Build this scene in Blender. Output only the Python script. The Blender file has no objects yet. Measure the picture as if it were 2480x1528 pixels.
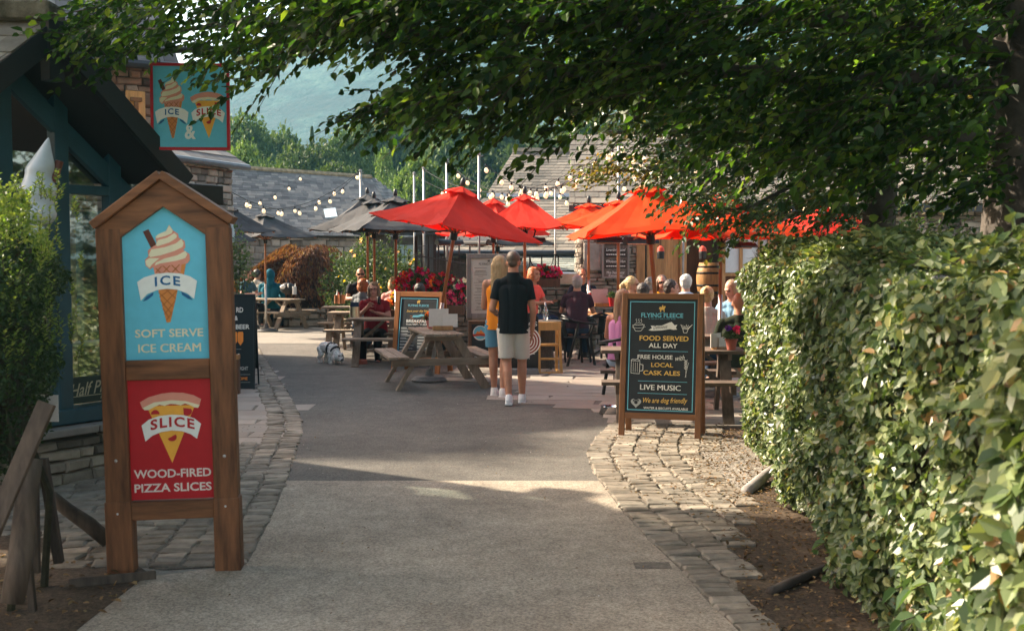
import bpy, math, random
import numpy as np
from mathutils import Vector, Matrix
random.seed(7)
RNG = np.random.default_rng(7)
S = bpy.context.scene
COL = S.collection
R_ = math.radians
V3 = Vector

# ------------------------------------------------------------------ camera
F = 2700.0; CX = 1240.0; CY = 764.0; CAMH = 1.7; PITCH = math.atan(139.0 / F)
cam_d = bpy.data.cameras.new('camera'); cam = bpy.data.objects.new('camera', cam_d); COL.objects.link(cam)
cam.location = (0, 0, CAMH); cam.rotation_euler = (math.pi / 2 - PITCH, 0, 0)
cam_d.sensor_width = 36; cam_d.lens = 36 * F / 2480
cam_d.clip_start = 0.05; cam_d.clip_end = 6000
cam_d.dof.use_dof = True; cam_d.dof.focus_distance = 13.0; cam_d.dof.aperture_fstop = 5.0
S.camera = cam
# ------------------------------------------------------------------ sky, sun, exposure
SUN_ELEV = R_(35); SUN_DIR = V3((-0.90, 0.36, 0)).normalized() * math.cos(SUN_ELEV) + V3((0, 0, math.sin(SUN_ELEV)))
w = bpy.data.worlds.new('World'); S.world = w; w.use_nodes = True
nt = w.node_tree; bg = nt.nodes['Background']
sky = nt.nodes.new('ShaderNodeTexSky'); sky.sky_type = 'NISHITA'; sky.sun_disc = False
sky.sun_elevation = SUN_ELEV; sky.sun_rotation = math.atan2(SUN_DIR.x, SUN_DIR.y)
sky.air_density = 1.0; sky.dust_density = 3.0; sky.ozone_density = 0.6
tint = nt.nodes.new('ShaderNodeMix'); tint.data_type = 'RGBA'; tint.blend_type = 'MULTIPLY'; tint.inputs[0].default_value = 1
nt.links.new(sky.outputs[0], tint.inputs[6]); tint.inputs[7].default_value = (1.0, .82, .69, 1); nt.links.new(tint.outputs[2], bg.inputs[0]); bg.inputs[1].default_value = 0.15
sd = bpy.data.lights.new('sun', 'SUN'); sun = bpy.data.objects.new('sun', sd); COL.objects.link(sun)
sd.energy = 4.0; sd.angle = R_(1.2); sd.color = (1.0, 0.87, 0.68)
sun.rotation_euler = SUN_DIR.to_track_quat('Z', 'Y').to_euler(); sun.location = (-20, 10, 30)
S.view_settings.view_transform = 'Standard'; S.view_settings.look = 'None'
S.view_settings.gamma = 1; S.view_settings.exposure = 2.08

# ------------------------------------------------------------------ pixel helpers
def ray(u, v):
    a = (u - CX) / F; b = (CY - v) / F; c, s = math.cos(PITCH), math.sin(PITCH)
    return V3((a, c + b * s, -s + b * c))
def P(u, v, Y):
    d = ray(u, v); t = Y / d.y
    return V3((d.x * t, Y, CAMH + d.z * t))
def G(u, v, z=0.0):
    d = ray(u, v); t = (z - CAMH) / d.z
    return V3((d.x * t, d.y * t, z))
def UV(p):                                   # world point -> pixel
    c, s = math.cos(PITCH), math.sin(PITCH); z = p[2] - CAMH
    dep = p[1] * c - z * s; up = p[1] * s + z * c
    return CX + F * p[0] / dep, CY - F * up / dep
def srgb(h):
    h = h.lstrip('#'); o = []
    for i in (0, 2, 4):
        x = int(h[i:i + 2], 16) / 255.0
        o.append(x / 12.92 if x <= 0.04045 else ((x + 0.055) / 1.055) ** 2.4)
    return tuple(o)

# ------------------------------------------------------------------ materials
MATS = {}
def _new(name):
    m = bpy.data.materials.new(name); m.use_nodes = True
    return m, m.node_tree, m.node_tree.nodes['Principled BSDF']
def ramp(nt, stops, interp='LINEAR'):
    r = nt.nodes.new('ShaderNodeValToRGB'); r.color_ramp.interpolation = interp
    e = r.color_ramp.elements
    while len(e) < len(stops): e.new(0.5)
    for i, (p, c) in enumerate(stops):
        e[i].position = p; e[i].color = (c[0], c[1], c[2], 1)
    return r
def coords(nt, scale=(1, 1, 1), kind='Object'):
    tc = nt.nodes.new('ShaderNodeTexCoord'); mp = nt.nodes.new('ShaderNodeMapping')
    mp.inputs['Scale'].default_value = scale; nt.links.new(tc.outputs[kind], mp.inputs['Vector'])
    return mp.outputs[0]
def noise(nt, vec, scale, detail=4, rough=0.6):
    n = nt.nodes.new('ShaderNodeTexNoise'); n.inputs['Scale'].default_value = scale
    n.inputs['Detail'].default_value = detail; n.inputs['Roughness'].default_value = rough
    if vec is not None: nt.links.new(vec, n.inputs['Vector'])
    return n.outputs[0]
def bump(nt, h, strength, dist, b):
    n = nt.nodes.new('ShaderNodeBump'); n.inputs['Strength'].default_value = strength
    n.inputs['Distance'].default_value = dist
    nt.links.new(h, n.inputs['Height']); nt.links.new(n.outputs[0], b.inputs['Normal'])
def sc(c, k): return tuple(min(1, x * k) for x in c)
def M(name, c, rough=0.6, var=0.2, scale=6, bs=40, bstr=0.25, bd=0.004, metal=0, stretch=(1, 1, 1), island=0.0, spec=0.4, c2=None):
    """general surface: mottled colour, optional random tone for each loose piece, fine bump"""
    if name in MATS: return MATS[name]
    m, nt, b = _new(name); L = nt.links
    vec = coords(nt, stretch)
    n1 = noise(nt, vec, scale, 5)
    hi = c2 if c2 else sc(c, 1 + var)
    r = ramp(nt, [(0.3, sc(c, 1 - var)), (0.7, hi)]); L.new(n1, r.inputs[0])
    out = r.outputs[0]
    if island:
        g = nt.nodes.new('ShaderNodeNewGeometry'); mr = nt.nodes.new('ShaderNodeMapRange')
        mr.inputs['To Min'].default_value = 1 - island; mr.inputs['To Max'].default_value = 1 + island
        L.new(g.outputs['Random Per Island'], mr.inputs['Value'])
        mx = nt.nodes.new('ShaderNodeVectorMath'); mx.operation = 'SCALE'
        L.new(out, mx.inputs[0]); L.new(mr.outputs[0], mx.inputs['Scale']); out = mx.outputs[0]
    L.new(out, b.inputs['Base Color'])
    b.inputs['Roughness'].default_value = rough; b.inputs['Metallic'].default_value = metal
    b.inputs['Specular IOR Level'].default_value = spec
    if bstr: bump(nt, noise(nt, vec, bs, 6, 0.7), bstr, bd, b)
    MATS[name] = m; return m
def M_island(name, stops, rough=0.8, bs=30, bstr=0.4, bd=0.006, mott=0.35, scale=7, spec=0.3):
    """stones, slates, slabs: each loose piece takes its own colour from the ramp"""
    if name in MATS: return MATS[name]
    m, nt, b = _new(name); L = nt.links
    g = nt.nodes.new('ShaderNodeNewGeometry'); r = ramp(nt, stops); L.new(g.outputs['Random Per Island'], r.inputs[0])
    vec = coords(nt); n1 = noise(nt, vec, scale, 6, 0.65)
    mr = nt.nodes.new('ShaderNodeMapRange'); mr.inputs['From Min'].default_value = 0.25; mr.inputs['From Max'].default_value = 0.75
    mr.inputs['To Min'].default_value = 1 - mott; mr.inputs['To Max'].default_value = 1 + mott
    L.new(n1, mr.inputs['Value'])
    mx = nt.nodes.new('ShaderNodeVectorMath'); mx.operation = 'SCALE'
    L.new(r.outputs[0], mx.inputs[0]); L.new(mr.outputs[0], mx.inputs['Scale'])
    L.new(mx.outputs[0], b.inputs['Base Color'])
    b.inputs['Roughness'].default_value = rough; b.inputs['Specular IOR Level'].default_value = spec
    bump(nt, noise(nt, vec, bs, 8, 0.75), bstr, bd, b)
    MATS[name] = m; return m
def M_leaf(name, stops, trans=0.35, rough=0.45, spec=0.35):
    """foliage: each leaf its own tone, light passes through"""
    if name in MATS: return MATS[name]
    m, nt, b = _new(name); L = nt.links
    g = nt.nodes.new('ShaderNodeNewGeometry'); r = ramp(nt, stops); L.new(g.outputs['Random Per Island'], r.inputs[0])
    L.new(r.outputs[0], b.inputs['Base Color']); b.inputs['Roughness'].default_value = rough
    b.inputs['Specular IOR Level'].default_value = spec
    t = nt.nodes.new('ShaderNodeBsdfTranslucent')
    mul = nt.nodes.new('ShaderNodeMix'); mul.data_type = 'RGBA'; mul.blend_type = 'MULTIPLY'; mul.inputs[0].default_value = 1
    L.new(r.outputs[0], mul.inputs[6]); mul.inputs[7].default_value = (1.9, 2.0, 0.75, 1); L.new(mul.outputs[2], t.inputs[0])
    mx = nt.nodes.new('ShaderNodeMixShader'); mx.inputs[0].default_value = trans
    L.new(b.outputs[0], mx.inputs[1]); L.new(t.outputs[0], mx.inputs[2])
    L.new(mx.outputs[0], nt.nodes['Material Output'].inputs[0])
    MATS[name] = m; return m
def M_cloth(name, c, trans=0.0, rough=0.85, var=0.08, bstr=0.25, bs=25, bd=0.006):
    if name in MATS: return MATS[name]
    m = M(name, c, rough, var, 3, bs, bstr, bd, spec=0.15)
    if trans:
        nt = m.node_tree; b = nt.nodes['Principled BSDF']; t = nt.nodes.new('ShaderNodeBsdfTranslucent')
        t.inputs[0].default_value = (*sc(c, 1.15), 1)
        mx = nt.nodes.new('ShaderNodeMixShader'); mx.inputs[0].default_value = trans
        nt.links.new(b.outputs[0], mx.inputs[1]); nt.links.new(t.outputs[0], mx.inputs[2])
        nt.links.new(mx.outputs[0], nt.nodes['Material Output'].inputs[0])
    return m
def M_flat(name, c, rough=0.5, spec=0.3):
    return M(name, c, rough, 0.05, 20, 200, 0.03, 0.001, spec=spec)
def M_wood(name, c, axis='z', rough=0.65, var=0.35, island=0.15, spec=0.3):
    st = {'x': (0.12, 1, 1), 'y': (1, 0.12, 1), 'z': (1, 1, 0.12)}[axis]
    return M(name + '_' + axis, c, rough, var, 22, 90, 0.35, 0.002, stretch=st, island=island, spec=spec)
def M_glass(name, tint=(0.8, 0.9, 0.9), mix=0.25):
    if name in MATS: return MATS[name]
    m, nt, b = _new(name); L = nt.links
    t = nt.nodes.new('ShaderNodeBsdfTransparent'); t.inputs[0].default_value = (*tint, 1)
    g = nt.nodes.new('ShaderNodeBsdfGlossy'); g.inputs['Roughness'].default_value = 0.03
    mx = nt.nodes.new('ShaderNodeMixShader'); mx.inputs[0].default_value = mix
    L.new(t.outputs[0], mx.inputs[1]); L.new(g.outputs[0], mx.inputs[2]); L.new(mx.outputs[0], nt.nodes['Material Output'].inputs[0])
    MATS[name] = m; return m
def M_emit(name, c, strength):
    if name in MATS: return MATS[name]
    m, nt, b = _new(name)
    b.inputs['Base Color'].default_value = (*c, 1); b.inputs['Emission Color'].default_value = (*c, 1)
    b.inputs['Emission Strength'].default_value = strength; MATS[name] = m; return m

# ------------------------------------------------------------------ mesh building
def frame_of(d, up=(0, 0, 1)):
    d = V3(d).normalized(); up = V3(up)
    if abs(d.dot(up)) > 0.98: up = V3((0, 1, 0))
    x = up.cross(d).normalized(); y = d.cross(x).normalized()
    return x, y, d
class MB:
    def __init__(s): s.v = []; s.f = []; s.m = []; s.mi = 0
    def add(s, verts, faces):
        o = len(s.v); s.v.extend([tuple(p) for p in verts]); s.f.extend([tuple(i + o for i in f) for f in faces])
        s.m.extend([s.mi] * len(faces)); return s
    def obox(s, c, ax, ay, az):
        """box from centre and three half-axis vectors"""
        c, ax, ay, az = V3(c), V3(ax), V3(ay), V3(az)
        v = [c + i * ax + j * ay + k * az for k in (-1, 1) for j in (-1, 1) for i in (-1, 1)]
        if ax.cross(ay).dot(az) < 0: ax = -ax; v = [c + i * ax + j * ay + k * az for k in (-1, 1) for j in (-1, 1) for i in (-1, 1)]
        return s.add(v, [(0, 2, 3, 1), (4, 5, 7, 6), (0, 1, 5, 4), (2, 6, 7, 3), (0, 4, 6, 2), (1, 3, 7, 5)])
    def box(s, c, size, rz=0.0):
        h = [x / 2 for x in size]; ca, sa = math.cos(rz), math.sin(rz)
        return s.obox(c, (h[0] * ca, h[0] * sa, 0), (-h[1] * sa, h[1] * ca, 0), (0, 0, h[2]))
    def bar(s, a, b, w, t, up=(0, 0, 1)):
        """rectangular bar a->b, w along the side axis, t along the up axis"""
        a, b = V3(a), V3(b); x, y, d = frame_of(b - a, up)
        return s.obox((a + b) / 2, x * w / 2, y * t / 2, (b - a) / 2)
    def stone(s, c, ax, ay, az, ch=0.3):
        """box whose +az face is chamfered and a little irregular"""
        c, ax, ay, az = V3(c), V3(ax), V3(ay), V3(az)
        if ax.cross(ay).dot(az) < 0: ax = -ax
        j = lambda: random.uniform(-0.14, 0.14)
        v = []
        cs = [(-1, -1), (1, -1), (1, 1), (-1, 1)]
        jit = [(j(), j()) for _ in cs]
        for (i, k), (p, q) in zip(cs, jit): v.append(c + (i + p) * ax + (k + q) * ay - az)
        for (i, k), (p, q) in zip(cs, jit): v.append(c + (i + p) * ax + (k + q) * ay + az * (1 - ch * 1.3))
        ka = ch * min(ax.length, ay.length, az.length * 2)
        fx, fy = 1 - ka / max(ax.length, 1e-6), 1 - ka / max(ay.length, 1e-6)
        for (i, k), (p, q) in zip(cs, jit): v.append(c + (i + p) * fx * ax + (k + q) * fy * ay + az * (1 + random.uniform(-.12, .12)))
        f = [(8, 9, 10, 11), (0, 3, 2, 1)]
        for a in range(4):
            b = (a + 1) % 4; f += [(a, b, b + 4, a + 4), (a + 4, b + 4, b + 8, a + 8)]
        return s.add(v, f)
    def tube(s, pts, r, n=8, cap=True):
        pts = [V3(p) for p in pts]; rs = r if isinstance(r, (list, tuple)) else [r] * len(pts)
        v = []; prev = None
        for i, p in enumerate(pts):
            d = (pts[min(i + 1, len(pts) - 1)] - pts[max(i - 1, 0)])
            if d.length < 1e-9: d = V3((0, 0, 1))
            if prev is None: x, y, _ = frame_of(d)
            else:
                d = d.normalized(); x = prev - d * prev.dot(d)
                x = x.normalized() if x.length > 1e-6 else frame_of(d)[0]; y = d.cross(x)
            prev = x
            for k in range(n):
                a = 2 * math.pi * k / n; v.append(p + rs[i] * (math.cos(a) * x + math.sin(a) * y))
        f = []
        for i in range(len(pts) - 1):
            for k in range(n):
                k2 = (k + 1) % n; f.append((i * n + k, i * n + k2, (i + 1) * n + k2, (i + 1) * n + k))
        if cap: f.append(tuple(range(n - 1, -1, -1))); f.append(tuple((len(pts) - 1) * n + k for k in range(n)))
        return s.add(v, f)
    def lathe(s, prof, c=(0, 0, 0), n=16, sx=1, sy=1):
        c = V3(c); v = []; f = []
        for r, z in prof:
            for k in range(n):
                a = 2 * math.pi * k / n; v.append(c + V3((r * sx * math.cos(a), r * sy * math.sin(a), z)))
        for i in range(len(prof) - 1):
            for k in range(n):
                k2 = (k + 1) % n; f.append((i * n + k, i * n + k2, (i + 1) * n + k2, (i + 1) * n + k))
        f.append(tuple(range(n - 1, -1, -1))); f.append(tuple((len(prof) - 1) * n + k for k in range(n)))
        return s.add(v, f)
    def ell(s, c, r, n=10, m=7, rot=None):
        c = V3(c); v = [c + (rot @ V3((0, 0, -r[2])) if rot else V3((0, 0, -r[2])))]; f = []
        for i in range(1, m):
            th = math.pi * i / m - math.pi / 2
            for k in range(n):
                a = 2 * math.pi * k / n
                p = V3((r[0] * math.cos(th) * math.cos(a), r[1] * math.cos(th) * math.sin(a), r[2] * math.sin(th)))
                v.append(c + (rot @ p if rot else p))
        p = V3((0, 0, r[2])); v.append(c + (rot @ p if rot else p))
        for k in range(n): f.append((0, 1 + (k + 1) % n, 1 + k))
        for i in range(m - 2):
            for k in range(n):
                a = 1 + i * n + k; b = 1 + i * n + (k + 1) % n; f.append((a, b, b + n, a + n))
        t = len(v) - 1; o = 1 + (m - 2) * n
        for k in range(n): f.append((o + k, o + (k + 1) % n, t))
        return s.add(v, f)
    def caps(s, a, ra, b, rb, n=12, ends=(True, True)):
        a, b = V3(a), V3(b)
        if ends[0]: s.ell(a, (ra, ra, ra), n, 8)
        if ends[1]: s.ell(b, (rb, rb, rb), n, 8)
        if (a - b).length > 1e-5: s.tube([a, b], [ra, rb], n)
        return s
    def prism(s, pts2, y0, y1, mapf=None):
        """outline in the local xz plane, from depth y0 to y1 (front is -y)"""
        n = len(pts2)
        ar = sum(pts2[i][0] * pts2[(i + 1) % n][1] - pts2[(i + 1) % n][0] * pts2[i][1] for i in range(n))
        if ar < 0: pts2 = pts2[::-1]
        a, b = min(y0, y1), max(y0, y1)
        v = [V3((x, a, z)) for x, z in pts2] + [V3((x, b, z)) for x, z in pts2]
        if mapf: v = [mapf(p) for p in v]
        f = [tuple(range(n)), tuple(range(2 * n - 1, n - 1, -1))]
        for i in range(n):
            j = (i + 1) % n; f.append((i, i + n, j + n, j))
        return s.add(v, f)
    def xform(s, mat):
        s.v = [tuple(mat @ V3(p)) for p in s.v]; return s
    def build(s, name, mats, parent=None, smooth=False, bevel=0.0, loc=None, solid=0.0):
        me = bpy.data.meshes.new(name); me.from_pydata(s.v, [], s.f)
        mats = mats if isinstance(mats, (list, tuple)) else [mats]
        for m in mats: me.materials.append(m)
        if len(mats) > 1: me.polygons.foreach_set('material_index', np.array(s.m, dtype=np.int32))
        if smooth: me.polygons.foreach_set('use_smooth', np.ones(len(s.f), dtype=bool))
        me.update()
        return link(name, me, parent, bevel, loc, solid)
def link(name, me, parent=None, bevel=0.0, loc=None, solid=0.0):
    o = bpy.data.objects.new(name, me); COL.objects.link(o)
    if parent is not None: o.parent = parent
    if loc is not None: o.location = loc
    if solid:
        k = o.modifiers.new('solid', 'SOLIDIFY'); k.thickness = solid; k.offset = 0
    if bevel:
        k = o.modifiers.new('bevel', 'BEVEL'); k.width = bevel; k.segments = 2; k.limit_method = 'ANGLE'
    return o
def tag(o, label=None, cat=None, group=None, kind=None):
    if label: o['label'] = label
    if cat: o['category'] = cat
    if group: o['group'] = group
    if kind: o['kind'] = kind
    return o
def thing(name, label, cat, loc=(0, 0, 0), rz=0.0, group=None):
    o = bpy.data.objects.new(name, None); COL.objects.link(o); o.empty_display_size = 0.1
    o.location = loc; o.rotation_euler = (0, 0, rz); return tag(o, label, cat, group)
def copy_tree(o, parent=None):
    c = o.copy(); COL.objects.link(c)
    if parent is not None: c.parent = parent
    for ch in list(o.children): copy_tree(ch, c)
    return c
def arr_mesh(name, Vv, Ff, mat):
    me = bpy.data.meshes.new(name); me.from_pydata(Vv, [], Ff)
    for m in (mat if isinstance(mat, (list, tuple)) else [mat]): me.materials.append(m)
    me.update(); return me
# leaves: vectorised; each leaf is six points folded along its midrib
def leaf_mesh(name, pos, along, nrm, size, mat, width=0.62, fold=0.22, droop=0.12):
    pos = np.asarray(pos, float); a = np.asarray(along, float); n = np.asarray(nrm, float); sz = np.asarray(size, float)[:, None]
    a /= np.linalg.norm(a, axis=1)[:, None] + 1e-9
    sd_ = np.cross(n, a); sd_ /= np.linalg.norm(sd_, axis=1)[:, None] + 1e-9
    n = np.cross(a, sd_)
    wv = np.asarray(width, float) if np.ndim(width) else width
    def pt(x, y, z): return pos + sz * (y * a + x * wv * sd_ + z * n)
    pts = np.stack([pt(0, 0, 0), pt(.40, .22, fold * .5), pt(.46, .58, fold * .5 - droop * .3), pt(0, 1, -droop),
                    pt(-.46, .58, fold * .5 - droop * .3), pt(-.40, .22, fold * .5)], axis=1)
    N = len(pos); b = (np.arange(N) * 6)[:, None]
    fc = np.concatenate([b + np.array([[0, 1, 2, 3]]), b + np.array([[0, 3, 4, 5]])], axis=0)
    return arr_mesh(name, pts.reshape(-1, 3), fc.tolist(), mat)
def rand_unit(n, rng=RNG):
    x = rng.normal(size=(n, 3)); return x / np.linalg.norm(x, axis=1)[:, None]
# text: outlines of a built-in font turned to faces, fitted to a box in the local xz plane (front is -y)
def text(mb, s, cx, cz, width, height, y, bold=0.0, shear=0.0, space=1.0, rot=0.0, arc=0.0, mapf=None):
    _dup = 'M' in s and bold > .005          # the built-in M breaks when thickened: doubled instead
    if _dup: bold = 0
    cu = bpy.data.curves.new('t', 'FONT'); cu.body = s; cu.size = 1; cu.offset = bold; cu.shear = shear; cu.space_character = space
    cu.resolution_u = 3; cu.align_x = 'CENTER'
    ob = bpy.data.objects.new('t', cu); me = bpy.data.meshes.new_from_object(ob)
    vs = np.array([v.co[:2] for v in me.vertices]) if len(me.vertices) else np.zeros((0, 2))
    fs = [tuple(p.vertices) for p in me.polygons]
    bpy.data.objects.remove(ob); bpy.data.curves.remove(cu); bpy.data.meshes.remove(me)
    if not len(vs): return
    lo, hi = vs.min(0), vs.max(0); vs = (vs - (lo + hi) / 2) / np.maximum(hi - lo, 1e-6) * np.array([width, height])
    if _dup: mb.add([(mapf(V3((cx + x + .012 * height, y - .0006, cz + z + (arc * (1 - (2 * x / width) ** 2) if arc else 0) + (math.tan(rot) * x if rot else 0)))) if mapf else V3((cx + x + .012 * height, y - .0006, cz + z + (arc * (1 - (2 * x / width) ** 2) if arc else 0) + (math.tan(rot) * x if rot else 0)))) for x, z in vs + np.array([.05 * height, 0])], fs)
    out = []
    for x, z in vs:
        if arc: z += arc * (1 - (2 * x / width) ** 2)
        if rot:
            z += math.tan(rot) * x
        p = V3((cx + x, y, cz + z)); out.append(mapf(p) if mapf else p)
    mb.add(out, fs)
def inside(p, poly):
    x, y = p[0], p[1]; r = False; n = len(poly)
    for i in range(n):
        a, b = poly[i], poly[i - 1]
        if (a[1] > y) != (b[1] > y) and x < (b[0] - a[0]) * (y - a[1]) / (b[1] - a[1]) + a[0]: r = not r
    return r
# ================================================================== THE SETTING
def struct(name, mb, m, **k):
    return tag(mb.build(name, m, **k), kind='structure')
def sheet(name, pts, z, m):
    mb = MB(); mb.add([(p[0], p[1], z) for p in pts], [tuple(range(len(pts)))]); o = struct(name, mb, m)
    if o.data.polygons[0].normal.z < 0: o.data.flip_normals()
    return o
def M_ground(name, dark, light, scale, fine, bstr=0.5, bd=0.004, patch=0.25, rough=0.9):
    m, nt, b = _new(name); L = nt.links; vec = coords(nt)
    f = noise(nt, vec, fine, 3, 0.75); r = ramp(nt, [(0.36, dark), (0.64, light)]); L.new(f, r.inputs[0])
    big = noise(nt, vec, scale, 5, 0.6); mr = nt.nodes.new('ShaderNodeMapRange')
    mr.inputs['From Min'].default_value = .3; mr.inputs['From Max'].default_value = .7
    mr.inputs['To Min'].default_value = 1 - patch; mr.inputs['To Max'].default_value = 1 + patch; L.new(big, mr.inputs['Value'])
    md = noise(nt, vec, scale * 6, 4, .7); m2 = nt.nodes.new('ShaderNodeMapRange'); m2.inputs['From Min'].default_value = .3; m2.inputs['From Max'].default_value = .7; m2.inputs['To Min'].default_value = 1 - patch * .8; m2.inputs['To Max'].default_value = 1 + patch * .8; L.new(md, m2.inputs['Value'])
    mm = nt.nodes.new('ShaderNodeMath'); mm.operation = 'MULTIPLY'; L.new(mr.outputs[0], mm.inputs[0]); L.new(m2.outputs[0], mm.inputs[1])
    mx = nt.nodes.new('ShaderNodeVectorMath'); mx.operation = 'SCALE'; L.new(r.outputs[0], mx.inputs[0]); L.new(mm.outputs[0], mx.inputs['Scale'])
    L.new(mx.outputs[0], b.inputs['Base Color']); b.inputs['Roughness'].default_value = rough; b.inputs['Specular IOR Level'].default_value = 0.25
    bump(nt, f, bstr, bd, b); MATS[name] = m; return m
m_earth = M_ground('earth', (.035, .024, .016), (.10, .070, .045), 2.5, 45, 0.8, .012)
m_meadow = M_ground('meadow', (.03, .05, .015), (.08, .10, .03), .3, 6)
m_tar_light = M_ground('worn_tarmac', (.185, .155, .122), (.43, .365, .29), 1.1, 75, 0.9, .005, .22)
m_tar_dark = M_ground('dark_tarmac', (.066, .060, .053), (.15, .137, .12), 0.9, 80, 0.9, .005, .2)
m_conc = M_ground('pale_concrete', (.15, .135, .115), (.26, .235, .20), 1.5, 60, 0.4, .003, .12)
m_gravel = M_ground('gravel', (.10, .085, .07), (.36, .33, .29), 2.0, 55, 0.9, .010, .2)
m_joint = M_ground('jointing', (.08, .066, .05), (.20, .17, .135), 3.0, 60, 0.8, .006)
LEFT = [G(598, 1369), G(640, 1290), G(673, 1220), G(706, 1133), G(733, 1050), G(735, 1037), G(725, 1000), G(695, 948), G(664, 900), G(640, 865), G(620, 832)]
RIGHT = [G(1800, 1545), G(1781, 1523), G(1713, 1459), G(1649, 1384), G(1574, 1313), G(1505, 1238), G(1450, 1165), G(1428, 1125), G(1420, 1099), G(1440, 1062), G(1469, 1035), G(1492, 1020)]
Rl, Ll = RIGHT[::-1], LEFT
sheet('ground', [(-950, -60), (950, -60), (950, 1150), (-950, 1150)], -0.012, m_meadow)
sheet('courtyard', [(-12, 1), (12, 1), (12, 42), (-16, 42)], 0.0, m_conc)
near = [(-2.05, 1.5), (1.3, 1.5)] + [tuple(p[:2]) for p in RIGHT[:7]] + [tuple(p[:2]) for p in LEFT[3::-1]] + [tuple(G(350, 1400)[:2]), (-2.02, 5.1)]
mid_y = 8.42
near = [p for p in near if p[1] <= mid_y + 0.1]
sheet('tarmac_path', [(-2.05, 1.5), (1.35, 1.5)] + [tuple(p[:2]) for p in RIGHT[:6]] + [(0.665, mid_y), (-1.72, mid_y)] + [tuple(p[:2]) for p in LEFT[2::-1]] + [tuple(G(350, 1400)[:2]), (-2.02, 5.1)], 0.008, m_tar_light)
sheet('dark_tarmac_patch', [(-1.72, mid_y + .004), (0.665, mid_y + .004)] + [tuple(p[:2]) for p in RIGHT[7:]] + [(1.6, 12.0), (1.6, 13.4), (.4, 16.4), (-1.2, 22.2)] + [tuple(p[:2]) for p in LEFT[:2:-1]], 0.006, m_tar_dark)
sheet('flower_bed_soil', [(1.0, 1.5), (3.6, 1.5), (4.4, 11.2), (1.75, 11.2), (1.35, 9.0), (1.30, 6.8), (1.02, 5.2)], 0.005, m_earth)
sheet('gravel_strip', [G(1640, 1085)[:2], G(1830, 1050)[:2], G(1870, 1120)[:2], G(1850, 1185)[:2], G(1760, 1190)[:2], G(1690, 1150)[:2]], 0.010, m_gravel)
sheet('soil_verge', [(-5, 1.5), (-2.02, 1.5), (-1.98, 5.1), (-1.95, 5.92), (-2.2, 6.25), (-3.0, 6.9), (-5, 7.2)], 0.009, m_earth)
sheet('jointing_sand', [tuple(G(1792, 1530)[:2])] + [tuple(p[:2]) for p in RIGHT[2:]] + [(1.5, 11.9), (2.1, 11.5), (1.95, 9.3), (1.5, 8.1), (1.32, 6.6), (1.1, 5.3)], 0.0065, m_joint)
sheet('jointing_sand', [tuple(p[:2]) for p in LEFT] + [(-5.6, 21.9), (-4.4, 16.7), (-3.9, 12), (-3.6, 8.2), (-2.9, 6.5), (-1.9, 6.0)], 0.0064, m_joint)

# ---- cobbles: rows that follow the path edge
m_cob = M_island('cobble_stone', [(0, (.13, .11, .085)), (.35, (.22, .185, .145)), (.7, (.18, .16, .13)), (1, (.31, .265, .21))], .9, 35, .8, .010, .45, 9)
def resample(pts, step):
    pts = [V3((p[0], p[1], 0)) for p in pts]; out = []; acc = 0
    for a, b in zip(pts, pts[1:]):
        d = (b - a).length; t = acc
        while t < d: out.append((a + (b - a) * (t / d), (b - a).normalized())); t += step
        acc = t - d
    return out
def cob_row(mb, pts, off, wid, side, s0=0.0, s1=1e9):
    sm = resample(pts, 0.02); n = len(sm); i = 0
    while i < n:
        ln = random.uniform(.07, .14); k = max(2, int(ln / 0.02)); j = min(n - 1, i + k)
        a, d = sm[(i + j) // 2]; s = (i + j) / 2 * 0.02
        if s0 <= s <= s1 and j > i:
            nr = V3((d.y, -d.x, 0)) * side
            wj = wid * random.uniform(.9, 1.0)
            c = a + nr * (off + wid / 2 + random.uniform(-.008, .008)); c.z = random.uniform(-.002, .008)
            tilt = V3((0, 0, random.uniform(-.006, .006)))
            mb.stone(c, d * (ln / 2 - .005), nr * wj / 2 + tilt, V3((0, 0, .017)), random.uniform(.2, .5))
        i = j + (0 if j > i else 1)
cob = MB()
RR = [RIGHT[0]] + RIGHT[1:]
cob_row(cob, RR, 0.0, .20, 1)
cob_row(cob, RR, .205, .20, 1, 0.9)
cob_row(cob, RR, .41, .20, 1, 1.5, 6.6)
cob_row(cob, RR, .615, .18, 1, 2.0, 6.6)
cob_row(cob, RR, .80, .18, 1, 2.6, 6.3)
cob_row(cob, RR, .985, .18, 1, 5.0, 6.5)
cob_row(cob, LEFT, 0.0, .175, -1)
cob_row(cob, LEFT, .18, .175, -1)
cob_row(cob, LEFT, .36, .17, -1, 0, 2.4)
# rough setts under the wooden sign, running towards the kiosk wall
y = 6.12
while y < 10.1:
    xr = np.interp(y, [p[1] for p in LEFT], [p[0] for p in LEFT]) - (.54 if y < 8 else .37)
    x = xr; h = random.uniform(.085, .16)
    while x > -3.5:
        wd = random.uniform(.10, .30)
        if not (y < 6.9 and x < -2.35 - (y - 6.1) * .6) :
            a = random.uniform(-.16, .16) + .12
            cob.stone((x - wd / 2, y + (xr - x) * -.12, random.uniform(-.003, .008)), V3((math.cos(a), math.sin(a), random.uniform(-.05, .05))) * (wd / 2 - .006), V3((-math.sin(a), math.cos(a), 0)) * (h / 2 - .004), (0, 0, .017), .45)
        x -= wd
    y += h
struct('cobbled_edging', cob, m_cob)
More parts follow.
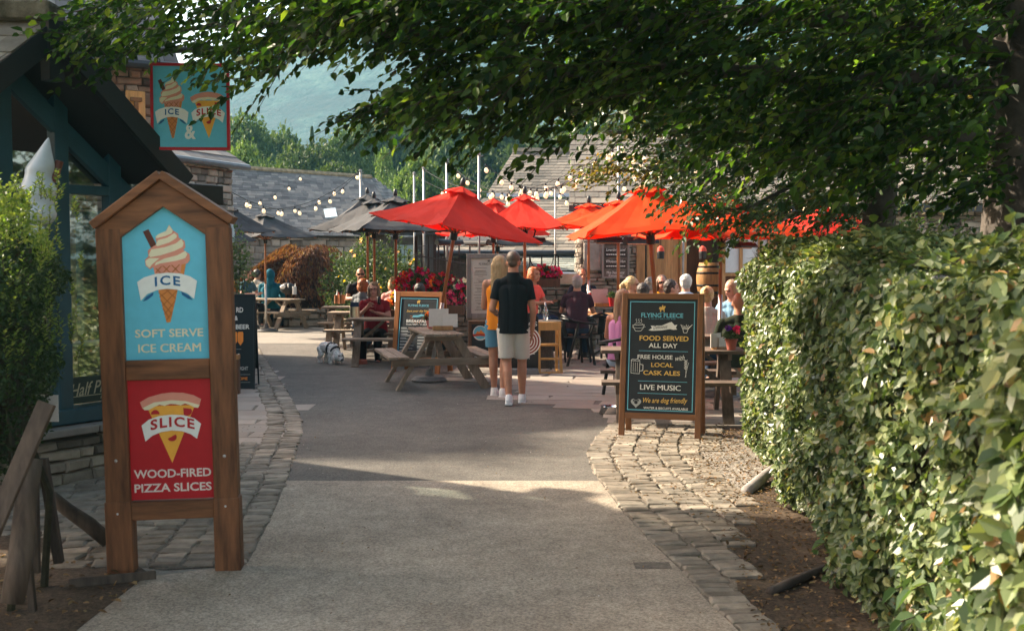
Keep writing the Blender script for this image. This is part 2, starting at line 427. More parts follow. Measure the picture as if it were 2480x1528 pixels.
# ---- flagstones
m_flag = M_island('flagstone', [(0, (.20, .165, .135)), (.4, (.27, .225, .185)), (.75, (.235, .205, .175)), (1, (.32, .27, .225))], .8, 18, .35, .006, .14, 3)
def flags(mb, poly, ang, h, wlo, whi, z=0.004):
    c, s = math.cos(ang), math.sin(ang); xs = [p[0] * c + p[1] * s for p in poly]; ys = [-p[0] * s + p[1] * c for p in poly]
    yy = min(ys)
    while yy < max(ys):
        hh = h * random.uniform(.8, 1.25); xx = min(xs) - random.uniform(0, .5)
        while xx < max(xs):
            ww = random.uniform(wlo, whi); px, py = xx + ww / 2, yy + hh / 2
            p = (px * c - py * s, px * s + py * c)
            if inside(p, poly):
                sk = random.uniform(-.02, .02)
                mb.stone((p[0], p[1], z), V3((c, s, 0)) * (ww / 2 - .006), V3((-s + sk, c, 0)) * (hh / 2 - .006), (0, 0, .012 + random.uniform(0, .003)), .25)
            xx += ww
        yy += hh
fl = MB()
flags(fl, [(1.15, 11.55), (.55, 12.3), (.0, 13.5), (-.85, 16.6), (-1.2, 18.3), (0.2, 22.5), (8, 22.5), (8, 11.2), (2.2, 11.2)], R_(-6), .36, .45, .95)
flags(fl, [(-2.12, 10.1), (-2.3, 11.5), (-2.5, 12.3), (-3.7, 16.5), (-4.4, 18.5), (-8, 18.5), (-6, 10.1)], R_(3), .4, .35, .7, -.004)
struct('flagstone_paving', fl, m_flag)
# ---- fallen leaves on the bed and along the edges
m_dead = M_leaf('dead_leaf', [(0, (.05, .028, .014)), (.4, (.13, .075, .035)), (.8, (.24, .145, .07)), (1, (.14, .11, .05))], .1, .7, .2)
def litter(n, poly, smin, smax, seed):
    rg = np.random.default_rng(seed); xs = [p[0] for p in poly]; ys = [p[1] for p in poly]; pts = []
    while len(pts) < n:
        p = (rg.uniform(min(xs), max(xs)), rg.uniform(min(ys), max(ys)))
        if inside(p, poly): pts.append((p[0], p[1], .022))
    a = rand_unit(n, rg); a[:, 2] *= .25; nn = rand_unit(n, rg) * .35; nn[:, 2] += 1
    return np.array(pts), a, nn, rg.uniform(smin, smax, n)
pp = [litter(4200, [(1.05, 4.6), (2.6, 4.6), (2.6, 10.8), (1.9, 11.0), (1.45, 9.0), (1.3, 6.8)],   .010, .036, 1), litter(900, [(.8, 8.0), (.7, 9.5), (1.0, 11), (2.2, 11.3), (2.0, 8.6), (1.3, 7)], .015, .035, 2),
      litter(500, [(-4, 4.4), (-2.0, 4.4), (-1.9, 5.9), (-2.3, 6.3), (-4, 6.5)], .02, .05, 3), litter(140, [(-1.9, 4.6), (1.0, 4.6), (.7, 8.2), (-1.7, 8.2)], .008, .02, 4), litter(90, [(-1.9, 8.6), (.6, 8.6), (.9, 14), (-2.5, 14)], .008, .02, 5)]
me = leaf_mesh('leaf_litter', *[np.concatenate([q[i] for q in pp]) for i in range(4)], m_dead)
q = litter(110, [(-1.9, 4.6), (1.0, 4.6), (.7, 8.2), (.5, 13), (-2.6, 14), (-1.7, 8.2)], .004, .013, 6)
tag(link('crumbs', leaf_mesh('crumbs', *q, M('pale_crumb', (.5, .47, .42), .8, .2, 30, bstr=0))), 'pale crumbs and specks of litter scattered over the tarmac path', 'crumbs', kind='stuff')
m_moss2 = M_leaf('moss_sprig', [(0, (.03, .045, .012)), (1, (.08, .10, .03))], .1, .8, .1)
mq = [litter(500, [G(1420, 1099)[:2], G(1570, 1313)[:2], (1.05, 5.6), (1.25, 6.8), (1.5, 8.6), (1.4, 10.5)], .006, .018, 7), litter(420, [(-1.5, 6.2), (-1.75, 8.4), (-2.1, 10.5), (-2.5, 12.4), (-2.9, 12.2), (-3.0, 7.0), (-2.2, 6.3)], .006, .018, 8)]
for k in mq: k[0][:, 2] = .012
tag(link('moss', leaf_mesh('moss', *[np.concatenate([k[i] for k in mq]) for i in range(4)], m_moss2)), 'tufts of moss and weeds in the joints of the cobbles', 'moss', kind='stuff')
tag(link('leaf_litter', me), 'small brown fallen leaves scattered over the soil under the hedge', 'leaf litter', kind='stuff')

# ---- hill and far ground
def hill_height(x, y):
    # a fell rising to the right, its crest line running across the view
    crest = np.interp(x, [-900, -420, -185, -155, -110, -40, 60, 400, 1200], [40, 62, 112, 122, 138, 165, 185, 190, 190])
    t = np.clip((y - 230) / 470.0, 0, 1); s = t * t * (3 - 2 * t)
    return crest * s
gx = np.linspace(-700, 700, 150); gy = np.linspace(200, 860, 80)
X, Y = np.meshgrid(gx, gy)
Z = hill_height(X, Y)
rg = np.random.default_rng(5)
for k in range(26):
    fx, fy = rg.uniform(.006, .05, 2) * (1 if k % 2 else -1); ph = rg.uniform(0, 6.28)
    Z += np.sin(X * fx + Y * fy * 1.4 + ph) * rg.uniform(.3, 1.6) * np.clip((Y - 260) / 250, 0, 1)
Z = Z * np.where(Y > 710, np.clip(1 - (Y - 710) / 500, 0, 1), 1) - .05
nx, ny = len(gx), len(gy)
fc = [(j * nx + i, j * nx + i + 1, (j + 1) * nx + i + 1, (j + 1) * nx + i) for j in range(ny - 1) for i in range(nx - 1)]
def M_hill():
    m, nt, b = _new('haze_tinted_fellside'); L = nt.links; vec = coords(nt)
    a = noise(nt, coords(nt, (1, .5, 1)), .045, 8, .72); r = ramp(nt, [(.40, (.002, .010, .016)), (.48, (.005, .022, .028)), (.54, (.016, .045, .044)), (.64, (.05, .09, .072))]); L.new(a, r.inputs[0])  # blue of the distance haze is mixed into these hill colours
    v = nt.nodes.new('ShaderNodeTexVoronoi'); v.inputs['Scale'].default_value = .09; L.new(vec, v.inputs['Vector'])
    r2 = ramp(nt, [(.12, (.25, .25, .25)), (.4, (1, 1, 1))]); L.new(v.outputs['Distance'], r2.inputs[0])
    mx = nt.nodes.new('ShaderNodeMix'); mx.data_type = 'RGBA'; mx.blend_type = 'MULTIPLY'; mx.inputs[0].default_value = .75
    L.new(r.outputs[0], mx.inputs[6]); L.new(r2.outputs[0], mx.inputs[7]); L.new(mx.outputs[2], b.inputs['Base Color'])
    b.inputs['Roughness'].default_value = .95; bump(nt, noise(nt, vec, .12, 8, .7), 1, 6, b); return m
me = arr_mesh('hill', np.stack([X, Y, Z], -1).reshape(-1, 3), fc, M_hill())
me.polygons.foreach_set('use_smooth', np.ones(len(fc), dtype=bool))
tag(link('hill', me), kind='structure')

# ================================================================== BUILDINGS
m_slate = M_island('roof_slate', [(0, (.075, .072, .070)), (.4, (.125, .12, .115)), (.75, (.165, .155, .14)), (1, (.22, .205, .18))], .75, 25, .5, .006, .25, 4)
m_slate_warm = M_island('weathered_slate', [(0, (.10, .092, .078)), (.4, (.145, .13, .108)), (.8, (.18, .16, .13)), (1, (.24, .21, .165))], .75, 25, .5, .006, .25, 4)
m_slate_green = M_island('green_slate', [(0, (.15, .17, .15)), (.5, (.21, .23, .20)), (1, (.29, .30, .265))], .7, 25, .4, .005, .2, 4)
m_moss = M('mossy_ridge', (.12, .10, .05), .95, .6, 9, 60, .9, .02, c2=(.20, .17, .12))
m_rubble = M_island('rubble_stone', [(0, (.10, .085, .07)), (.35, (.21, .18, .145)), (.7, (.30, .25, .195)), (1, (.38, .33, .27))], .9, 22, .7, .015, .3, 8)
m_rubble_red = M_island('red_rubble_stone', [(0, (.09, .06, .045)), (.35, (.22, .13, .085)), (.7, (.30, .18, .12)), (1, (.34, .26, .19))], .9, 22, .7, .015, .3, 8)
m_mortar = M('mortar', (.07, .06, .05), .95, .3, 12, 50, .6, .01)
m_dark_teal = M('dark_teal_paint', (.012, .045, .06), .45, .25, 5, 60, .15, .001)
m_teal_frame = M('teal_frame_paint', (.011, .052, .075), .4, .2, 6, 60, .12, .001)
m_black = M('black_paint', (.012, .012, .013), .45, .15, 8, 80, .1, .001)
m_gutter = M('dark_gutter', (.03, .032, .035), .4, .2, 8, 80, .05, .001)
m_glass = M_glass('window_glass', (.75, .85, .85), .22)
def slates(mb, eL, eR, rL, rR, courses, wid):
    eL, eR, rL, rR = V3(eL), V3(eR), V3(rL), V3(rR)
    n = (eR - eL).cross(rL - eL).normalized()
    if n.z < 0: n = -n
    sl = (rL - eL).length / courses
    for i in range(courses):
        t = (i + .5) / courses; a = eL.lerp(rL, t); b = eR.lerp(rR, t); d = (b - a); Ln = d.length; d = d / Ln
        s = (rL - eL).normalized(); x = -random.uniform(0, wid)
        while x < Ln:
            ww = wid * random.uniform(.7, 1.3); x0, x1 = max(0, x), min(Ln, x + ww); x += ww
            if x1 - x0 < .03: continue
            mb.obox(a + d * ((x0 + x1) / 2) + n * (.012 + random.uniform(0, .006)), d * ((x1 - x0) / 2 - .003), s * sl * .60 - n * .006, n * .006)
    und = [eL, eR, rR, rL]; mb.add([p - n * .02 for p in und], [(0, 1, 2, 3)])
def rubble(mb, p0, p1, z0, z1, nrm, hlo=.07, hhi=.16, wlo=.10, whi=.40, top=None, holes=(), dep=.05):
    p0, p1 = V3((p0[0], p0[1], 0)), V3((p1[0], p1[1], 0)); d = p1 - p0; Ln = d.length; d = d / Ln; nrm = V3(nrm).normalized()
    z = z0
    while z < z1 - .02:
        h = random.uniform(hlo, hhi); h = min(h, z1 - z); x = 0.0
        while x < Ln:
            ww = random.uniform(wlo, whi)
            if random.random() < .25: ww *= .5
            x1 = min(Ln, x + ww)
            sx, szz = (x + x1) / 2, z + h / 2
            ok = x1 - x > .03 and (top is None or szz < top(sx)) and not any(a - .02 < sx < b + .02 and c < szz < e for a, b, c, e in holes)
            if ok:
                a = random.uniform(-.05, .05); ax = (d * math.cos(a) + V3((0, 0, math.sin(a)))); az_ = V3((0, 0, 1)) * math.cos(a) - d * math.sin(a)
                mb.stone(p0 + d * sx + V3((0, 0, szz)) + nrm * random.uniform(-.01, .022), ax * ((x1 - x) / 2 - .005), az_ * (h / 2 - .004), nrm * dep, .35)
            x = x1
        z += h
def quad_prism(mb, pts, nrm, th):
    a = [V3(p) for p in pts]; n = V3(nrm).normalized() * th; k = len(a)
    mb.add(a + [p + n for p in a], [tuple(range(k)), tuple(range(2 * k - 1, k - 1, -1))] + [(i, i + k, (i + 1) % k + k, (i + 1) % k) for i in range(k)])

# ---- tall stone house, upper left, with the timber shutter
hA = thing('stone_house', 'tall red-brown stone house behind the kiosk with an orange timber shutter', 'house', (0, 0, 0))
ea0, ea1 = V3((-8.6, 11.86, 4.2)), V3((-4.30, 14.51, 4.2)); dA = (ea1 - ea0).normalized(); nA = V3((dA.y, -dA.x, 0)); bA = -nA
mb = MB(); wl0, wl1 = ea0 - nA * .25, ea1 - nA * .25 - dA * .15
LnA = (wl1 - wl0).length
su = (P(333, 246, 14.3) - wl0).dot(dA)
rubble(mb, wl0, wl1, 2.2, 4.15, nA, .08, .2, .10, .34, None, [(su - .13, su + .13, 3.25, 3.85)])
wall = mb.build('wall', m_rubble_red, hA)
mb = MB(); quad_prism(mb, [wl0, wl1, V3((*wl1[:2], 0)), V3((*wl0[:2], 0))], bA, .3); mb.v = [(x, y, z if z < 1 else 4.12) for x, y, z in mb.v]
# gable end facing right
g1 = wl1 + bA * 2.2; g2 = wl1 + bA * 4.4
quad_prism(mb, [V3((*wl1[:2], 0)), V3((*wl1[:2], 4.12)), V3((*g1[:2], 6.75)), V3((*g2[:2], 4.12)), V3((*g2[:2], 0))], -dA, .3)
mb.build('inner_wall', m_mortar, hA)
mb = MB(); rA0, rA1 = ea0 + bA * 2.45 + V3((0, 0, 2.8)), ea1 + bA * 2.45 + V3((0, 0, 2.8))
slates(mb, ea0, ea1, rA0, rA1, 18, .3); slates(mb, ea0 + bA * 4.9, ea1 + bA * 4.9, rA0, rA1, 8, .5)
mb.build('roof', m_slate, hA)
mb = MB(); mb.tube([ea0 + nA * .06 - V3((0, 0, .06)), ea1 + nA * .06 - V3((0, 0, .06))], .06, 8); mb.build('gutter', m_gutter, hA)
m_shut = M_wood('orange_timber', (.72, .36, .12), 'z', .6, .25)
mb = MB(); pS = wl0 + dA * su; ang = math.atan2(dA.y, dA.x)
mb.box((pS + nA * .07 + V3((0, 0, 3.55 - 4.2)))[:], (.24, .05, .56), ang)
sh = mb.build('shutter', m_shut, hA, bevel=.005)
mb = MB(); c = pS + nA * .11 + V3((0, 0, 3.55 - 4.2)); mb.box((c + V3((0, 0, -.02)))[:], (.05, .05, .34), ang); mb.box((c + V3((0, 0, .17)))[:], (.14, .07, .05), ang); mb.build('latch_bar', M_wood('brown_timber', (.20, .09, .035), 'z'), sh, bevel=.004)

# ---- low stone wing in front of the barn
hB = thing('stone_cottage', 'low stone cottage wing with a slate roof and gutter beside the long barn', 'cottage')
eb0, eb1 = V3((-6.0, 16.4, 3.35)), V3((-4.72, 19.9, 3.35)); dB = (eb1 - eb0).normalized(); nB = V3((dB.y, -dB.x, 0)); bB = -nB
b0, b1 = eb0 + bB * .16, eb1 + bB * .16 - dB * .25
mb = MB(); rubble(mb, b0, b1, .0, 3.25, nB, .07, .15, .10, .34)
gB = b1 + bB * 3.2; rubble(mb, b1, gB, .0, 3.25, dB, .08, .18, .14, .45)
mb.build('wall', m_rubble, hB)
mb = MB(); quad_prism(mb, [V3((*b0[:2], 0)), V3((*b1[:2], 0)), V3((*b1[:2], 3.25)), V3((*b0[:2], 3.25))], bB, .25)
quad_prism(mb, [V3((*b1[:2], 0)), V3((*gB[:2], 0)), V3((*gB[:2], 3.25)), V3((*(b1 + bB * 1.6)[:2], 4.2)), V3((*b1[:2], 3.25))], -dB, .25); mb.build('inner_wall', m_mortar, hB)
mb = MB(); slates(mb, eb0, eb1, eb0 + bB * 1.75 + V3((0, 0, 1.0)), eb1 + bB * 1.75 + V3((0, 0, 1.0)), 8, .34); mb.build('roof', m_slate, hB)
mb = MB(); mb.tube([eb0 + nB * .05 - V3((0, 0, .05)), eb1 + nB * .05 - V3((0, 0, .05))], .055, 8); mb.build('gutter', M('grey_gutter', (.10, .115, .12), .4), hB)
mb = MB(); q = b1 - dB * .14 + nB * .09; mb.box((q.x, q.y, 2.2), (.16, .06, .50), math.atan2(dB.y, dB.x)); mb.build('utility_box', M('pale_blue_grey_paint', (.36, .45, .46), .5), hB, bevel=.01)

# ---- long barn
bn = thing('slate_roofed_barn', 'long low barn with a wide grey slate roof behind the black umbrellas', 'barn')
r0, r1 = P(560, 406, 33), P(898, 433, 37); r0.z = r1.z = 4.33
e0, e1 = r0 + V3((.9, -3.0, -2.0)), r1 + V3((1.35, -3.2, -2.0))
r0b, e0b = r0 - (r1 - r0) * .25, e0 - (e1 - e0) * .25
mb = MB(); slates(mb, e0b, e1, r0b, r1, 26, .26); slates(mb, e1, e1 + V3((1.2, 4.5, .1)), r1, r1 + V3((.1, .15, 0)), 16, .36); mb.build('roof', m_slate, bn)
mb = MB(); mb.tube([r0b + V3((0, 0, .03)), r1 + V3((0, 0, .03))], .09, 6); mb.build('ridge', M('lichen_ridge', (.26, .20, .12), .9, .4, 8, 40, .7, .01), bn)
mb = MB(); w0, w1 = e0b + V3((0, .3, 0)), e1 + V3((0, .3, 0)); dn = (w1 - w0).normalized(); rubble(mb, w0, w1, 0, e1.z - .05, (dn.y, -dn.x, 0), .1, .22, .2, .6); mb.build('wall', m_rubble, bn)
mb = MB(); quad_prism(mb, [V3((*w0[:2], 0)), V3((*w1[:2], 0)), w1, w0], (0, 1, 0), .3); mb.build('inner_wall', m_mortar, bn)
mb = MB(); kc = P(798, 507, 33.3); sN = V3((.9, -3.0, -2.0)).normalized()
mb.bar(kc, kc + sN * .5, .35, .06, (0, -.5, .8)); mb.build('roof_light', M_flat('skylight_glass', (.45, .55, .6), .08), bn)

# ---- timber clad annexe with glazed doors
an = thing('timber_annexe', 'low grey boarded annexe with glazed doors behind the rose bushes', 'annexe')
m_gboard = M_wood('grey_board', (.085, .085, .080), 'z', .8, .3)
mb = MB(); a0, a1 = P(880, 600, 26).x, P(1120, 600, 26).x; x = a0
d0, d1 = P(958, 600, 26).x, P(1002, 600, 26).x
while x < a1:
    if x + .16 < d0 or x > d1: mb.box((x + .075, 26, 1.12), (.148, .05, 2.24))
    x += .15
mb.build('cladding', m_gboard, an)
mb = MB(); mb.box(((a0 + a1) / 2, 26.2, 2.31), (a1 - a0 + .4, .9, .14)); mb.build('roof_edge', m_gutter, an)
mb = MB(); mb.box(((a0 + a1) / 2, 27.2, 1.1), (a1 - a0, .1, 2.2)); mb.build('back_wall', m_mortar, an)
for k in range(2):
    xc = d0 + (d1 - d0) * (.25 + .5 * k); hw = (d1 - d0) / 4 - .01
    mb = MB()
    for sx in (-1, 1): mb.box((xc + sx * (hw - .03), 25.98, 1.0), (.06, .06, 2.0))
    for z in (.06, .8, 1.95): mb.box((xc, 25.981, z), (2 * hw - .125, .05, .1))
    dr = mb.build('door', M_flat('pale_teal_paint', (.30, .42, .43)), an)
    mb = MB(); mb.box((xc, 25.99, 1.0), (2 * hw - .1, .015, 1.9)); mb.build('pane', m_glass, dr)

# ---- middle building: catslide slate roof, lean-to
mc = thing('slate_roofed_building', 'old building with a long two stage slate roof behind the string lights', 'building')
R0, R1 = V3((.04, 30, 4.54)), V3((2.75, 30, 4.54))
B0, B1 = P(1179, 474, 28.2), P(1179, 474, 28.2) + V3((4.2, 0, 0)); B0.z = B1.z = 3.3
E0, E1 = V3((-1.75, 25, 1.86)), V3((2.6, 25, 1.86))
mb = MB(); slates(mb, B0, B1, R0, R1 + V3((1, 0, 0)), 15, .22); slates(mb, E0, E1, B0 + V3((-.1, -.02, -.12)), B1 + V3((-.6, -.02, -.12)), 17, .28); mb.build('roof', m_slate_warm, mc)
mb = MB(); mb.bar(B0 + V3((0, -.02, -.02)), B1 + V3((-1.2, -.02, -.02)), .06, .09); mb.build('lead_flashing', M_flat('pale_lead', (.50, .56, .62), .35), mc)
mb = MB(); mb.bar(R0 + V3((-.03, 0, .04)), R1 + V3((.4, 0, .04)), .2, .1); mb.build('ridge', M('stone_ridge', (.28, .24, .18), .9, .3, 8, 40, .6, .01), mc)
mb = MB(); mb.tube([E0 + V3((0, -.06, -.05)), E1 + V3((0, -.06, -.05))], .07, 8); mb.build('gutter', m_gutter, mc)
mb = MB(); mb.box((.4, 25.35, .85), (4.2, .2, 1.7)); mb.build('inner_wall', m_mortar, mc)
mb = MB(); quad_prism(mb, [V3((-1.6, 25.5, 0)), B0 - V3((0, 0, 3.3)), R0 - V3((-.1, 0, 4.54)), R0 - V3((-.1, 0, .1)), B0 - V3((-.1, 0, .2)), V3((-1.6, 25.5, 1.75))], (1, 0, 0), .2); mb.build('gable_wall', m_rubble, mc)
mb = MB(); slates(mb, V3((.1, 23.6, 1.42)), V3((2.25, 23.6, 1.42)), V3((.28, 25.1, 1.74)), V3((2.05, 25.1, 1.74)), 7, .28); mb.build('lean_to_roof', m_slate_green, mc)
mb = MB(); x = .15
while x < 2.2: mb.box((x + .06, 23.8, .70), (.118, .04, 1.38)); x += .12
mb.build('lean_to_wall', M_wood('teal_board', (.06, .085, .085), 'z', .7), mc)
# chimney of the right hand house stands on the joining wall
# ---- right hand pub building
pb = thing('pub_building', 'stone pub building with timber doors, slate roof and a broad stone chimney at the right', 'building')
YW = 21.0; wx = lambda u: (u - CX) / F * YW
mb = MB(); rubble(mb, (wx(1412), YW, 0), (wx(1548), YW, 0), 0, 2.62, (0, -1, 0), .05, .12, .12, .42)
rubble(mb, (wx(1872), YW, 0), (wx(2500), YW, 0), 0, 2.62, (0, -1, 0), .06, .14, .12, .42)
rubble(mb, (wx(1412), YW + 1.8, 0), (wx(1412), YW, 0), 0, 2.62, (-1, 0, 0), .06, .14, .12, .42)
mb.build('wall', m_rubble, pb)
mb = MB(); mb.box((wx(1480), YW + .2, 1.3), (wx(1545) - wx(1415), .3, 2.6)); mb.box((wx(2186), YW + .2, 1.3), (4.8, .3, 2.6)); mb.box(((wx(1548) + wx(1872)) / 2, YW + 2.2, 1.3), (2.7, .1, 2.6)); mb.build('inner_wall', m_mortar, pb)
mb = MB(); mb.box((wx(1437), YW - .075, 1.72), (wx(1462) - wx(1414), .07, .52)); mb.build('rendered_panel', M('grey_render', (.30, .285, .25), .9, .25, 6, 30, .8, .02), pb, bevel=.02)
zE = P(1500, 493, 20.6).z
mb = MB(); e0, e1 = V3((wx(1375), 20.6, zE)), V3((wx(2560), 20.6, zE)); q0, q1 = V3((wx(1375) + .15, 23.2, 4.22)), V3((wx(2560), 23.2, 4.22))
slates(mb, e0, e1, q0, q1, 13, .27); mb.build('roof', m_slate_warm, pb)
mb = MB(); mb.box(((e0.x + e1.x) / 2, 20.63, zE - .09), (e1.x - e0.x, .06, .12)); mb.build('fascia', m_gutter, pb)
mb = MB(); k = P(1493, 447, 21.6); sl = (q0 - e0).normalized(); nn = V3((0, -sl.z, sl.y)).normalized()
mb.obox(k + nn * .05, (.25, 0, 0), V3((0, sl.y, sl.z)) * .3, nn * .03); mb.build('roof_light', M_flat('skylight_glass', (.45, .55, .6), .08), pb)
c0, c1 = P(1462, 400, 25.2), P(1556, 400, 25.2)
mb = MB(); zc = P(1500, 322, 25).z
rubble(mb, (c0.x, 25, 0), (c1.x, 25, 0), 2.8, zc, (0, -1, 0), .06, .16, .12, .4); rubble(mb, (c0.x, 25.8, 0), (c0.x, 25, 0), 2.8, zc, (-1, 0, 0), .06, .16, .12, .4)
ch = mb.build('chimney', m_rubble, pb)
mb = MB(); mb.box(((c0.x + c1.x) / 2, 25.42, (zc + 2.6) / 2), (c1.x - c0.x - .03, .8, zc - 2.6)); mb.box(((c0.x + c1.x) / 2, 25.4, zc + .03), (c1.x - c0.x + .1, 1.0, .06)); mb.build('chimney_core', m_mortar, ch)
m_dw = M_wood('honey_timber', (.36, .19, .075), 'z', .55, .3); m_dw2 = M_wood('dark_timber', (.11, .055, .03), 'z', .55, .3)
mb = MB()
for u, wd in ((1550, .16), (1572, .10), (1653, .12), (1748, .10), (1792, .06), (1838, .08), (1866, .16)): mb.box((wx(u), YW - .02, 1.25), (wd, .16, 2.5))
mb.box((wx(1708), YW - .021, 2.56), (2.55, .15, .14)); mb.build('door_frame', m_dw, pb, bevel=.008)
mb = MB(); x = wx(1580)
while x < wx(1645): mb.box((x + .06, YW, 1.2), (.116, .05, 2.4)); x += .12
mb.build('door', m_dw, pb)
mb = MB(); mb.box((wx(1700), YW + .9, 1.2), (.7, .05, 2.4)); mb.build('inner_door', m_dw2, pb)
for u0, u1 in ((1754, 1789), (1796, 1834), (1842, 1862)):
    mb = MB(); mb.box(((wx(u0) + wx(u1)) / 2, YW, 1.9), (wx(u1) - wx(u0), .04, .95)); wn = mb.build('window', M_flat('white_blind', (.62, .66, .68), .25), pb)
    mb = MB(); mb.box(((wx(u0) + wx(u1)) / 2, YW - .03, 1.39), (wx(u1) - wx(u0), .06, .06)); mb.build('sill', m_dw, wn)
mb = MB(); mb.box(((wx(1754) + wx(1862)) / 2, YW + .02, .68), (wx(1862) - wx(1754), .05, 1.36)); mb.build('door_panel', m_dw2, pb)

# ---- the kiosk with its gabled porch
kk = thing('kiosk', 'dark teal kiosk with a mossy slate gable, glazed front and low stone plinth', 'kiosk')
Ka = V3((-3.235, 8.0, 3.38)); g = V3((.543, .840, 0)); kn = V3((.840, -.543, 0)); KH, KW = 1.0, 1.16
eRt = Ka + g * KW - V3((0, 0, KH)); eLf = Ka - g * KW * 1.25 - V3((0, 0, KH * 1.25)); back = V3((-1, .0, .005)) * 3.2
mb = MB(); slates(mb, eLf, eLf + back, Ka, Ka + back, 9, .30); slates(mb, eRt, eRt + back, Ka, Ka + back, 8, .30); mb.build('roof', M_island('lichen_slate', [(0, (.15, .13, .105)), (.5, (.23, .20, .16)), (1, (.34, .30, .24))], .85, 25, .6, .006, .35, 6), kk)
mb = MB(); mb.bar(Ka + V3((.02, 0, .05)), Ka + back + V3((0, 0, .05)), .30, .13); mb.build('ridge', m_moss, kk, bevel=.03)
mb = MB()
for e in (eRt, eLf): mb.bar(Ka - V3((0, 0, .08)), e - V3((0, 0, .08)), .05, .15, (0, 0, 1))
for e in (eRt, eLf):
    quad_prism(mb, [Ka - V3((0, 0, .04)), e - V3((0, 0, .04)), e + back - V3((0, 0, .04)), Ka + back - V3((0, 0, .04))], (0, 0, -1), .05)
mb.box((Ka + V3((-.02, -.02, -.22)))[:], (.12, .10, .42), math.atan2(g.y, g.x))
mb.build('bargeboard', m_black, kk)
Kf = Ka - kn * .42; pz = 0.46                       # facade plane set back under the overhang
def KF(s, z, o=0.0): return V3((Kf.x + g.x * s + kn.x * o, Kf.y + g.y * s + kn.y * o, z))
gz = lambda s: Ka.z - .12 - abs(s) * KH / KW
post_s = (-.19, .27, .74, 1.12)
mb = MB()
for s in post_s:
    top = gz(s) - .05
    mb.obox(KF(s, (pz + top) / 2, .03), g * .058, kn * .05, V3((0, 0, (top - pz) / 2)))
a, b = KF(-.56, 2.62, .05), KF(.98, 1.62, .05); 
mb.bar(KF(-.22, 3.07, .045), KF(1.14, 1.98, .045), .06, .14, (0, 0, 1))
mb.obox(KF(.505, 2.22, .035), g * .18, kn * .045, V3((0, 0, .035)))
mb.obox(KF(.46, pz + .04, .05), g * .72, kn * .07, V3((0, 0, .055)))
mb.build('window_frame', m_teal_frame, kk, bevel=.006)
mb = MB()                                          # dark boarding above the raking rail
quad_prism(mb, [KF(-.2, 3.05), KF(-.2, gz(-.2)), KF(0, gz(0)), KF(1.15, gz(1.15)), KF(1.15, 2.0)], -kn, .04); quad_prism(mb, [KF(-1.5, 0), KF(-.24, 0), KF(-.24, gz(-.24)), KF(-1.5, gz(-1.5))], -kn, .05)
mb.build('gable_boarding', m_dark_teal, kk)
mb = MB(); quad_prism(mb, [KF(1.17, 0, .02), KF(1.17, 0, -3), KF(1.17, 2.1, -3), KF(1.17, 2.1, .02)], g, .06); quad_prism(mb, [KF(-1.5, 0, -3), KF(1.17, 0, -3), KF(1.17, 2.1, -3), KF(0, 3.2, -3), KF(-1.5, 2.0, -3)], -kn, .05); mb.build('side_wall', m_dark_teal, kk)
for i, (s0, s1) in enumerate(zip(post_s, post_s[1:])):
    mb = MB(); mb.obox(KF((s0 + s1) / 2, 1.5), g * ((s1 - s0) / 2 - .03), kn * .004, V3((0, 0, .98))); mb.build('pane', m_glass, kk)
mb = MB(); quad_prism(mb, [KF(-.8, pz, -1.0), KF(1.15, pz, -1.0), KF(1.15, 2.2, -1.0), KF(-.1, 3.1, -1.0), KF(-.8, 2.5, -1.0)], -kn, .03); mb.build('room_wall', M('pinkish_plaster', (.42, .31, .27), .9, .1), kk)
mb = MB()
for z, o in ((.62, -.12), (1.02, -.22)):
    mb.obox(KF(.45, z, o), g * .60, kn * .12, V3((0, 0, .012)))
mb.build('shelf', M_flat('pale_shelf', (.55, .56, .55)), kk)
mb = MB(); rubble(mb, KF(-1.5, 0, .14), KF(1.1, 0, .14), 0, pz - .10, kn, .05, .1, .12, .4); mb.build('plinth', m_rubble, kk)
mb = MB(); mb.obox(KF(-.2, (pz - .1) / 2, .02), g * 1.3, kn * .1, V3((0, 0, (pz - .12) / 2))); mb.build('plinth_core', m_mortar, kk)
mb = MB()
for i in range(4): mb.obox(KF(-1.2 + i * .65, pz - .055, .10), g * .318, kn * .16, V3((0, 0, .028)))
mb.build('plinth_capping', M('grey_flag', (.20, .18, .16), .85, .2, 5, 30, .5, .006), kk, bevel=.01)
mb = MB(); p0 = P(150, 131, 7.95); p1 = P(360, 124, 8.45); p2 = P(578, 117, 9.0); mb.tube([p0, p1, p2], .026, 10); mb.build('sign_pole', M('dark_metal', (.05, .045, .04), .35, .2, 8, metal=.6), kk)
mb = MB(); q = eRt + V3((.03, .12, -.17)); mb.box(q[:], (.34, .3, .16), math.atan2(g.y, g.x)); mb.build('awning_box', m_black, kk, bevel=.01)
mb = MB(); fk = lambda p: KF(p.x, p.z, .012 - p.y)
for s_, zz_ in (('A', 2.62), ('G', 2.50)): text(mb, s_, -.275, zz_, .06, .075, 0, .01, mapf=fk)
mb.build('lettering', M_flat('faded_letter', (.30, .32, .30)), kk)
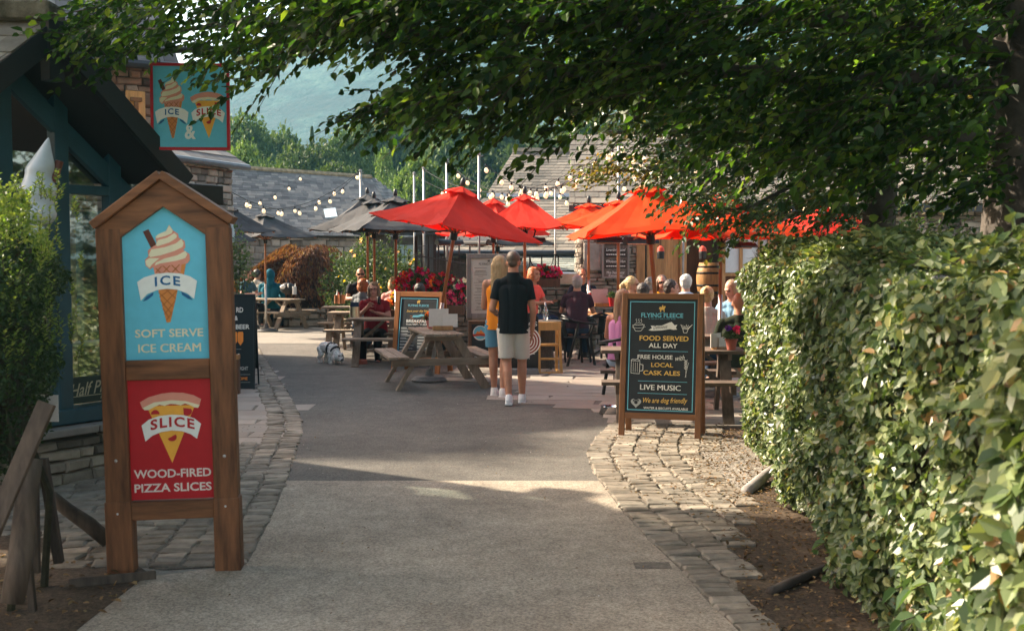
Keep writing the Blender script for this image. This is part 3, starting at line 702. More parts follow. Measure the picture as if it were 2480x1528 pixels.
# ================================================================== TREES, HEDGES, PLANTS
m_bark = M('beech_bark', (.055, .046, .038), .9, .45, 5, 30, .8, .02, c2=(.12, .10, .085))
m_twig = M('twig_bark', (.035, .022, .014), .85, .3, 20, 80, .4, .003)
m_beech = M_leaf('beech_leaf', [(0, (.008, .022, .005)), (.45, (.018, .046, .009)), (.85, (.055, .105, .016)), (1, (.12, .16, .024))], .55, .45, .3)
m_beech2 = M_leaf('far_beech_leaf', [(0, (.014, .040, .010)), (.5, (.028, .065, .014)), (.88, (.055, .10, .02)), (1, (.16, .11, .03))], .28, .38, .45)
m_turn = M_leaf('turning_leaf', [(0, (.05, .08, .015)), (.5, (.10, .10, .02)), (1, (.26, .13, .03))], .35, .5, .3)
def sprays(centers, dirs, rg, nleaf=(9, 15), tw=.38, leaf=(.055, .085), droop=.5):
    """leafy twigs: leaves alternate to both sides of each twig"""
    ps, al, nr, sz, tw_lines = [], [], [], [], []
    for c, d in zip(centers, dirs):
        d = d / np.linalg.norm(d); n = rg.integers(*nleaf); L = tw * rg.uniform(.6, 1.3)
        up = np.array([0, 0, 1.0]) + rg.normal(size=3) * .35; side = np.cross(d, up); side /= np.linalg.norm(side) + 1e-9; up = np.cross(side, d)
        for k in range(n):
            t = (k + .5) / n; p = c + d * L * t - np.array([0, 0, 1]) * droop * L * t * t * .5
            sgn = 1 if k % 2 else -1
            a = side * sgn * rg.uniform(.6, 1) + d * rg.uniform(.3, .9) + np.array([0, 0, -1]) * rg.uniform(.0, 1.0) * droop
            ps.append(p); al.append(a); nr.append(up + rg.normal(size=3) * .45); sz.append(rg.uniform(*leaf))
        tw_lines.append((c, c + d * L * .5 - np.array([0, 0, droop * L * .12]), c + d * L - np.array([0, 0, droop * L * .5])))
    return ps, al, nr, sz, tw_lines
def region(n, us, env, vtop, dfun, rg, dens=None, lift=lambda u: 0):
    out = []
    eu = [e[0] for e in env]; ev = [e[1] for e in env]
    while len(out) < n:
        u = rg.uniform(*us); lo = np.interp(u, eu, ev) - lift(u); v = rg.uniform(vtop, lo)
        if dens and rg.random() > dens(u, v): continue
        p = P(u, v, dfun(u, v) * rg.uniform(.88, 1.14)); out.append(np.array(p[:]))
    return out
rg = np.random.default_rng(11)
LIFT = lambda u: float(np.interp(u, [100, 500, 700, 1000, 1080, 1500, 1800], [30, 40, 75, 85, 60, 60, 20]))
ENV_A = [(80, -20), (100, 10), (150, 62), (180, 95), (260, 105), (360, 135), (430, 175), (500, 190), (560, 165), (590, 185), (620, 135), (680, 165), (730, 185), (790, 170), (860, 150), (930, 170), (1000, 170), (1060, 190), (1090, 290), (1130, 360), (1180, 335), (1215, 340), (1260, 275), (1310, 285), (1350, 310), (1420, 320), (1500, 285), (1600, 310), (1750, 330), (1900, 400), (2050, 440), (2200, 440), (2480, 520)]
dA_ = lambda u, v: float(np.interp(u, [0, 500, 1000, 1400, 2000, 2480], [8.4, 7.6, 6.4, 6.2, 6.6, 6.6]))
den = lambda u, v: float(np.interp(u, [100, 400, 700, 1000], [.42, .5, .62, 1.0])) * (1.0 if v > 20 or u > 800 else .75) * (.4 if 320 < u < 590 and v > 75 else 1)
CA = region(1650, (205, 2480), ENV_A, -120, dA_, rg, den, LIFT)
# the hanging branch in the middle and the dangling tips
for k in range(30):
    t = rg.random(); CA.append(np.array(P(1130 - 230 * t + rg.normal() * 8, 215 + 45 * t + rg.normal() * 7, 6.9 + rg.normal() * .12)[:]))
for (u, v, n) in ((1120, 290, 6), (1205, 290, 8), (655, 120, 7), (700, 150, 8), (590, 190, 4), (1360, 300, 8), (250, 60, 8), (280, 85, 8), (340, 110, 8), (225, 40, 5)):
    for k in range(n): CA.append(np.array(P(u + rg.normal() * 22, v + rg.normal() * 18, dA_(u, v) * rg.uniform(.97, 1.03))[:]))
DA = [np.array([-1.0, rg.normal() * .5, -.25 + rg.normal() * .35]) for _ in CA]
sA = sprays(CA, DA, rg)
# upper and outer crown, above the frame: keeps the sky off the lower leaves and dapples the path
up_c = [np.array([rg.uniform(-2.9, 7), rg.uniform(1.5, 12.5), rg.uniform(4.3, 7.5)]) for _ in range(1300)]
up_c = [c for c in up_c if (UV(c)[1] < -60 or c[0] > 3.3) and not (c[0] < 1.6 and (c[1] > 8.6 or rg.random() < .45))]
up_c += [np.array([rg.uniform(2.2, 7.5), rg.uniform(4.5, 12.5), rg.uniform(2.6, 5.5)]) for _ in range(600)]
up_c += [np.array([rg.uniform(-3.2, 1), rg.uniform(3.6, 7.2), rg.uniform(3.7, 4.8)]) for _ in range(90)]
up_c += [np.array([rg.uniform(-8.0, -3.0), rg.uniform(7.4, 8.1), rg.uniform(4.2, 5.6)]) for _ in range(130)] + [np.array([rg.uniform(-8.8, -5.2), rg.uniform(7.5, 9.6), rg.uniform(4.1, 5.9)]) for _ in range(380)]  # unseen leaf clusters added over the kiosk to shade the near path
up_c = [c for c in up_c if c[1] < 1 or UV(c)[1] < -60 or UV(c)[0] > 1900 and UV(c)[1] < 400 and c[1] > 6.5]
sU = sprays(up_c, rand_unit(len(up_c), rg) * np.array([1, 1, .4]), rg, (9, 14), .8, (.13, .2), .3)
allp = [sA[i] + sU[i] for i in range(4)]
bt = thing('beech_tree', 'big beech tree overhanging the path, its thick trunk rising behind the hedge at right', 'tree', (0, 0, 0))
link('crown', leaf_mesh('crown', *allp, m_beech), bt)
mb = MB()
for a, b, c in sA[4]: mb.tube([a, b, c], [.0035, .003, .0015], 3, False)
mb.build('twigs', m_twig, bt)
mb = MB(); tx, ty = 3.36, 7.3
prof = [(0, .50), (.35, .40), (.8, .34), (1.6, .31), (2.4, .30), (3.2, .33), (4.2, .26), (6.5, .2)]
rings = []
for z, r in prof:
    for k in range(20):
        a = 2 * math.pi * k / 20; rr = r * (1 + .10 * math.sin(3 * a + z * .6) + .05 * math.sin(7 * a + z * 2.1))
        rings.append((tx + rr * math.cos(a) + .05 * z * .5, ty + rr * math.sin(a), z))
mb.add(rings, [(i * 20 + k, i * 20 + (k + 1) % 20, (i + 1) * 20 + (k + 1) % 20, (i + 1) * 20 + k) for i in range(len(prof) - 1) for k in range(20)])
mb.build('trunk', m_bark, bt, smooth=True)
for z0, path, r in ((3.0, [(2150, 60, 7.1), (1800, 40, 6.7), (1400, 60, 6.3), (1080, 90, 6.5), (800, 60, 7.2), (500, 60, 7.8), (250, 70, 8.3)], .085),
                    (3.3, [(2200, -60, 6.8), (1700, -80, 6.2), (1200, -30, 6.2), (900, 20, 6.8), (650, 110, 7.4)], .075),
                    (2.7, [(2250, 180, 7.1), (1950, 190, 6.8), (1600, 160, 6.5), (1330, 180, 6.4), (1150, 230, 6.7), (980, 255, 6.9), (820, 292, 6.9)], .06),
                    (2.5, [(2200, 330, 7.4), (1980, 300, 7.4), (1750, 230, 7.0)], .05)):
    pts = [V3((tx, ty, z0))] + [P(*q) for q in path]; fine = []
    for a, b in zip(pts, pts[1:]):
        for k in range(4): fine.append(a.lerp(b, k / 4) + V3((0, random.uniform(-.03, .03), random.uniform(-.03, .03))))
    fine.append(pts[-1]); mb = MB(); mb.tube(fine, [r * (1 - .93 * i / (len(fine) - 1)) for i in range(len(fine))], 8); mb.build('limb', m_bark, bt, smooth=True)

# second tree, further back: the low fringe over the orange umbrellas
ENV_B = [(1400, 240), (1450, 250), (1520, 250), (1580, 270), (1640, 340), (1665, 440), (1720, 470), (1790, 490), (1850, 520), (1920, 520), (2000, 515), (2090, 590), (2200, 560), (2400, 560)]
rg = np.random.default_rng(23)
CB = region(1500, (1420, 2380), ENV_B, 120, lambda u, v: 10.6 + 1.2 * math.sin(u * .013 + v * .02), rg, lambda u, v: 1.0 if (v < 520 or u > 1650) and u < 2130 else .5)
for (u, v, n) in ((1700, 465, 8), (1740, 495, 10), (1760, 510, 8), (1850, 545, 9), (1800, 505, 10), (1640, 400, 8), (1570, 320, 12)):
    for k in range(n): CB.append(np.array(P(u + rg.normal() * 25, v + rg.normal() * 14, 9.6 + rg.normal() * .3)[:]))
DB = [np.array([-.8, rg.normal() * .7, -.2 + rg.normal() * .4]) for _ in CB]
sB = sprays(CB, DB, rg, (8, 14), .40, (.05, .075), .5)
b2 = thing('beech_tree', 'second beech with a thinner dark trunk and low leafy fringe hanging over the orange umbrellas', 'tree')
link('crown', leaf_mesh('crown', *sB[:4], m_beech2), b2)
CT = [np.array(P(rg.uniform(1440, 1650), 418 + rg.normal() * 18 - abs(rg.normal()) * 10, 9.8 + rg.normal() * .2)[:]) for _ in range(60)]
sT = sprays(CT, [np.array([-1, rg.normal() * .4, -.1 + rg.normal() * .2]) for _ in CT], rg, (6, 10), .3, (.045, .065), .4)
link('turning_leaves', leaf_mesh('turning_leaves', *sT[:4], m_turn), b2)
mb = MB()
for a, b, c in sB[4] + sT[4]: mb.tube([a, b, c], [.004, .003, .0015], 3, False)
mb.build('twigs', m_twig, b2)
mb = MB(); t0 = V3(((2130 - CX) / F * 10.6, 10.6, 0))
mb.tube([t0, t0 + V3((.02, 0, .8)), t0 + V3((-.02, 0, 2)), t0 + V3((.05, 0, 3.5)), t0 + V3((.3, .2, 6))], [.22, .17, .155, .15, .1], 14); mb.build('trunk', m_bark, b2, smooth=True)
for path, r in (([(1950, 300, 10.4), (1750, 360, 10.2), (1600, 400, 9.9), (1450, 425, 9.8)], .04), ([(1980, 420, 10.4), (1820, 500, 10.0), (1680, 525, 9.7)], .035), ([(1900, 200, 10.6), (1600, 240, 10.6), (1450, 290, 10.6)], .05)):
    pts = [t0 + V3((0, 0, 2.4))] + [P(*q) for q in path]; mb = MB(); mb.tube(pts, [r * (1 - .9 * i / (len(pts) - 1)) for i in range(len(pts))], 7); mb.build('limb', m_bark, b2, smooth=True)

# ---- right hand beech hedge
m_hedge = M_leaf('hedge_leaf', [(0, (.025, .05, .014)), (.3, (.075, .115, .035)), (.6, (.13, .17, .06)), (.85, (.20, .23, .10)), (.96, (.28, .28, .10)), (.972, (.22, .12, .04)), (1, (.26, .16, .06))], .25, .38, .6)
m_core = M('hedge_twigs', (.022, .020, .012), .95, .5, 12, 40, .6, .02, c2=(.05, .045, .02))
rg = np.random.default_rng(31)
def lump(y, z): return .055 * np.sin(y * 3.1 + z * 2.2) + .045 * np.sin(y * 7.3 - z * 5.1 + 1.3) + .03 * np.sin(y * 13 + z * 11)
xf = lambda y: 1.63 + (y - 5) * .103
HT = lambda y: 1.70 - .07 * np.clip((6.5 - y) / 2.5, 0, 1) + .03 * np.sin(y * 2.3) + .03 * np.sin(y * 5.7)
N = 40000; yy = 3.3 + (10.55 - 3.3) * rg.random(N) ** 1.0; zz = .04 + (1.66 - .07 * np.clip((6.5 - yy) / 2.5, 0, 1)) * rg.random(N)
round_top = np.clip((zz - 1.45) / .27, 0, 1) ** 2 * .16; under = np.clip((.45 - zz) / .45, 0, 1) ** 1.5 * .10
end = np.clip((yy - 10.2) / .35, 0, 1) ** 2 * .25
xx = xf(yy) + lump(yy, zz) + round_top + under + end - .03 + np.abs(rg.normal(size=N)) * .06
nn = np.stack([-np.ones(N), -.35 + .3 * rg.normal(size=N), .55 + .35 * rg.normal(size=N)], 1) + rg.normal(size=(N, 3)) * .35
aa = np.stack([-.35 + .4 * rg.normal(size=N), rg.normal(size=N) * .8, -.55 + .5 * rg.normal(size=N)], 1)
A1 = [np.stack([xx, yy, zz], 1), aa, nn, rg.uniform(.030, .064, N)]
N = 7500; yy = rg.uniform(3.3, 10.6, N); x_ = xf(yy) + .12 + rg.random(N) ** 1.4 * 1.2
A2 = [np.stack([x_, yy, HT(yy) + lump(yy, x_) * .7 + np.abs(rg.normal(size=N)) * .03 + .02], 1), np.stack([rg.normal(size=N), rg.normal(size=N), .5 + .5 * rg.normal(size=N)], 1), rand_unit(N, rg) * .5 + np.array([-.2, 0, 1]), rg.uniform(.04, .07, N)]
N = 3500; xx = 2.2 + rg.random(N) * 1.2; zz = .04 + 1.65 * rg.random(N)
A3 = [np.stack([xx, 10.55 + lump(xx, zz) + rg.normal(size=N) * .04, zz], 1), rand_unit(N, rg) + np.array([0, .2, -.4]), rand_unit(N, rg) * .5 + np.array([-.2, .8, .4]), rg.uniform(.04, .06, N)]
N = 6500; yb = rg.uniform(.4, 3.35, N); zb_ = .04 + 1.6 * rg.random(N)
A4 = [np.stack([xf(yb) + lump(yb, zb_) - .03 + np.abs(rg.normal(size=N)) * .05, yb, zb_], 1), np.stack([-.35 + .4 * rg.normal(size=N), rg.normal(size=N) * .8, -.55 + .5 * rg.normal(size=N)], 1), np.stack([-np.ones(N), -.35 + .3 * rg.normal(size=N), .55 + .35 * rg.normal(size=N)], 1), rg.uniform(.05, .085, N)]
N = 2600; yb = rg.uniform(.4, 3.35, N)
A5 = [np.stack([xf(yb) + .08 + rg.random(N) * 1.2, yb, HT(yb) + .02 + np.abs(rg.normal(size=N)) * .03], 1), rand_unit(N, rg) + np.array([0, 0, .3]), rand_unit(N, rg) * .5 + np.array([-.2, 0, 1]), rg.uniform(.06, .09, N)]
hd = thing('beech_hedge', 'tall clipped beech hedge with pale sunlit leaves along the right side of the path', 'hedge')
link('foliage', leaf_mesh('foliage', *[np.concatenate([q[i] for q in (A1, A2, A3, A4, A5)]) for i in range(4)], m_hedge, width=.68), hd)
mb = MB()
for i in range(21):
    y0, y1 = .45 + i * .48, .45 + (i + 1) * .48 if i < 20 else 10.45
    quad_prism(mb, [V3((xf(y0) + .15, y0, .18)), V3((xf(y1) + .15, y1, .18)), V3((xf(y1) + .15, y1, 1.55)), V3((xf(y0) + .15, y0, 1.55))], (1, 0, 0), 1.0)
    for k in range(3): 
        yk = random.uniform(y0, y1); mb.tube([(xf(yk) + .22, yk, 0), (xf(yk) + .16, yk + .05, .25), (xf(yk) + .2, yk, .5)], [.02, .015, .01], 6)
mb.build('stems', m_core, hd)
mb = MB()
for k in range(420):
    y0, z0 = rg.uniform(3.6, 10.5), rg.uniform(.1, 1.72); p = np.array([xf(y0) + .02, y0, z0]); d = np.array([-.9, rg.normal() * .5, rg.normal() * .6 + .2]); d *= rg.uniform(.05, .13) / np.linalg.norm(d); mb.tube([p, p + d * .6, p + d + np.array([0, 0, .01])], [.0022, .0018, .001], 3, False)
mb.build('twigs', m_twig, hd)
# elder sapling with broad bright leaflets, lower right corner
m_elder = M_leaf('elder_leaf', [(0, (.04, .085, .03)), (.5, (.08, .135, .055)), (1, (.14, .19, .09))], .28, .38, .5)
el = thing('elder_shrub', 'broad leaved elder shoots with large smooth leaflets at the near end of the hedge', 'shrub')
ps, al, nr, sz = [], [], [], []; mb = MB(); rg = np.random.default_rng(41)
for (u, v, d) in ((2290, 1390, 4.1), (2370, 1300, 4.0), (2250, 1480, 4.15), (2420, 1440, 3.9), (2330, 1500, 4.0), (2460, 1220, 3.8), (2400, 1180, 4.0), (2330, 800, 4.6), (2310, 900, 4.6), (2440, 760, 4.3), (2290, 740, 4.9), (2480, 1350, 3.8), (2470, 1510, 3.8), (2020, 1290, 6.4), (2310, 1440, 4.2), (2390, 1500, 4.0), (2240, 1400, 4.3), (2350, 1350, 4.15), (2440, 1330, 3.9), (2280, 1320, 4.25), (2210, 1510, 4.3), (2430, 1100, 4.0), (2330, 1250, 4.2)):
    c = np.array(P(u, v, d)[:]); dd = np.array([-.7, -.35, -.35]) + rg.normal(size=3) * .25; dd /= np.linalg.norm(dd); big = .085 if d < 6 else .11
    side = np.cross(dd, [0, 0, 1]); side /= np.linalg.norm(side)
    st = c - dd * .16 + np.array([.12, .05, .0])
    mb.tube([st, c, c + dd * .16], [.004, .003, .002], 5)
    for t, s in ((-.10, 1), (-.10, -1), (-.01, 1), (-.01, -1), (.08, 1), (.08, -1), (.15, 0)):
        ps.append(c + dd * t); al.append(dd * (.45 if s else 1) + side * s + np.array([0, 0, -.25])); nr.append(np.array([-.4, -.4, 1.0]) + rg.normal(size=3) * .25); sz.append(big * rg.uniform(.8, 1.2))
link('leaflets', leaf_mesh('leaflets', ps, al, nr, sz, m_elder, width=.46, fold=.3, droop=.25), el); mb.build('stem', m_twig, el)

# ---- left privet hedge
m_privet = M_leaf('privet_leaf', [(0, (.010, .026, .008)), (.5, (.02, .046, .012)), (.9, (.035, .065, .018)), (1, (.07, .10, .03))], .2, .45, .3)
lh = thing('privet_hedge', 'overgrown small leaved hedge with sunlit tips between the kiosk and the left edge', 'hedge')
rg = np.random.default_rng(51); N = 46000
y_ = rg.uniform(4.75, 7.0, N); z_ = .62 + 1.42 * rg.random(N) ** .8; dx = np.abs(rg.normal(size=N)) * .14
edge = -2.24 - np.clip(y_ - 5.3, 0, 2) * .36 - .05 * np.sin(z_ * 6 + y_ * 3) - .04 * np.sin(z_ * 15) - np.clip(z_ - 1.75, 0, 1) * .5 - np.clip(1.0 - z_, 0, 1) * .4
x_ = edge - dx * 1.3
frt = rg.random(N) < .6
x_[frt] = edge[frt] - rg.random(frt.sum()) * 1.1; y_[frt] = 4.75 + dx[frt] + .05 * np.sin(x_[frt] * 9 + z_[frt] * 7)
top = 1.98 + .12 * np.sin(x_ * 5) + .05 * np.sin(x_ * 17 + y_ * 9); ok = z_ < top
a1 = rand_unit(N, rg) + np.array([.2, -.2, .6]); n1 = rand_unit(N, rg) + np.array([.1, -.3, .6])
lit_top = ok & (z_ > top - .22)
ok = ok & ~lit_top
m_privet_sunlit = M_leaf('sunlit_tint_privet_leaf', [(0, (.06, .11, .02)), (.5, (.13, .20, .04)), (1, (.26, .30, .08))], .35, .4, .5)  # sunlight on the hedge top, put into a brighter yellow-green leaf colour
link('sunlit_tint_leaves', leaf_mesh('sunlit_tint_leaves', np.stack([x_, y_, z_], 1)[lit_top], a1[lit_top], n1[lit_top], rg.uniform(.02, .034, lit_top.sum()), m_privet_sunlit, width=.55), lh)
Q = [np.stack([x_, y_, z_], 1)[ok], a1[ok], n1[ok], rg.uniform(.018, .032, N)[ok]]
mb = MB(); tp = [[], [], [], []]
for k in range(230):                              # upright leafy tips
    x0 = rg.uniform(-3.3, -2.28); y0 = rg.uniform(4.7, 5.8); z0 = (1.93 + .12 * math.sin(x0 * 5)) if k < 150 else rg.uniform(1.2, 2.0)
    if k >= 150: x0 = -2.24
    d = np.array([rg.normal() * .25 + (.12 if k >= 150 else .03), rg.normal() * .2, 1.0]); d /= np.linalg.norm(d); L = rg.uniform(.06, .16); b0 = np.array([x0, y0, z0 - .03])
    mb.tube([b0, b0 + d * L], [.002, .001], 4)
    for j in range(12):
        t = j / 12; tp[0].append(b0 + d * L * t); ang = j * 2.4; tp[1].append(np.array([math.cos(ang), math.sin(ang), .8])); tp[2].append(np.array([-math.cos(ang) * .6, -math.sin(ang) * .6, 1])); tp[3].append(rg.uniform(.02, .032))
link('foliage', leaf_mesh('foliage', *Q, m_privet, width=.55), lh); link('tip_leaves', leaf_mesh('tip_leaves', *tp, m_privet_sunlit, width=.55), lh)
mb.build('shoots', m_twig, lh)
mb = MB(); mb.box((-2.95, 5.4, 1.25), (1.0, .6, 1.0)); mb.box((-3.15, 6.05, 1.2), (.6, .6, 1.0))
for k in range(16): x0, y0 = rg.uniform(-3.3, -2.35), rg.uniform(4.9, 5.7); mb.tube([(x0, y0, 0), (x0 + rg.normal() * .05, y0, .5), (x0 + rg.normal() * .1, y0, 1.0)], [.022, .018, .012], 6)
mb.build('stems', m_core, lh)

# ---- background trees
def crown_proto(name, seed, mat, n=7000, leaf=(.16, .30), conifer=False, H=6.0, R=3.0):
    rg = np.random.default_rng(seed); P_, A_, N_, Z_ = [], [], [], []
    if conifer:
        t = rg.random(n) ** .7; r = (1 - t) * R * .55 * (0.55 + .45 * rg.random(n)); a = rg.uniform(0, 6.283, n)
        pos = np.stack([r * np.cos(a), r * np.sin(a), 1 + t * (H - 1) - r * .35], 1); al = np.stack([np.cos(a), np.sin(a), -.5 + 0 * a], 1); nr = rand_unit(n, rg) * .4 + [0, 0, 1]
    else:
        cl = []
        for k in range(22):
            th = rg.uniform(0, 6.283); el_ = rg.uniform(-.25, 1); rr = math.sqrt(1 - min(.98, el_ * el_)) if el_ > 0 else .95
            c = np.array([math.cos(th) * R * .68 * rr, math.sin(th) * R * .68 * rr, H * .52 + el_ * H * .36]); cl.append((c, rg.uniform(.55, 1.15) * R * .36))
        w_ = np.array([c[1] ** 2 for c in cl]); idx = rg.choice(len(cl), n, p=w_ / w_.sum()); d = rand_unit(n, rg); d[:, 2] = np.where(d[:, 2] < -.3, -d[:, 2], d[:, 2])
        C = np.array([cl[i][0] for i in idx]); rad = np.array([cl[i][1] for i in idx]) * (1 - .35 * rg.random(n) ** 2) * (1 + .2 * rg.normal(size=n))
        pos = C + d * rad[:, None] * np.array([1, 1, .8]); al = d + rand_unit(n, rg) * .8 + [0, 0, -.3]; nr = d + rand_unit(n, rg) * .7 + [0, 0, .5]
    return leaf_mesh(name, pos, al, nr, rg.uniform(*leaf, n), mat, width=.75)
def tl(name, k): return M_leaf(name, [(0, sc((.030, .055, .016), k)), (.5, sc((.055, .09, .026), k)), (1, sc((.10, .14, .04), k))], .2, .6, .2)
t_dark, t_mid, t_lite, t_yel = tl('dark_tree_leaf', .75), tl('mid_tree_leaf', 1.1), tl('light_tree_leaf', 1.6), M_leaf('yellowish_tree_leaf', [(0, (.07, .09, .02)), (.6, (.14, .15, .035)), (1, (.2, .19, .06))], .25, .6, .2)
protos = {'d': [crown_proto('crown', 61, t_dark), crown_proto('crown', 62, t_dark)], 'm': [crown_proto('crown', 63, t_mid), crown_proto('crown', 64, t_mid)],
          'l': [crown_proto('crown', 65, t_lite), crown_proto('crown', 66, t_lite)], 'y': [crown_proto('crown', 67, t_yel)], 'c': [crown_proto('crown', 68, t_dark, 3500, (.2, .35), True)]}
mbt = MB(); mbt.tube([(0, 0, 0), (.05, 0, 1.5), (0, .05, 3.2), (.1, 0, 4.4)], [.26, .2, .14, .06], 8)
for a in range(4): mbt.tube([(0, 0, 1.8 + a * .3), (math.cos(a * 1.7) * .8, math.sin(a * 1.7) * .8, 3 + a * .2), (math.cos(a * 1.7) * 1.5, math.sin(a * 1.7) * 1.5, 3.7 + a * .2)], [.1, .07, .03], 6)
trunk0 = None
TREES = [(-989, -680, 14.9, 690, 'd', 'unseen dense tree added left of the stone house to shade the path'), (585, 288, 62, 190, 'm', 'rounded tree at the foot of the fell, beside the hanging sign'), (668, 296, 68, 170, 'm', 'broad tree on the wooded skyline left of the small conifer'),  # first tree stands out of view, added to shade the middle tarmac
         (759, 300, 72, 80, 'c', 'small pointed conifer standing out on the wooded skyline'), (738, 335, 56, 190, 'd', 'dark bushy tree just above the barn ridge below the conifer'),
         (842, 322, 60, 170, 'm', 'leafy tree above the middle of the barn ridge'), (590, 350, 42, 160, 'l', 'bright laurel like tree rising right behind the cottage roof'),
         (905, 300, 76, 190, 'd', 'dark tree on the wooded skyline right of the conifer'), (985, 268, 80, 190, 'y', 'yellow green tree high on the wooded skyline'),
         (1062, 205, 84, 210, 'l', 'tallest pale tree on the skyline, below the hanging beech branch'), (930, 366, 46, 95, 'l', 'slim sunlit tree beyond the right end of the barn'),
         (1025, 385, 43, 170, 'l', 'bright green bushy tree behind the tall metal light poles'), (1130, 275, 70, 220, 'm', 'large grey green tree filling the middle of the wood'),
         (1090, 420, 48, 200, 'd', 'dark undergrowth tree between the front red umbrella and the wood'), (1230, 285, 66, 210, 'd', 'dark tree behind the tallest metal light pole'),
         (1330, 290, 64, 220, 'd', 'dark dense tree above the slate roof ridge left of the chimney'), (1440, 285, 62, 200, 'm', 'tree immediately left of the stone chimney'),
         (805, 400, 50, 150, 'd', 'low dark bush tree behind the barn ridge'), (1560, 250, 60, 240, 'd', 'tree behind the pub roof seen through the beech leaves'),
         (1780, 230, 58, 300, 'd', 'wide tree above the pub roof behind the beech fringe'), (2050, 200, 56, 320, 'd', 'tree far right beyond the pub roof'), (2330, 180, 34, 330, 'd', 'dark tree at far right just left of the big beech trunk'),
         (660, 380, 40, 120, 'm', 'rounded bush tree on the barn ridge near the cottage')]
cnt = {}
for (u, v, d, wpx, kind, lab) in TREES:
    k = cnt.get(kind, 0); cnt[kind] = k + 1; me = protos[kind][k % len(protos[kind])]
    zt = P(u, v, d).z; x = (u - CX) / F * d
    tr = thing('conifer_tree' if kind == 'c' else 'leafy_tree', lab, 'tree', (x, d, 0), random.uniform(0, 6.28), 'trees of the wood behind the buildings')
    sx = (wpx / F * d) / 5.2; tr.scale = (sx, sx, zt / 6.1)
    link('crown', me, tr)
    if trunk0 is None: t_o = mbt.build('trunk', m_bark, tr); trunk0 = t_o.data
    else: link('trunk', trunk0, tr)
# ---- weeping maple, its rock edging, roses, olive shrub
m_maple = M_leaf('maple_leaf', [(0, (.05, .020, .014)), (.45, (.10, .036, .020)), (.8, (.155, .06, .028)), (1, (.15, .095, .03))], .3, .6, .2)
jm = thing('weeping_maple', 'low mound of russet weeping maple behind the picnic table at the far left', 'shrub', (P(735, 700, 29).x, 29, 0))
rg = np.random.default_rng(71); N = 13000; th = rg.uniform(0, 6.283, N); q = rg.random(N); rad = .15 + 1.42 * np.sqrt(q)
hump = 1 + .16 * np.sin(th * 3 + rad * 3) + .12 * np.sin(th * 7 + rad * 5)
rr = rad * hump; hz = (2.05 + .28 * np.sin(th * 2 + rad * 4) * rad / 1.6) * np.sqrt(np.clip(1 - (rad / 1.72) ** 2.2, 0, 1)) - np.abs(rg.normal(size=N)) * .10 - (rg.random(N) < .25) * rg.random(N) * .7
dr = np.stack([np.cos(th), np.sin(th), -1.1 + 0 * th], 1) + rand_unit(N, rg) * .35
link('crown', leaf_mesh('crown', np.stack([rr * np.cos(th), rr * np.sin(th), np.clip(hz, .12, 3)], 1), dr, rand_unit(N, rg) * .6 + [0, 0, 1], rg.uniform(.07, .15, N), m_maple, width=.32), jm)
mb = MB()
for k in range(6): a = k * 1.05; mb.tube([(0, 0, 0), (.25 * math.cos(a), .25 * math.sin(a), .8), (.8 * math.cos(a), .8 * math.sin(a), 1.5), (1.2 * math.cos(a), 1.2 * math.sin(a), 1.1)], [.07, .05, .03, .01], 6)
mb.build('trunk', m_twig, jm)
mb = MB(); mb.lathe([(1.2, .05), (1.15, .6), (.9, 1.2), (.4, 1.65), (.05, 1.75)], (0, 0, 0), 16); mb.build('inner_branches', M('shaded_twigs', (.03, .014, .01), .95, .4, 12), jm)  # solid dark brown mound filling the inside of the crown
rw = thing('rock_edging', 'low dry rock edging at the foot of the russet maple', 'rock wall'); mb = MB()
rubble(mb, (P(560, 790, 27.6).x, 27.6), (P(860, 790, 27.6).x, 27.6), 0, .46, (0, -1, 0), .12, .22, .15, .5, dep=.14); mb.build('stones', m_rubble, rw)
mb = MB(); mb.box((P(710, 790, 28).x, 28.0, .2), (3.1, .8, .4)); mb.build('soil', m_earth, rw)
def bush(name, lab, loc, R, H, leafm, n, leaf, seed, blooms=(), z0=.1, cat='plant', stems=True, sq=1.0):
    rg = np.random.default_rng(seed); t = thing(name, lab, cat, loc); d = rand_unit(n, rg)
    r = rg.random(n) ** .45; lob = 1 + .22 * np.sin(d[:, 0] * 7 + d[:, 2] * 5 + seed) + .15 * np.sin(d[:, 1] * 9 - d[:, 2] * 7)
    pos = d * (r * lob)[:, None] * np.array([R, R * sq, (H - z0) / 2]) + [0, 0, (H + z0) / 2]
    link('foliage', leaf_mesh('foliage', pos, d + rand_unit(n, rg) * .9, d + rand_unit(n, rg) * .6 + [0, 0, .6], rg.uniform(*leaf, n), leafm, width=.55), t)
    for bm, nb, size in blooms:
        dd = rand_unit(nb, rg); dd[:, 2] = np.abs(dd[:, 2]) * rg.choice([1, 1, -.3], nb); dd[:, 1] = -np.abs(dd[:, 1]) * rg.choice([1, 1, 1, -1], nb)
        ctr = dd * (.92 + .2 * rg.random(nb))[:, None] * np.array([R, R * sq, (H - z0) / 2]) + [0, 0, (H + z0) / 2]
        k = 9; c = np.repeat(ctr, k, 0); a = rand_unit(nb * k, rg) + np.repeat(dd, k, 0) * .6
        link('blooms', leaf_mesh('blooms', c, a, rand_unit(nb * k, rg) * .4 + np.repeat(dd, k, 0), rg.uniform(size * .7, size * 1.2, nb * k), bm, width=.9, fold=.3), t)
    if stems:
        mb = MB()
        for k in range(7): a = k * .9; mb.tube([(.03 * math.cos(a), .03 * math.sin(a), 0), (R * .35 * math.cos(a), R * .35 * math.sin(a) * sq, H * .5), (R * .6 * math.cos(a), R * .6 * math.sin(a) * sq, H * .8)], [.012, .008, .003], 5)
        mb.build('stems', m_twig, t)
    return t
def bm_(name, c): return M_leaf(name, [(0, sc(c, .6)), (.5, c), (1, sc(c, 1.35))], .35, .5, .2)
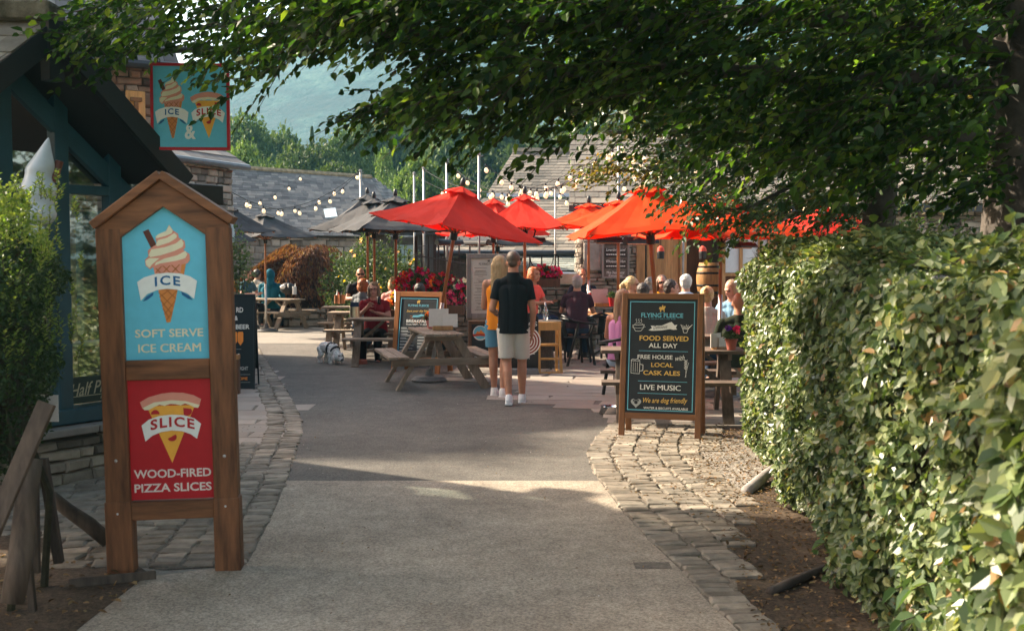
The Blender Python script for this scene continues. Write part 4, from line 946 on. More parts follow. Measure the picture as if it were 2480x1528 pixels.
b_red, b_pink, b_mag, b_org, b_yel, b_peach, b_white = bm_('red_petal', (.50, .015, .03)), bm_('pink_petal', (.75, .16, .28)), bm_('magenta_petal', (.60, .02, .17)), bm_('orange_petal', (.85, .22, .03)), bm_('yellow_petal', (.80, .55, .05)), bm_('peach_petal', (.85, .55, .38)), bm_('white_petal', (.8, .75, .75))
m_garden = M_leaf('garden_leaf', [(0, (.02, .042, .014)), (.6, (.045, .075, .025)), (1, (.10, .13, .05))], .25, .5, .3)
m_olive = M_leaf('olive_leaf', [(0, (.07, .10, .05)), (.6, (.12, .16, .08)), (1, (.20, .24, .12))], .25, .5, .3)
bush('rose_bush', 'tall rose bush with pale peach roses beside the umbrella poles', (P(905, 700, 24).x, 24, 0), .72, 2.15, m_garden, 5000, (.05, .10), 81, [(b_peach, 15, .05), (b_yel, 3, .035)])
bush('rose_bush', 'smaller yellow flowered bush right of the peach roses', (P(968, 700, 23).x, 23.2, 0), .5, 1.75, m_garden, 3000, (.05, .09), 82, [(b_yel, 14, .035), (b_peach, 9, .05)])
bush('green_shrub', 'feathery green shrub between the russet maple and the rose bush', (P(842, 700, 26).x, 26, 0), .55, 1.9, m_garden, 3200, (.05, .1), 83)
bush('olive_shrub', 'grey green leggy shrub behind the tall black beer board', (P(572, 700, 15.6).x, 15.6, 0), .24, 2.1, m_olive, 800, (.04, .07), 84, z0=1.1, cat='shrub')
# ================================================================== SIGNS AND BOARDS
m_signwood = M_wood('sign_timber', (.16, .065, .026), 'z', .6, .55, .1); m_signwood_x = M_wood('sign_timber', (.17, .07, .028), 'x', .6, .55, .1)
m_bolt = M('steel', (.55, .55, .55), .3, .1, 20, bstr=0, metal=1)
m_sky_blue = M_flat('sky_blue_paint', srgb('#62B9CE'), .55); m_sign_red = M_flat('sign_red_paint', srgb('#B0141F'), .5)
ART = [M_flat('cream_paint', srgb('#DDD6B4')), M_flat('salmon_paint', srgb('#D58F78')), M_flat('chocolate_paint', srgb('#5A3326')), M_flat('wafer_paint', srgb('#CF8440')),
       M_flat('wafer_line_paint', srgb('#A8652C')), M_flat('ribbon_white_paint', srgb('#E2E4DC')), M_flat('navy_blue_paint', srgb('#1D5E8C')), M_flat('cheese_paint', srgb('#E9A93C')),
       M_flat('pepper_red_paint', srgb('#B32024')), M_flat('pale_letter_paint', srgb('#DCCFC4'))]
def art_poly(mb, pts, mi, layer, f):
    mb.mi = mi; mb.prism([f(*p) for p in pts], -.0015 * layer, -.0015 * layer + .0012)
def ice_art(mb, f):
    L = lambda pts, mi, ly: art_poly(mb, pts, mi, ly, f)
    L([(1030, 475), (1070, 458), (1130, 578), (1090, 598)], 2, 1)
    L([(1100, 715), (1330, 700), (1315, 785), (1115, 785)], 1, 1); L([(1300, 712), (1330, 702), (1315, 785), (1290, 785)], 3, 2)
    L([(1135, 880), (1275, 878), (1222, 1120), (1195, 1122)], 3, 1)
    def seg(a, b, w=3):
        a, b = V3((*a, 0)), V3((*b, 0)); n = (b - a).normalized(); n = V3((-n.y, n.x, 0)) * w
        L([(a + n)[:2], (b + n)[:2], (b - n)[:2], (a - n)[:2]], 4, 3)
    for a, b in (((1140, 905), (1245, 1015)), ((1190, 884), (1262, 955)), ((1152, 960), (1230, 1060)), ((1168, 1020), (1215, 1090)), ((1270, 895), (1165, 1005)), ((1225, 882), (1146, 940)), ((1256, 970), (1180, 1065)), ((1238, 1045), (1195, 1105)),
                 ((1120, 735), (1165, 780)), ((1170, 718), (1230, 778)), ((1230, 714), (1290, 775)), ((1160, 722), (1122, 765)), ((1220, 716), (1160, 780)), ((1285, 712), (1225, 778))): seg(a, b)
    L([(1213, 430), (1240, 470), (1275, 495), (1280, 522), (1320, 545), (1326, 590), (1312, 610), (1355, 640), (1358, 680), (1340, 705), (1270, 718), (1180, 716), (1110, 722), (1080, 742), (1050, 715), (1045, 675), (1070, 650), (1065, 610), (1085, 592), (1128, 565), (1118, 520), (1140, 495), (1190, 475)], 1, 2)
    for b in ([(1213, 432), (1238, 470), (1232, 490), (1190, 508), (1122, 525), (1122, 508), (1145, 492), (1195, 472)], [(1250, 489), (1268, 507), (1262, 525), (1215, 555), (1132, 580), (1120, 572), (1135, 537), (1200, 520)],
              [(1298, 532), (1314, 560), (1306, 588), (1250, 616), (1150, 646), (1082, 656), (1072, 640), (1090, 602), (1180, 588), (1260, 562)], [(1325, 617), (1340, 640), (1325, 668), (1260, 686), (1150, 702), (1112, 716), (1122, 695), (1180, 668), (1270, 646)],
              [(1148, 664), (1095, 708), (1078, 733), (1055, 712), (1049, 682), (1075, 662)]): L(b, 0, 3)
    L([(1030, 970), (1055, 935), (1105, 905), (1102, 926), (1062, 958)], 6, 2); L([(1378, 966), (1348, 932), (1298, 903), (1302, 926), (1345, 956)], 6, 2)
    L([(992, 830), (1040, 798), (1120, 775), (1200, 768), (1290, 775), (1360, 798), (1408, 830), (1388, 958), (1340, 918), (1270, 890), (1200, 882), (1130, 890), (1062, 916), (1018, 962)], 5, 4)
    c = f(1203, 832); a = f(1116, 866); b = f(1290, 798); mb.mi = 6; text(mb, 'ICE', c[0], c[1], b[0] - a[0], (b[1] - a[1]), -.0082, .025, arc=.15 * (b[1] - a[1]), space=1.25)
def slice_art(mb, f):
    L = lambda pts, mi, ly: art_poly(mb, pts, mi, ly, f)
    L([(858, 190), (1132, 190), (1003, 525)], 7, 1)
    L([(820, 165), (870, 137), (940, 119), (1000, 113), (1065, 117), (1125, 133), (1168, 157), (1158, 190), (1080, 166), (1000, 158), (900, 168), (833, 200)], 1, 3)
    L([(833, 197), (900, 162), (1000, 152), (1080, 160), (1160, 187), (1150, 208), (1128, 204), (1105, 190), (1075, 180), (1050, 190), (1020, 182), (990, 180), (960, 190), (930, 183), (900, 195), (870, 212), (845, 212)], 0, 2)
    L([(883, 238)] + [(907 - 25 * math.cos(t), 238 - 26 * math.sin(t)) for t in np.linspace(0, math.pi, 9)][1:], 8, 4)
    L([(1066, 205)] + [(1088 + 28 * math.cos(t), 226 + 26 * math.sin(t)) for t in np.linspace(2.3, -.6, 8)], 8, 4)
    L([(978, 382)] + [(1003 + 26 * math.cos(t), 374 + 24 * math.sin(t)) for t in np.linspace(2.6, -.7, 8)], 8, 4)
    L([(830, 300), (870, 268), (930, 248), (1000, 242), (1070, 248), (1130, 268), (1168, 300), (1145, 387), (1110, 360), (1060, 340), (1000, 334), (940, 342), (890, 362), (852, 394)], 5, 5)
    c = f(1006, 302); a = f(884, 330); b = f(1132, 270); mb.mi = 8; text(mb, 'SLICE', c[0], c[1], b[0] - a[0], b[1] - a[1], -.0095, .03, arc=.3 * (b[1] - a[1]), space=1.2)

SG = 447.0
def sg(u, v): return ((u - (425.5 - .0346 * (1384 - v))) / SG, (1384 - v) / SG)
c2f = lambda x, y: sg(x / 2.9645, 400 + y / 2.9645)
c3f = lambda x, y: sg(x / 2.408, 900 + y / 2.408)
g0 = G(425, 1384); g0.y += .02
ts = thing('wooden_sign', 'wooden house shaped sign post with a blue ice cream panel above a red pizza panel', 'sign', g0)
ts.rotation_euler = (0, R_(-1.1), R_(5))
for a, b in (((236, 1384), (236, 555)), ((0, 0), (0, 0))): pass
mb = MB(); mb.box((-.285, 0, .93), (.128, .10, 1.86)); mb.box((-.285, 0, .20), (.14, .112, .4)); mb.build('post', m_signwood, ts, bevel=.006)
mb = MB(); mb.box((.285, 0, .93), (.128, .10, 1.86)); mb.box((.285, 0, .20), (.14, .112, .4)); mb.build('post', m_signwood, ts, bevel=.006)
pk = sg(392, 417); el_, er = sg(236, 545), sg(560, 538)
mb = MB(); mb.bar((el_[0], 0, el_[1]), (pk[0], 0, pk[1] - .02), .17, .045, (0, 0, 1)); mb.build('roof_board', m_signwood_x, ts, bevel=.005)
mb = MB(); mb.bar((er[0], 0, er[1]), (pk[0], 0, pk[1] - .021), .168, .045, (0, 0, 1)); mb.build('roof_board', m_signwood_x, ts, bevel=.005)
mb = MB()
ip = [sg(306, 867), sg(513, 864), sg(504, 571), sg(397, 502), sg(297, 574)]
mb.prism([(-.224, ip[4][1] - .08), (-.224, ip[4][1] + .0), (ip[3][0], ip[3][1] + .0), (.224, ip[2][1] + .0), (.224, ip[2][1] - .08), (.345, ip[2][1] - .08), (.345, er[1] - .02), (pk[0], pk[1] - .05), (-.345, el_[1] - .02), (-.345, ip[4][1] - .08)], -.047, .047); mb.build('gable_board', m_signwood_x, ts, bevel=.004)
mb = MB(); z0, z1 = sg(410, 915)[1], sg(410, 867)[1]; mb.box((0, .003, (z0 + z1) / 2), (.44, .09, z1 - z0)); mb.build('rail', m_signwood_x, ts, bevel=.005); mb = MB(); z0, z1 = sg(410, 1253)[1], sg(410, 1209)[1]; mb.box((0, .003, (z0 + z1) / 2), (.44, .09, z1 - z0)); mb.build('rail', m_signwood_x, ts, bevel=.005)
mb = MB(); mb.prism([(-.232, sg(0, 869)[1]), (.232, sg(0, 869)[1]), (.232, ip[2][1] + .006), (ip[3][0], ip[3][1] + .012), (-.232, ip[4][1] + .006)], -.012, .01); pn = mb.build('ice_panel', m_sky_blue, ts)
mb = MB(); ice_art(mb, c2f); mb.build('artwork', ART, pn).location = (0, -.012, 0)
mb = MB(); mb.mi = 0
for s, x, y, w_, h in (('SOFT SERVE', 1213, 1197, 475, 58), ('ICE CREAM', 1215, 1303, 435, 60)):
    c = c2f(x, y); text(mb, s, c[0], c[1], w_ / 2.9645 / SG, h / 2.9645 / SG, -.0140, .02)
mb.build('lettering', M_flat('cream_paint', srgb('#DDD6B4')), pn)
mb = MB(); z0, z1 = sg(410, 1206)[1], sg(410, 916)[1]; mb.box((0, -.001, (z0 + z1) / 2), (.465, .022, z1 - z0)); pn = mb.build('pizza_panel', m_sign_red, ts)
mb = MB(); slice_art(mb, c3f); mb.build('artwork', ART, pn).location = (0, -.012, 0)
mb = MB()
for s, x, y, w_, h in (('WOOD-FIRED', 1005, 585, 440, 50), ('PIZZA SLICES', 1008, 668, 440, 50)):
    c = c3f(x, y); text(mb, s, c[0], c[1], w_ / 2.408 / SG, h / 2.408 / SG, -.0140, .022)
mb.build('lettering', ART[9], pn)
for u, v in ((288, 1106), (292, 1234), (543, 1103), (546, 1225)):
    c = sg(u, v); mb = MB(); mb.ell((c[0], -.052, c[1]), (.009, .006, .009)); mb.build('bolt', m_bolt, ts, smooth=True)

# hanging sign
YH = 8.75; hsx = F / YH
hc = P(461, 261, YH); hs = thing('hanging_sign', 'square blue hanging sign with red edge showing an ice cream and a pizza slice', 'sign', (hc.x, hc.y, hc.z - .33))
hs.rotation_euler = (0, 0, R_(4))
def h1(x, y): return ((x - 1366) / 2.9645 / hsx, (1082 - y) / 2.9645 / hsx)
mb = MB(); a, b = h1(1090, 1082), h1(1642, 470); W2 = b[0]; HH = b[1]
for c, s in (((-W2 + .011, HH / 2), (.022, HH)), ((W2 - .011, HH / 2), (.022, HH))): mb.box((c[0], 0, c[1]), (s[0], .032, s[1]))
for z in (.011, HH - .011): mb.box((0, 0, z), (2 * W2 - .043, .031, .022))
mb.build('frame', m_sign_red, hs)
mb = MB(); mb.box((0, 0, HH / 2), (2 * W2 - .042, .016, HH - .042)); pn = mb.build('panel', m_sky_blue, hs)
mb = MB(); ice_art(mb, lambda x, y: h1(1122 + (x - 992) * .56, 565 + (y - 430) * .626)); slice_art(mb, lambda x, y: h1(1375 + (x - 830) * .695, 670 + (y - 113) * .796))
mb.mi = 5; c = h1(1365, 953); text(mb, '&', c[0], c[1], 78 / 2.9645 / hsx, 105 / 2.9645 / hsx, -.002, .03)
mb.build('artwork', ART, pn).location = (0, -.0085, 0)
mb = MB(); zt = P(390, 124, YH).z - (hc.z - .33)
for x in (-.245, .245): mb.tube([(x, 0, HH), (x, 0, zt + .02)], .006, 6); mb.tube([(x + .02 * math.cos(t), 0, HH + .02 + .02 * math.sin(t)) for t in np.linspace(0, 6.28, 9)], .004, 5)
mb.build('hook', m_gutter, hs)

# ---- A-boards
m_abw = M_wood('board_frame_timber', (.20, .085, .032), 'z', .5, .3, .08); m_abwx = M_wood('board_frame_timber', (.20, .085, .032), 'x', .5, .3, .08)
m_abo = M_wood('orange_brown_timber', (.32, .115, .03), 'z', .45, .25, .08); m_abox = M_wood('orange_brown_timber', (.32, .115, .03), 'x', .45, .25, .08)
m_slatebd = M_flat('charcoal_board', (.026, .029, .032), .55)
CH = [M_flat('chalk_white', srgb('#E4E2DA')), M_flat('chalk_gold', srgb('#DDB35A')), M_flat('chalk_cyan', srgb('#6FB9CB')), M_flat('chalk_orange', srgb('#E58A3A')), M_flat('chalk_red', srgb('#B4402F')), M_flat('chalk_grey', srgb('#A9ABA8'))]
def aboard(name, lab, gl, gr, H, tau, mz, mx, fw, panel_m, pz0, depth=.42, border=True):
    c = (gl + gr) / 2; W = (gr - gl).length; yaw = math.atan2(gr.y - gl.y, gr.x - gl.x)
    t = thing(name, lab, 'pavement sign', c, yaw); Rf = Matrix.Rotation(-tau, 4, 'X'); L = H / math.cos(tau)
    for sx in (-1, 1):
        mb = MB(); mb.box((sx * (W / 2 - fw / 2), .0175, L / 2), (fw, .035, L)); mb.xform(Rf).build('leg', mz, t, bevel=.004)
    for z in (L - fw / 2, pz0 - fw / 2): mb = MB(); mb.box((0, .018, z), (W - 2 * fw, .034, fw)); mb.xform(Rf).build('rail', mx, t, bevel=.004)
    mb = MB(); pw, ph = W - 2 * fw, L - fw - pz0; mb.box((0, .02, pz0 + ph / 2), (pw + .01, .016, ph + .01)); pn = mb.xform(Rf).build('panel', panel_m, t)
    Rb = Matrix.Translation((0, depth, 0)) @ Matrix.Rotation(tau * 1.0, 4, 'X')
    Lb = L * .985
    for sx in (-1, 1):
        mb = MB(); mb.box((sx * (W / 2 - fw / 2), 0, Lb / 2), (fw, .035, Lb)); mb.xform(Matrix.Translation((0, depth, 0)) @ Matrix.Rotation(math.atan2(depth - L * math.sin(tau) - .03, L), 4, 'X')).build('back_leg', mz, t, bevel=.004)
    mb = MB(); q = math.atan2(depth - L * math.sin(tau) - .03, L); mb.box((0, 0, Lb * .56), (W - 2 * fw, .012, Lb * .72)); mb.box((0, 0, pz0 - fw / 2), (W - 2 * fw, .03, fw)); mb.xform(Matrix.Translation((0, depth, 0)) @ Matrix.Rotation(q, 4, 'X')).build('back_panel', panel_m, t)
    fr = lambda p: Rf @ p
    def fx(a, b): return (-pw / 2 + a * pw, pz0 + (1 - b) * ph)
    return t, pn, fr, fx, pw, ph
def rect_on(mb, fx, a0, b0, a1, b1, y, fr):
    x0, z0 = fx(a0, b1); x1, z1 = fx(a1, b0); mb.add([fr(V3(p)) for p in ((x0, y, z0), (x1, y, z0), (x1, y, z1), (x0, y, z1))], [(0, 1, 2, 3)])
def poly_on(mb, fx, pts, y, fr):
    mb.add([fr(V3((fx(a, b)[0], y, fx(a, b)[1]))) for a, b in pts], [tuple(range(len(pts)))])
def line_on(mb, fx, pts, wd, y, fr):
    for (a, b), (c, d) in zip(pts, pts[1:]):
        p, q = V3((*fx(a, b), 0)), V3((*fx(c, d), 0)); n = (q - p).normalized(); n = V3((-n.y, n.x, 0)) * wd / 2
        mb.add([fr(V3((r.x, y, r.y))) for r in (p + n, p - n, q - n, q + n)], [(0, 1, 2, 3)])
def border_on(mb, fx, m, wd, y, fr, ar):
    for r in ((m, m * ar, 1 - m, (m + wd) * ar), (m, 1 - (m + wd) * ar, 1 - m, 1 - m * ar), (m, (m + wd) * ar, m + wd, 1 - (m + wd) * ar), (1 - m - wd, (m + wd) * ar, 1 - m, 1 - (m + wd) * ar)): rect_on(mb, fx, r[0], r[1], r[2], r[3], y, fr)
def fleece(mb, fx, a, b, s, ar, y, fr):              # little winged beast emblem
    pts = [(-1, .1), (-.7, -.5), (-.2, -.35), (-.05, -1), (.25, -.9), (.3, -.45), (.7, -.75), (1.0, -.5), (.75, -.15), (.6, .3), (.7, 1), (.45, 1), (.3, .4), (-.3, .45), (-.35, 1), (-.6, 1), (-.65, .35)]
    poly_on(mb, fx, [(a + p * s, b + q * s * ar) for p, q in pts], y, fr)
yt = -.0035
t, pn, fr, fx, pw, ph = aboard('pavement_sign', 'large dark pub pavement sign reading FOOD SERVED ALL DAY in a brown timber frame', G(1497, 1060), G(1696, 1069), 1.365, R_(8), m_abw, m_abwx, .055, m_slatebd, .245)
t['label'] = 'large dark pub pavement sign advertising food served all day, before a dark picnic table'
ar = pw / ph
mb = MB(); mb.mi = 2; border_on(mb, fx, .035, .012, yt, fr, ar)
for z in (.455, .72, .826): rect_on(mb, fx, .18, z, .88, z + .004, yt, fr)
mb.mi = 1; fleece(mb, fx, .5, .082, .05, ar, yt, fr)
mb.mi = 0
poly_on(mb, fx, [(.31, .275), (.36, .255), (.34, .235), (.5, .232), (.6, .205), (.64, .2), (.68, .228), (.72, .222), (.70, .25), (.72, .265), (.66, .268), (.62, .262), (.5, .275), (.36, .28)], yt, fr)
# bowl, chips, mug, wheat, heart
line_on(mb, fx, [(.08, .232), (.25, .228)], .004, yt, fr); line_on(mb, fx, [(.08, .232), (.10, .262), (.125, .285), (.20, .283), (.23, .26), (.25, .228)], .004, yt, fr); line_on(mb, fx, [(.07, .25), (.13, .258), (.2, .257), (.265, .245)], .003, yt, fr); line_on(mb, fx, [(.09, .235), (.12, .218), (.165, .212), (.21, .216), (.24, .23)], .003, yt, fr)
for a in (.13, .165, .2): line_on(mb, fx, [(a, .205), (a + .012, .195), (a - .006, .185), (a + .006, .175)], .003, yt, fr)
line_on(mb, fx, [(.80, .258), (.81, .292), (.855, .294), (.875, .26)], .004, yt, fr)
for k in range(7): line_on(mb, fx, [(.80 + k * .012, .262), (.77 + k * .027, .22 + (k % 3) * .006)], .005, yt, fr)
line_on(mb, fx, [(.075, .545), (.075, .655), (.195, .66), (.20, .55), (.075, .545)], .004, yt, fr); line_on(mb, fx, [(.20, .575), (.245, .58), (.245, .63), (.20, .635)], .005, yt, fr); line_on(mb, fx, [(.07, .545), (.09, .532), (.13, .537), (.16, .53), (.20, .542)], .005, yt, fr)
for a in (.105, .135, .165): line_on(mb, fx, [(a, .56), (a, .645)], .003, yt, fr)
line_on(mb, fx, [(.86, .68), (.855, .6), (.85, .53)], .003, yt, fr); line_on(mb, fx, [(.85, .68), (.875, .6), (.895, .55)], .003, yt, fr)
for k in range(6):
    for s in (-1, 1): line_on(mb, fx, [(.853 + .001 * k, .61 - k * .014), (.853 + s * .022, .598 - k * .014)], .005, yt, fr)
hp = [(.5 + .5 * (16 * math.sin(q) ** 3) / 16, .5 - .5 * (13 * math.cos(q) - 5 * math.cos(2 * q) - 2 * math.cos(3 * q) - math.cos(4 * q)) / 16) for q in np.linspace(0, 6.28, 28)[:-1]]
mb.mi = 5; poly_on(mb, fx, [(.085 + .15 * a, .868 + .15 * ar * b * .98) for a, b in hp], yt, fr)
mb.build('artwork', CH, pn)
mb = MB(); mb.mi = 0
disc = lambda a, b, r: poly_on(mb, fx, [(a + r * math.cos(q), b + r * ar * math.sin(q)) for q in np.linspace(0, 6.28, 11)[:-1]], yt - .002, fr)
disc(.16, .91, .026)
for a, b in ((.128, .895), (.145, .882), (.172, .881), (.19, .893)): disc(a, b, .013)
mb.build('paw_mark', m_slatebd, pn)
mb = MB()
def T(s, a, b, w_, h, mi, bold=.03, **k):
    mb.mi = mi; x, z = fx(a, b); text(mb, s, x, z, w_ * pw, h * ph, yt - .002, bold, mapf=fr, **k)
T('THE', .5, .120, .06, .008, 2, 0); T('FLYING FLEECE', .5, .143, .60, .040, 2, .022); T('A GREAT BRITISH PUB', .5, .174, .38, .009, 2, 0, space=1.5)
T('FOOD SERVED', .535, .345, .70, .044, 1, .022); T('ALL DAY', .525, .408, .41, .040, 0, .02); T('FREE HOUSE', .415, .510, .50, .037, 0, .015); T('with', .77, .513, .13, .045, 0, .0, shear=.35, rot=.1)
T('LOCAL', .52, .578, .315, .038, 1, .018); T('CASK ALES', .515, .648, .525, .040, 1, .02); T('LIVE MUSIC', .50, .775, .575, .046, 0, .006)
T('We are dog friendly', .575, .892, .63, .058, 1, .01, shear=.3, rot=.02); T('WATER & BISCUITS AVAILABLE', .585, .955, .63, .020, 0, .015)
mb.build('lettering', CH, pn)
mb = MB(); mb.mi = 0; x, z = fx(.48, .245); text(mb, 'Delicious', x, z, .20 * pw, .03 * ph, yt - .003, 0, shear=.3, rot=.1, mapf=fr); mb.build('ribbon_lettering', m_slatebd, pn)

t, pn, fr, fx, pw, ph = aboard('pavement_sign', 'orange brown framed pavement sign with the BREAKFAST menu, behind the front picnic table', G(946, 901), G(1063, 907), 1.20, R_(8), m_abo, m_abox, .075, m_slatebd, .29)
ar = pw / ph; mb = MB(); mb.mi = 2; border_on(mb, fx, .035, .014, yt, fr, ar); mb.mi = 1; fleece(mb, fx, .49, .09, .045, ar, yt, fr)
mb.mi = 2; poly_on(mb, fx, [(.33, .365), (.37, .345), (.36, .33), (.5, .325), (.58, .305), (.66, .32), (.64, .345), (.60, .34), (.5, .36)], yt, fr)
mb.mi = 3
for k in range(11): q = math.pi * (1 + k / 10); line_on(mb, fx, [(.49 + .13 * math.cos(q), .345 - .10 * ar * math.sin(q)), (.49 + .2 * math.cos(q), .345 - .17 * ar * math.sin(q))], .004, yt, fr)
mb.mi = 5; rg = np.random.default_rng(3)
for col in (0, 1):
    zz_ = .545 + .1 * col
    while zz_ < .97:
        rect_on(mb, fx, .08 + col * .44, zz_, .08 + col * .44 + rg.uniform(.14, .22), zz_ + .014, yt, fr); zz_ += .022
        for k in range(int(rg.integers(1, 3))): rect_on(mb, fx, .08 + col * .44, zz_, .08 + col * .44 + rg.uniform(.25, .36), zz_ + .007, yt, fr); zz_ += .017
        zz_ += .015
mb.build('artwork', CH, pn)
mb = MB(); T('FLYING FLEECE', .49, .155, .52, .038, 2, .022); T('Start your day here!', .5, .255, .60, .05, 1, .01, shear=.3, rot=.03); T('BREAKFAST', .50, .43, .58, .052, 0, .022); T('From 9AM - 11:30AM', .50, .488, .58, .03, 0, .01)
mb.build('lettering', CH, pn)

# tall dark beer board at the left
m_bb = M_flat('blue_black_board', (.012, .020, .024), .4)
gL, gR = G(505, 944), G(617, 943)
t, pn, fr, fx, pw, ph = aboard('pavement_sign', 'tall black pavement sign reading BEER with orange pump clips beside the wooden sign', gL, gR, 1.23, R_(6), m_bb, m_bb, .02, m_bb, .03)
mb = MB()
for s, a, b, w_, h, mi in (('RD', .68, .155, .16, .055, 0), ('&', .60, .245, .07, .05, 0), ('BEER', .75, .34, .32, .05, 0), ('S', .66, .655, .055, .045, 0), ('AUGHT', .74, .795, .28, .04, 5), ('OME', .77, .905, .20, .032, 3)): T(s, a, b, w_, h, mi, .02)
mb.build('lettering', CH, pn)
mb = MB(); mb.mi = 3; ar = pw / ph
for a in (.56, .70): poly_on(mb, fx, [(a - .065, .41), (a - .05, .395), (a + .05, .395), (a + .065, .41), (a + .065, .50), (a, .545), (a - .065, .50)], yt, fr)
mb.mi = 5
for z in (.86, .945): rect_on(mb, fx, .5, z, .93, z + .003, yt, fr)
line_on(mb, fx, [(.56, .585), (.72, .585)], .004, yt, fr)
mb.build('artwork', CH, pn)
bp = thing('wooden_bollard', 'short dark timber stump with a pale top at the foot of the black beer board', 'bollard', G(571, 955)); mb = MB(); mb.box((0, 0, .22), (.10, .10, .44)); mb.build('stump', m_dw2, bp, bevel=.008); mb = MB(); mb.box((0, 0, .47), (.105, .105, .06)); mb.build('cap', m_dw, bp, bevel=.008)

# tall framed menu
g1 = P(1181, 700, 16.9)
mn = thing('menu_board', 'tall grey framed menu board standing behind the couple', 'menu board', (P(1184, 700, 16.9).x, 16.9, 0))
s = F / 16.9; zb, zt_ = P(0, 770, 16.9).z, P(0, 615, 16.9).z; wm = (1238 - 1130) / s
m_gf = M_wood('grey_frame', (.22, .20, .18), 'z', .6, .2)
mb = MB()
for sx in (-1, 1): mb.box((sx * (wm / 2 - .035), 0, (zb + zt_) / 2), (.07, .06, zt_ - zb))
for z in (zb + .035, zt_ - .035): mb.box((0, 0, z), (wm - .14, .058, .07))
mb.build('frame', m_gf, mn, bevel=.006)
mb = MB(); mb.box((0, .005, (zb + zt_) / 2), (wm - .13, .03, zt_ - zb - .13)); pnl = mb.build('menu_sheet', M_flat('menu_paper', (.52, .49, .42), .35), mn)
mb = MB(); f_ = lambda a, b: (-(wm / 2 - .07) + a * (wm - .14), zb + .07 + (1 - b) * (zt_ - zb - .14)); ident = lambda p: p
x, z = f_(.5, .10); text(mb, 'FLYING FLEECE', x, z, .30, .035, -.0125, .0)
fleece(mb, f_, .5, .045, .04, .6, -.0125, ident)
rg = np.random.default_rng(9)
for col in (.27, .74):
    b = .17
    while b < .95:
        w_ = rg.uniform(.06, .2); rect_on(mb, f_, col - w_, b, col + w_, b + .006, -.0125, ident); b += rg.choice([.014, .016, .03, .05])
mb.build('lettering', M_flat('ink', (.06, .055, .05)), pnl)
mb = MB()
for sx in (-1, 1): mb.box((sx * (wm / 2 - .05), .04, zb / 2), (.07, .05, zb + .1))
mb.build('post', m_gf, mn)
# low ticket board
tk = thing('pavement_sign', 'low brown framed ticket notice with a round orange emblem below the grey menu board', 'notice board', (P(1190, 800, 16.6).x, 16.6, 0))
s = F / 16.6; z0, z1, wt = .07, P(0, 777, 16.6).z, 112 / s
mb = MB()
for sx in (-1, 1): mb.box((sx * (wt / 2 - .025), 0, (z0 + z1) / 2), (.05, .05, z1 - z0))
for z in (z0 + .025, z1 - .025): mb.box((0, 0, z), (wt - .1, .048, .05))
mb.build('frame', m_dw2, tk, bevel=.004)
mb = MB(); mb.box((0, .005, (z0 + z1) / 2), (wt - .09, .02, z1 - z0 - .09)); pnl = mb.build('panel', m_slatebd, tk)
mb = MB()
for sx in (-1, 1): mb.box((sx * (wt / 2 - .05), .0, .035), (.06, .3, .07))
mb.build('foot', m_black, tk)
f_ = lambda a, b: (-(wt / 2 - .05) + a * (wt - .1), z0 + .05 + (1 - b) * (z1 - z0 - .1)); arr = (wt - .1) / (z1 - z0 - .1)
mb = MB(); circ = lambda a, b, r, y=-.007: poly_on(mb, f_, [(a + r * math.cos(q), b + r * arr * math.sin(q)) for q in np.linspace(0, 6.283, 21)[:-1]], y, ident)
mb.mi = 0; circ(.22, .22, .19); mb.mi = 2; circ(.22, .215, .165, -.0085); mb.mi = 3; poly_on(mb, f_, [(.10, .24), (.15, .17), (.2, .2), (.23, .13), (.28, .19), (.34, .24), (.30, .28), (.14, .28)], -.010, ident); mb.mi = 4; poly_on(mb, f_, [(.02, .25), (.22, .235), (.42, .25), (.40, .31), (.22, .29), (.04, .31)], -.0115, ident)
mb.build('artwork', CH, pnl)
mb = MB()
for s_, a, b, w_, h, mi in (('F', .48, .40, .07, .06, 0), ('20', .52, .60, .12, .06, 0), ('TICKETS NOW ON SALE', .52, .80, .92, .06, 0), ('ONE', .30, .89, .12, .025, 5)):
    mb.mi = mi; x, z = f_(a, b); text(mb, s_, x, z, w_ * (wt - .1), h * (z1 - z0 - .1), -.0085, .03)
mb.build('lettering', CH, pnl)
# black swing sign on grey base, right of the man
ks = thing('pavement_sign', 'black pavement sign on a grey moulded base with a coffee coloured swirl, behind the man', 'pavement sign', (P(1262, 900, 16.2).x, 16.2, 0))
s = F / 16.2; wk = 84 / s; zt_ = P(0, 758, 16.2).z; zb = P(0, 892, 16.2).z
mb = MB(); mb.prism([(-wk / 2 + .0, zb), (wk / 2, zb), (wk / 2, zt_ - .06), (wk / 2 - .06, zt_), (-wk / 2 + .06, zt_), (-wk / 2, zt_ - .06)], -.02, .02); pnl = mb.build('panel', m_black, ks, bevel=.004)
mb = MB(); mb.prism([(-wk / 2 - .02, 0), (wk / 2 + .02, 0), (wk / 2 - .01, .10), (-wk / 2 + .01, .10)], -.17, .17); mb.build('base', M_flat('grey_plastic', (.16, .16, .165), .5), ks, bevel=.015)
mb = MB(); cx_, cz_ = (1275 - 1262) / s, P(0, 826, 16.2).z
ring = lambda r0, r1, y: [mb.add([V3((cx_ + r * math.cos(q), y, cz_ + r * math.sin(q))) for r in (r0, r1) for q in (a, a2)], [(0, 2, 3, 1)]) for a, a2 in zip(np.linspace(0, 6.283, 25)[:-1], np.linspace(0, 6.283, 25)[1:])]
mb.mi = 0; ring(.0, .21, -.0212); mb.mi = 1
for r in (.19, .15, .11, .07, .03): ring(r - .022, r, -.023)
mb.build('artwork', [CH[0], M_flat('coffee_red', srgb('#8A3A26'))], pnl)
mb = MB(); u_ = lambda u: (u - 1262) / s
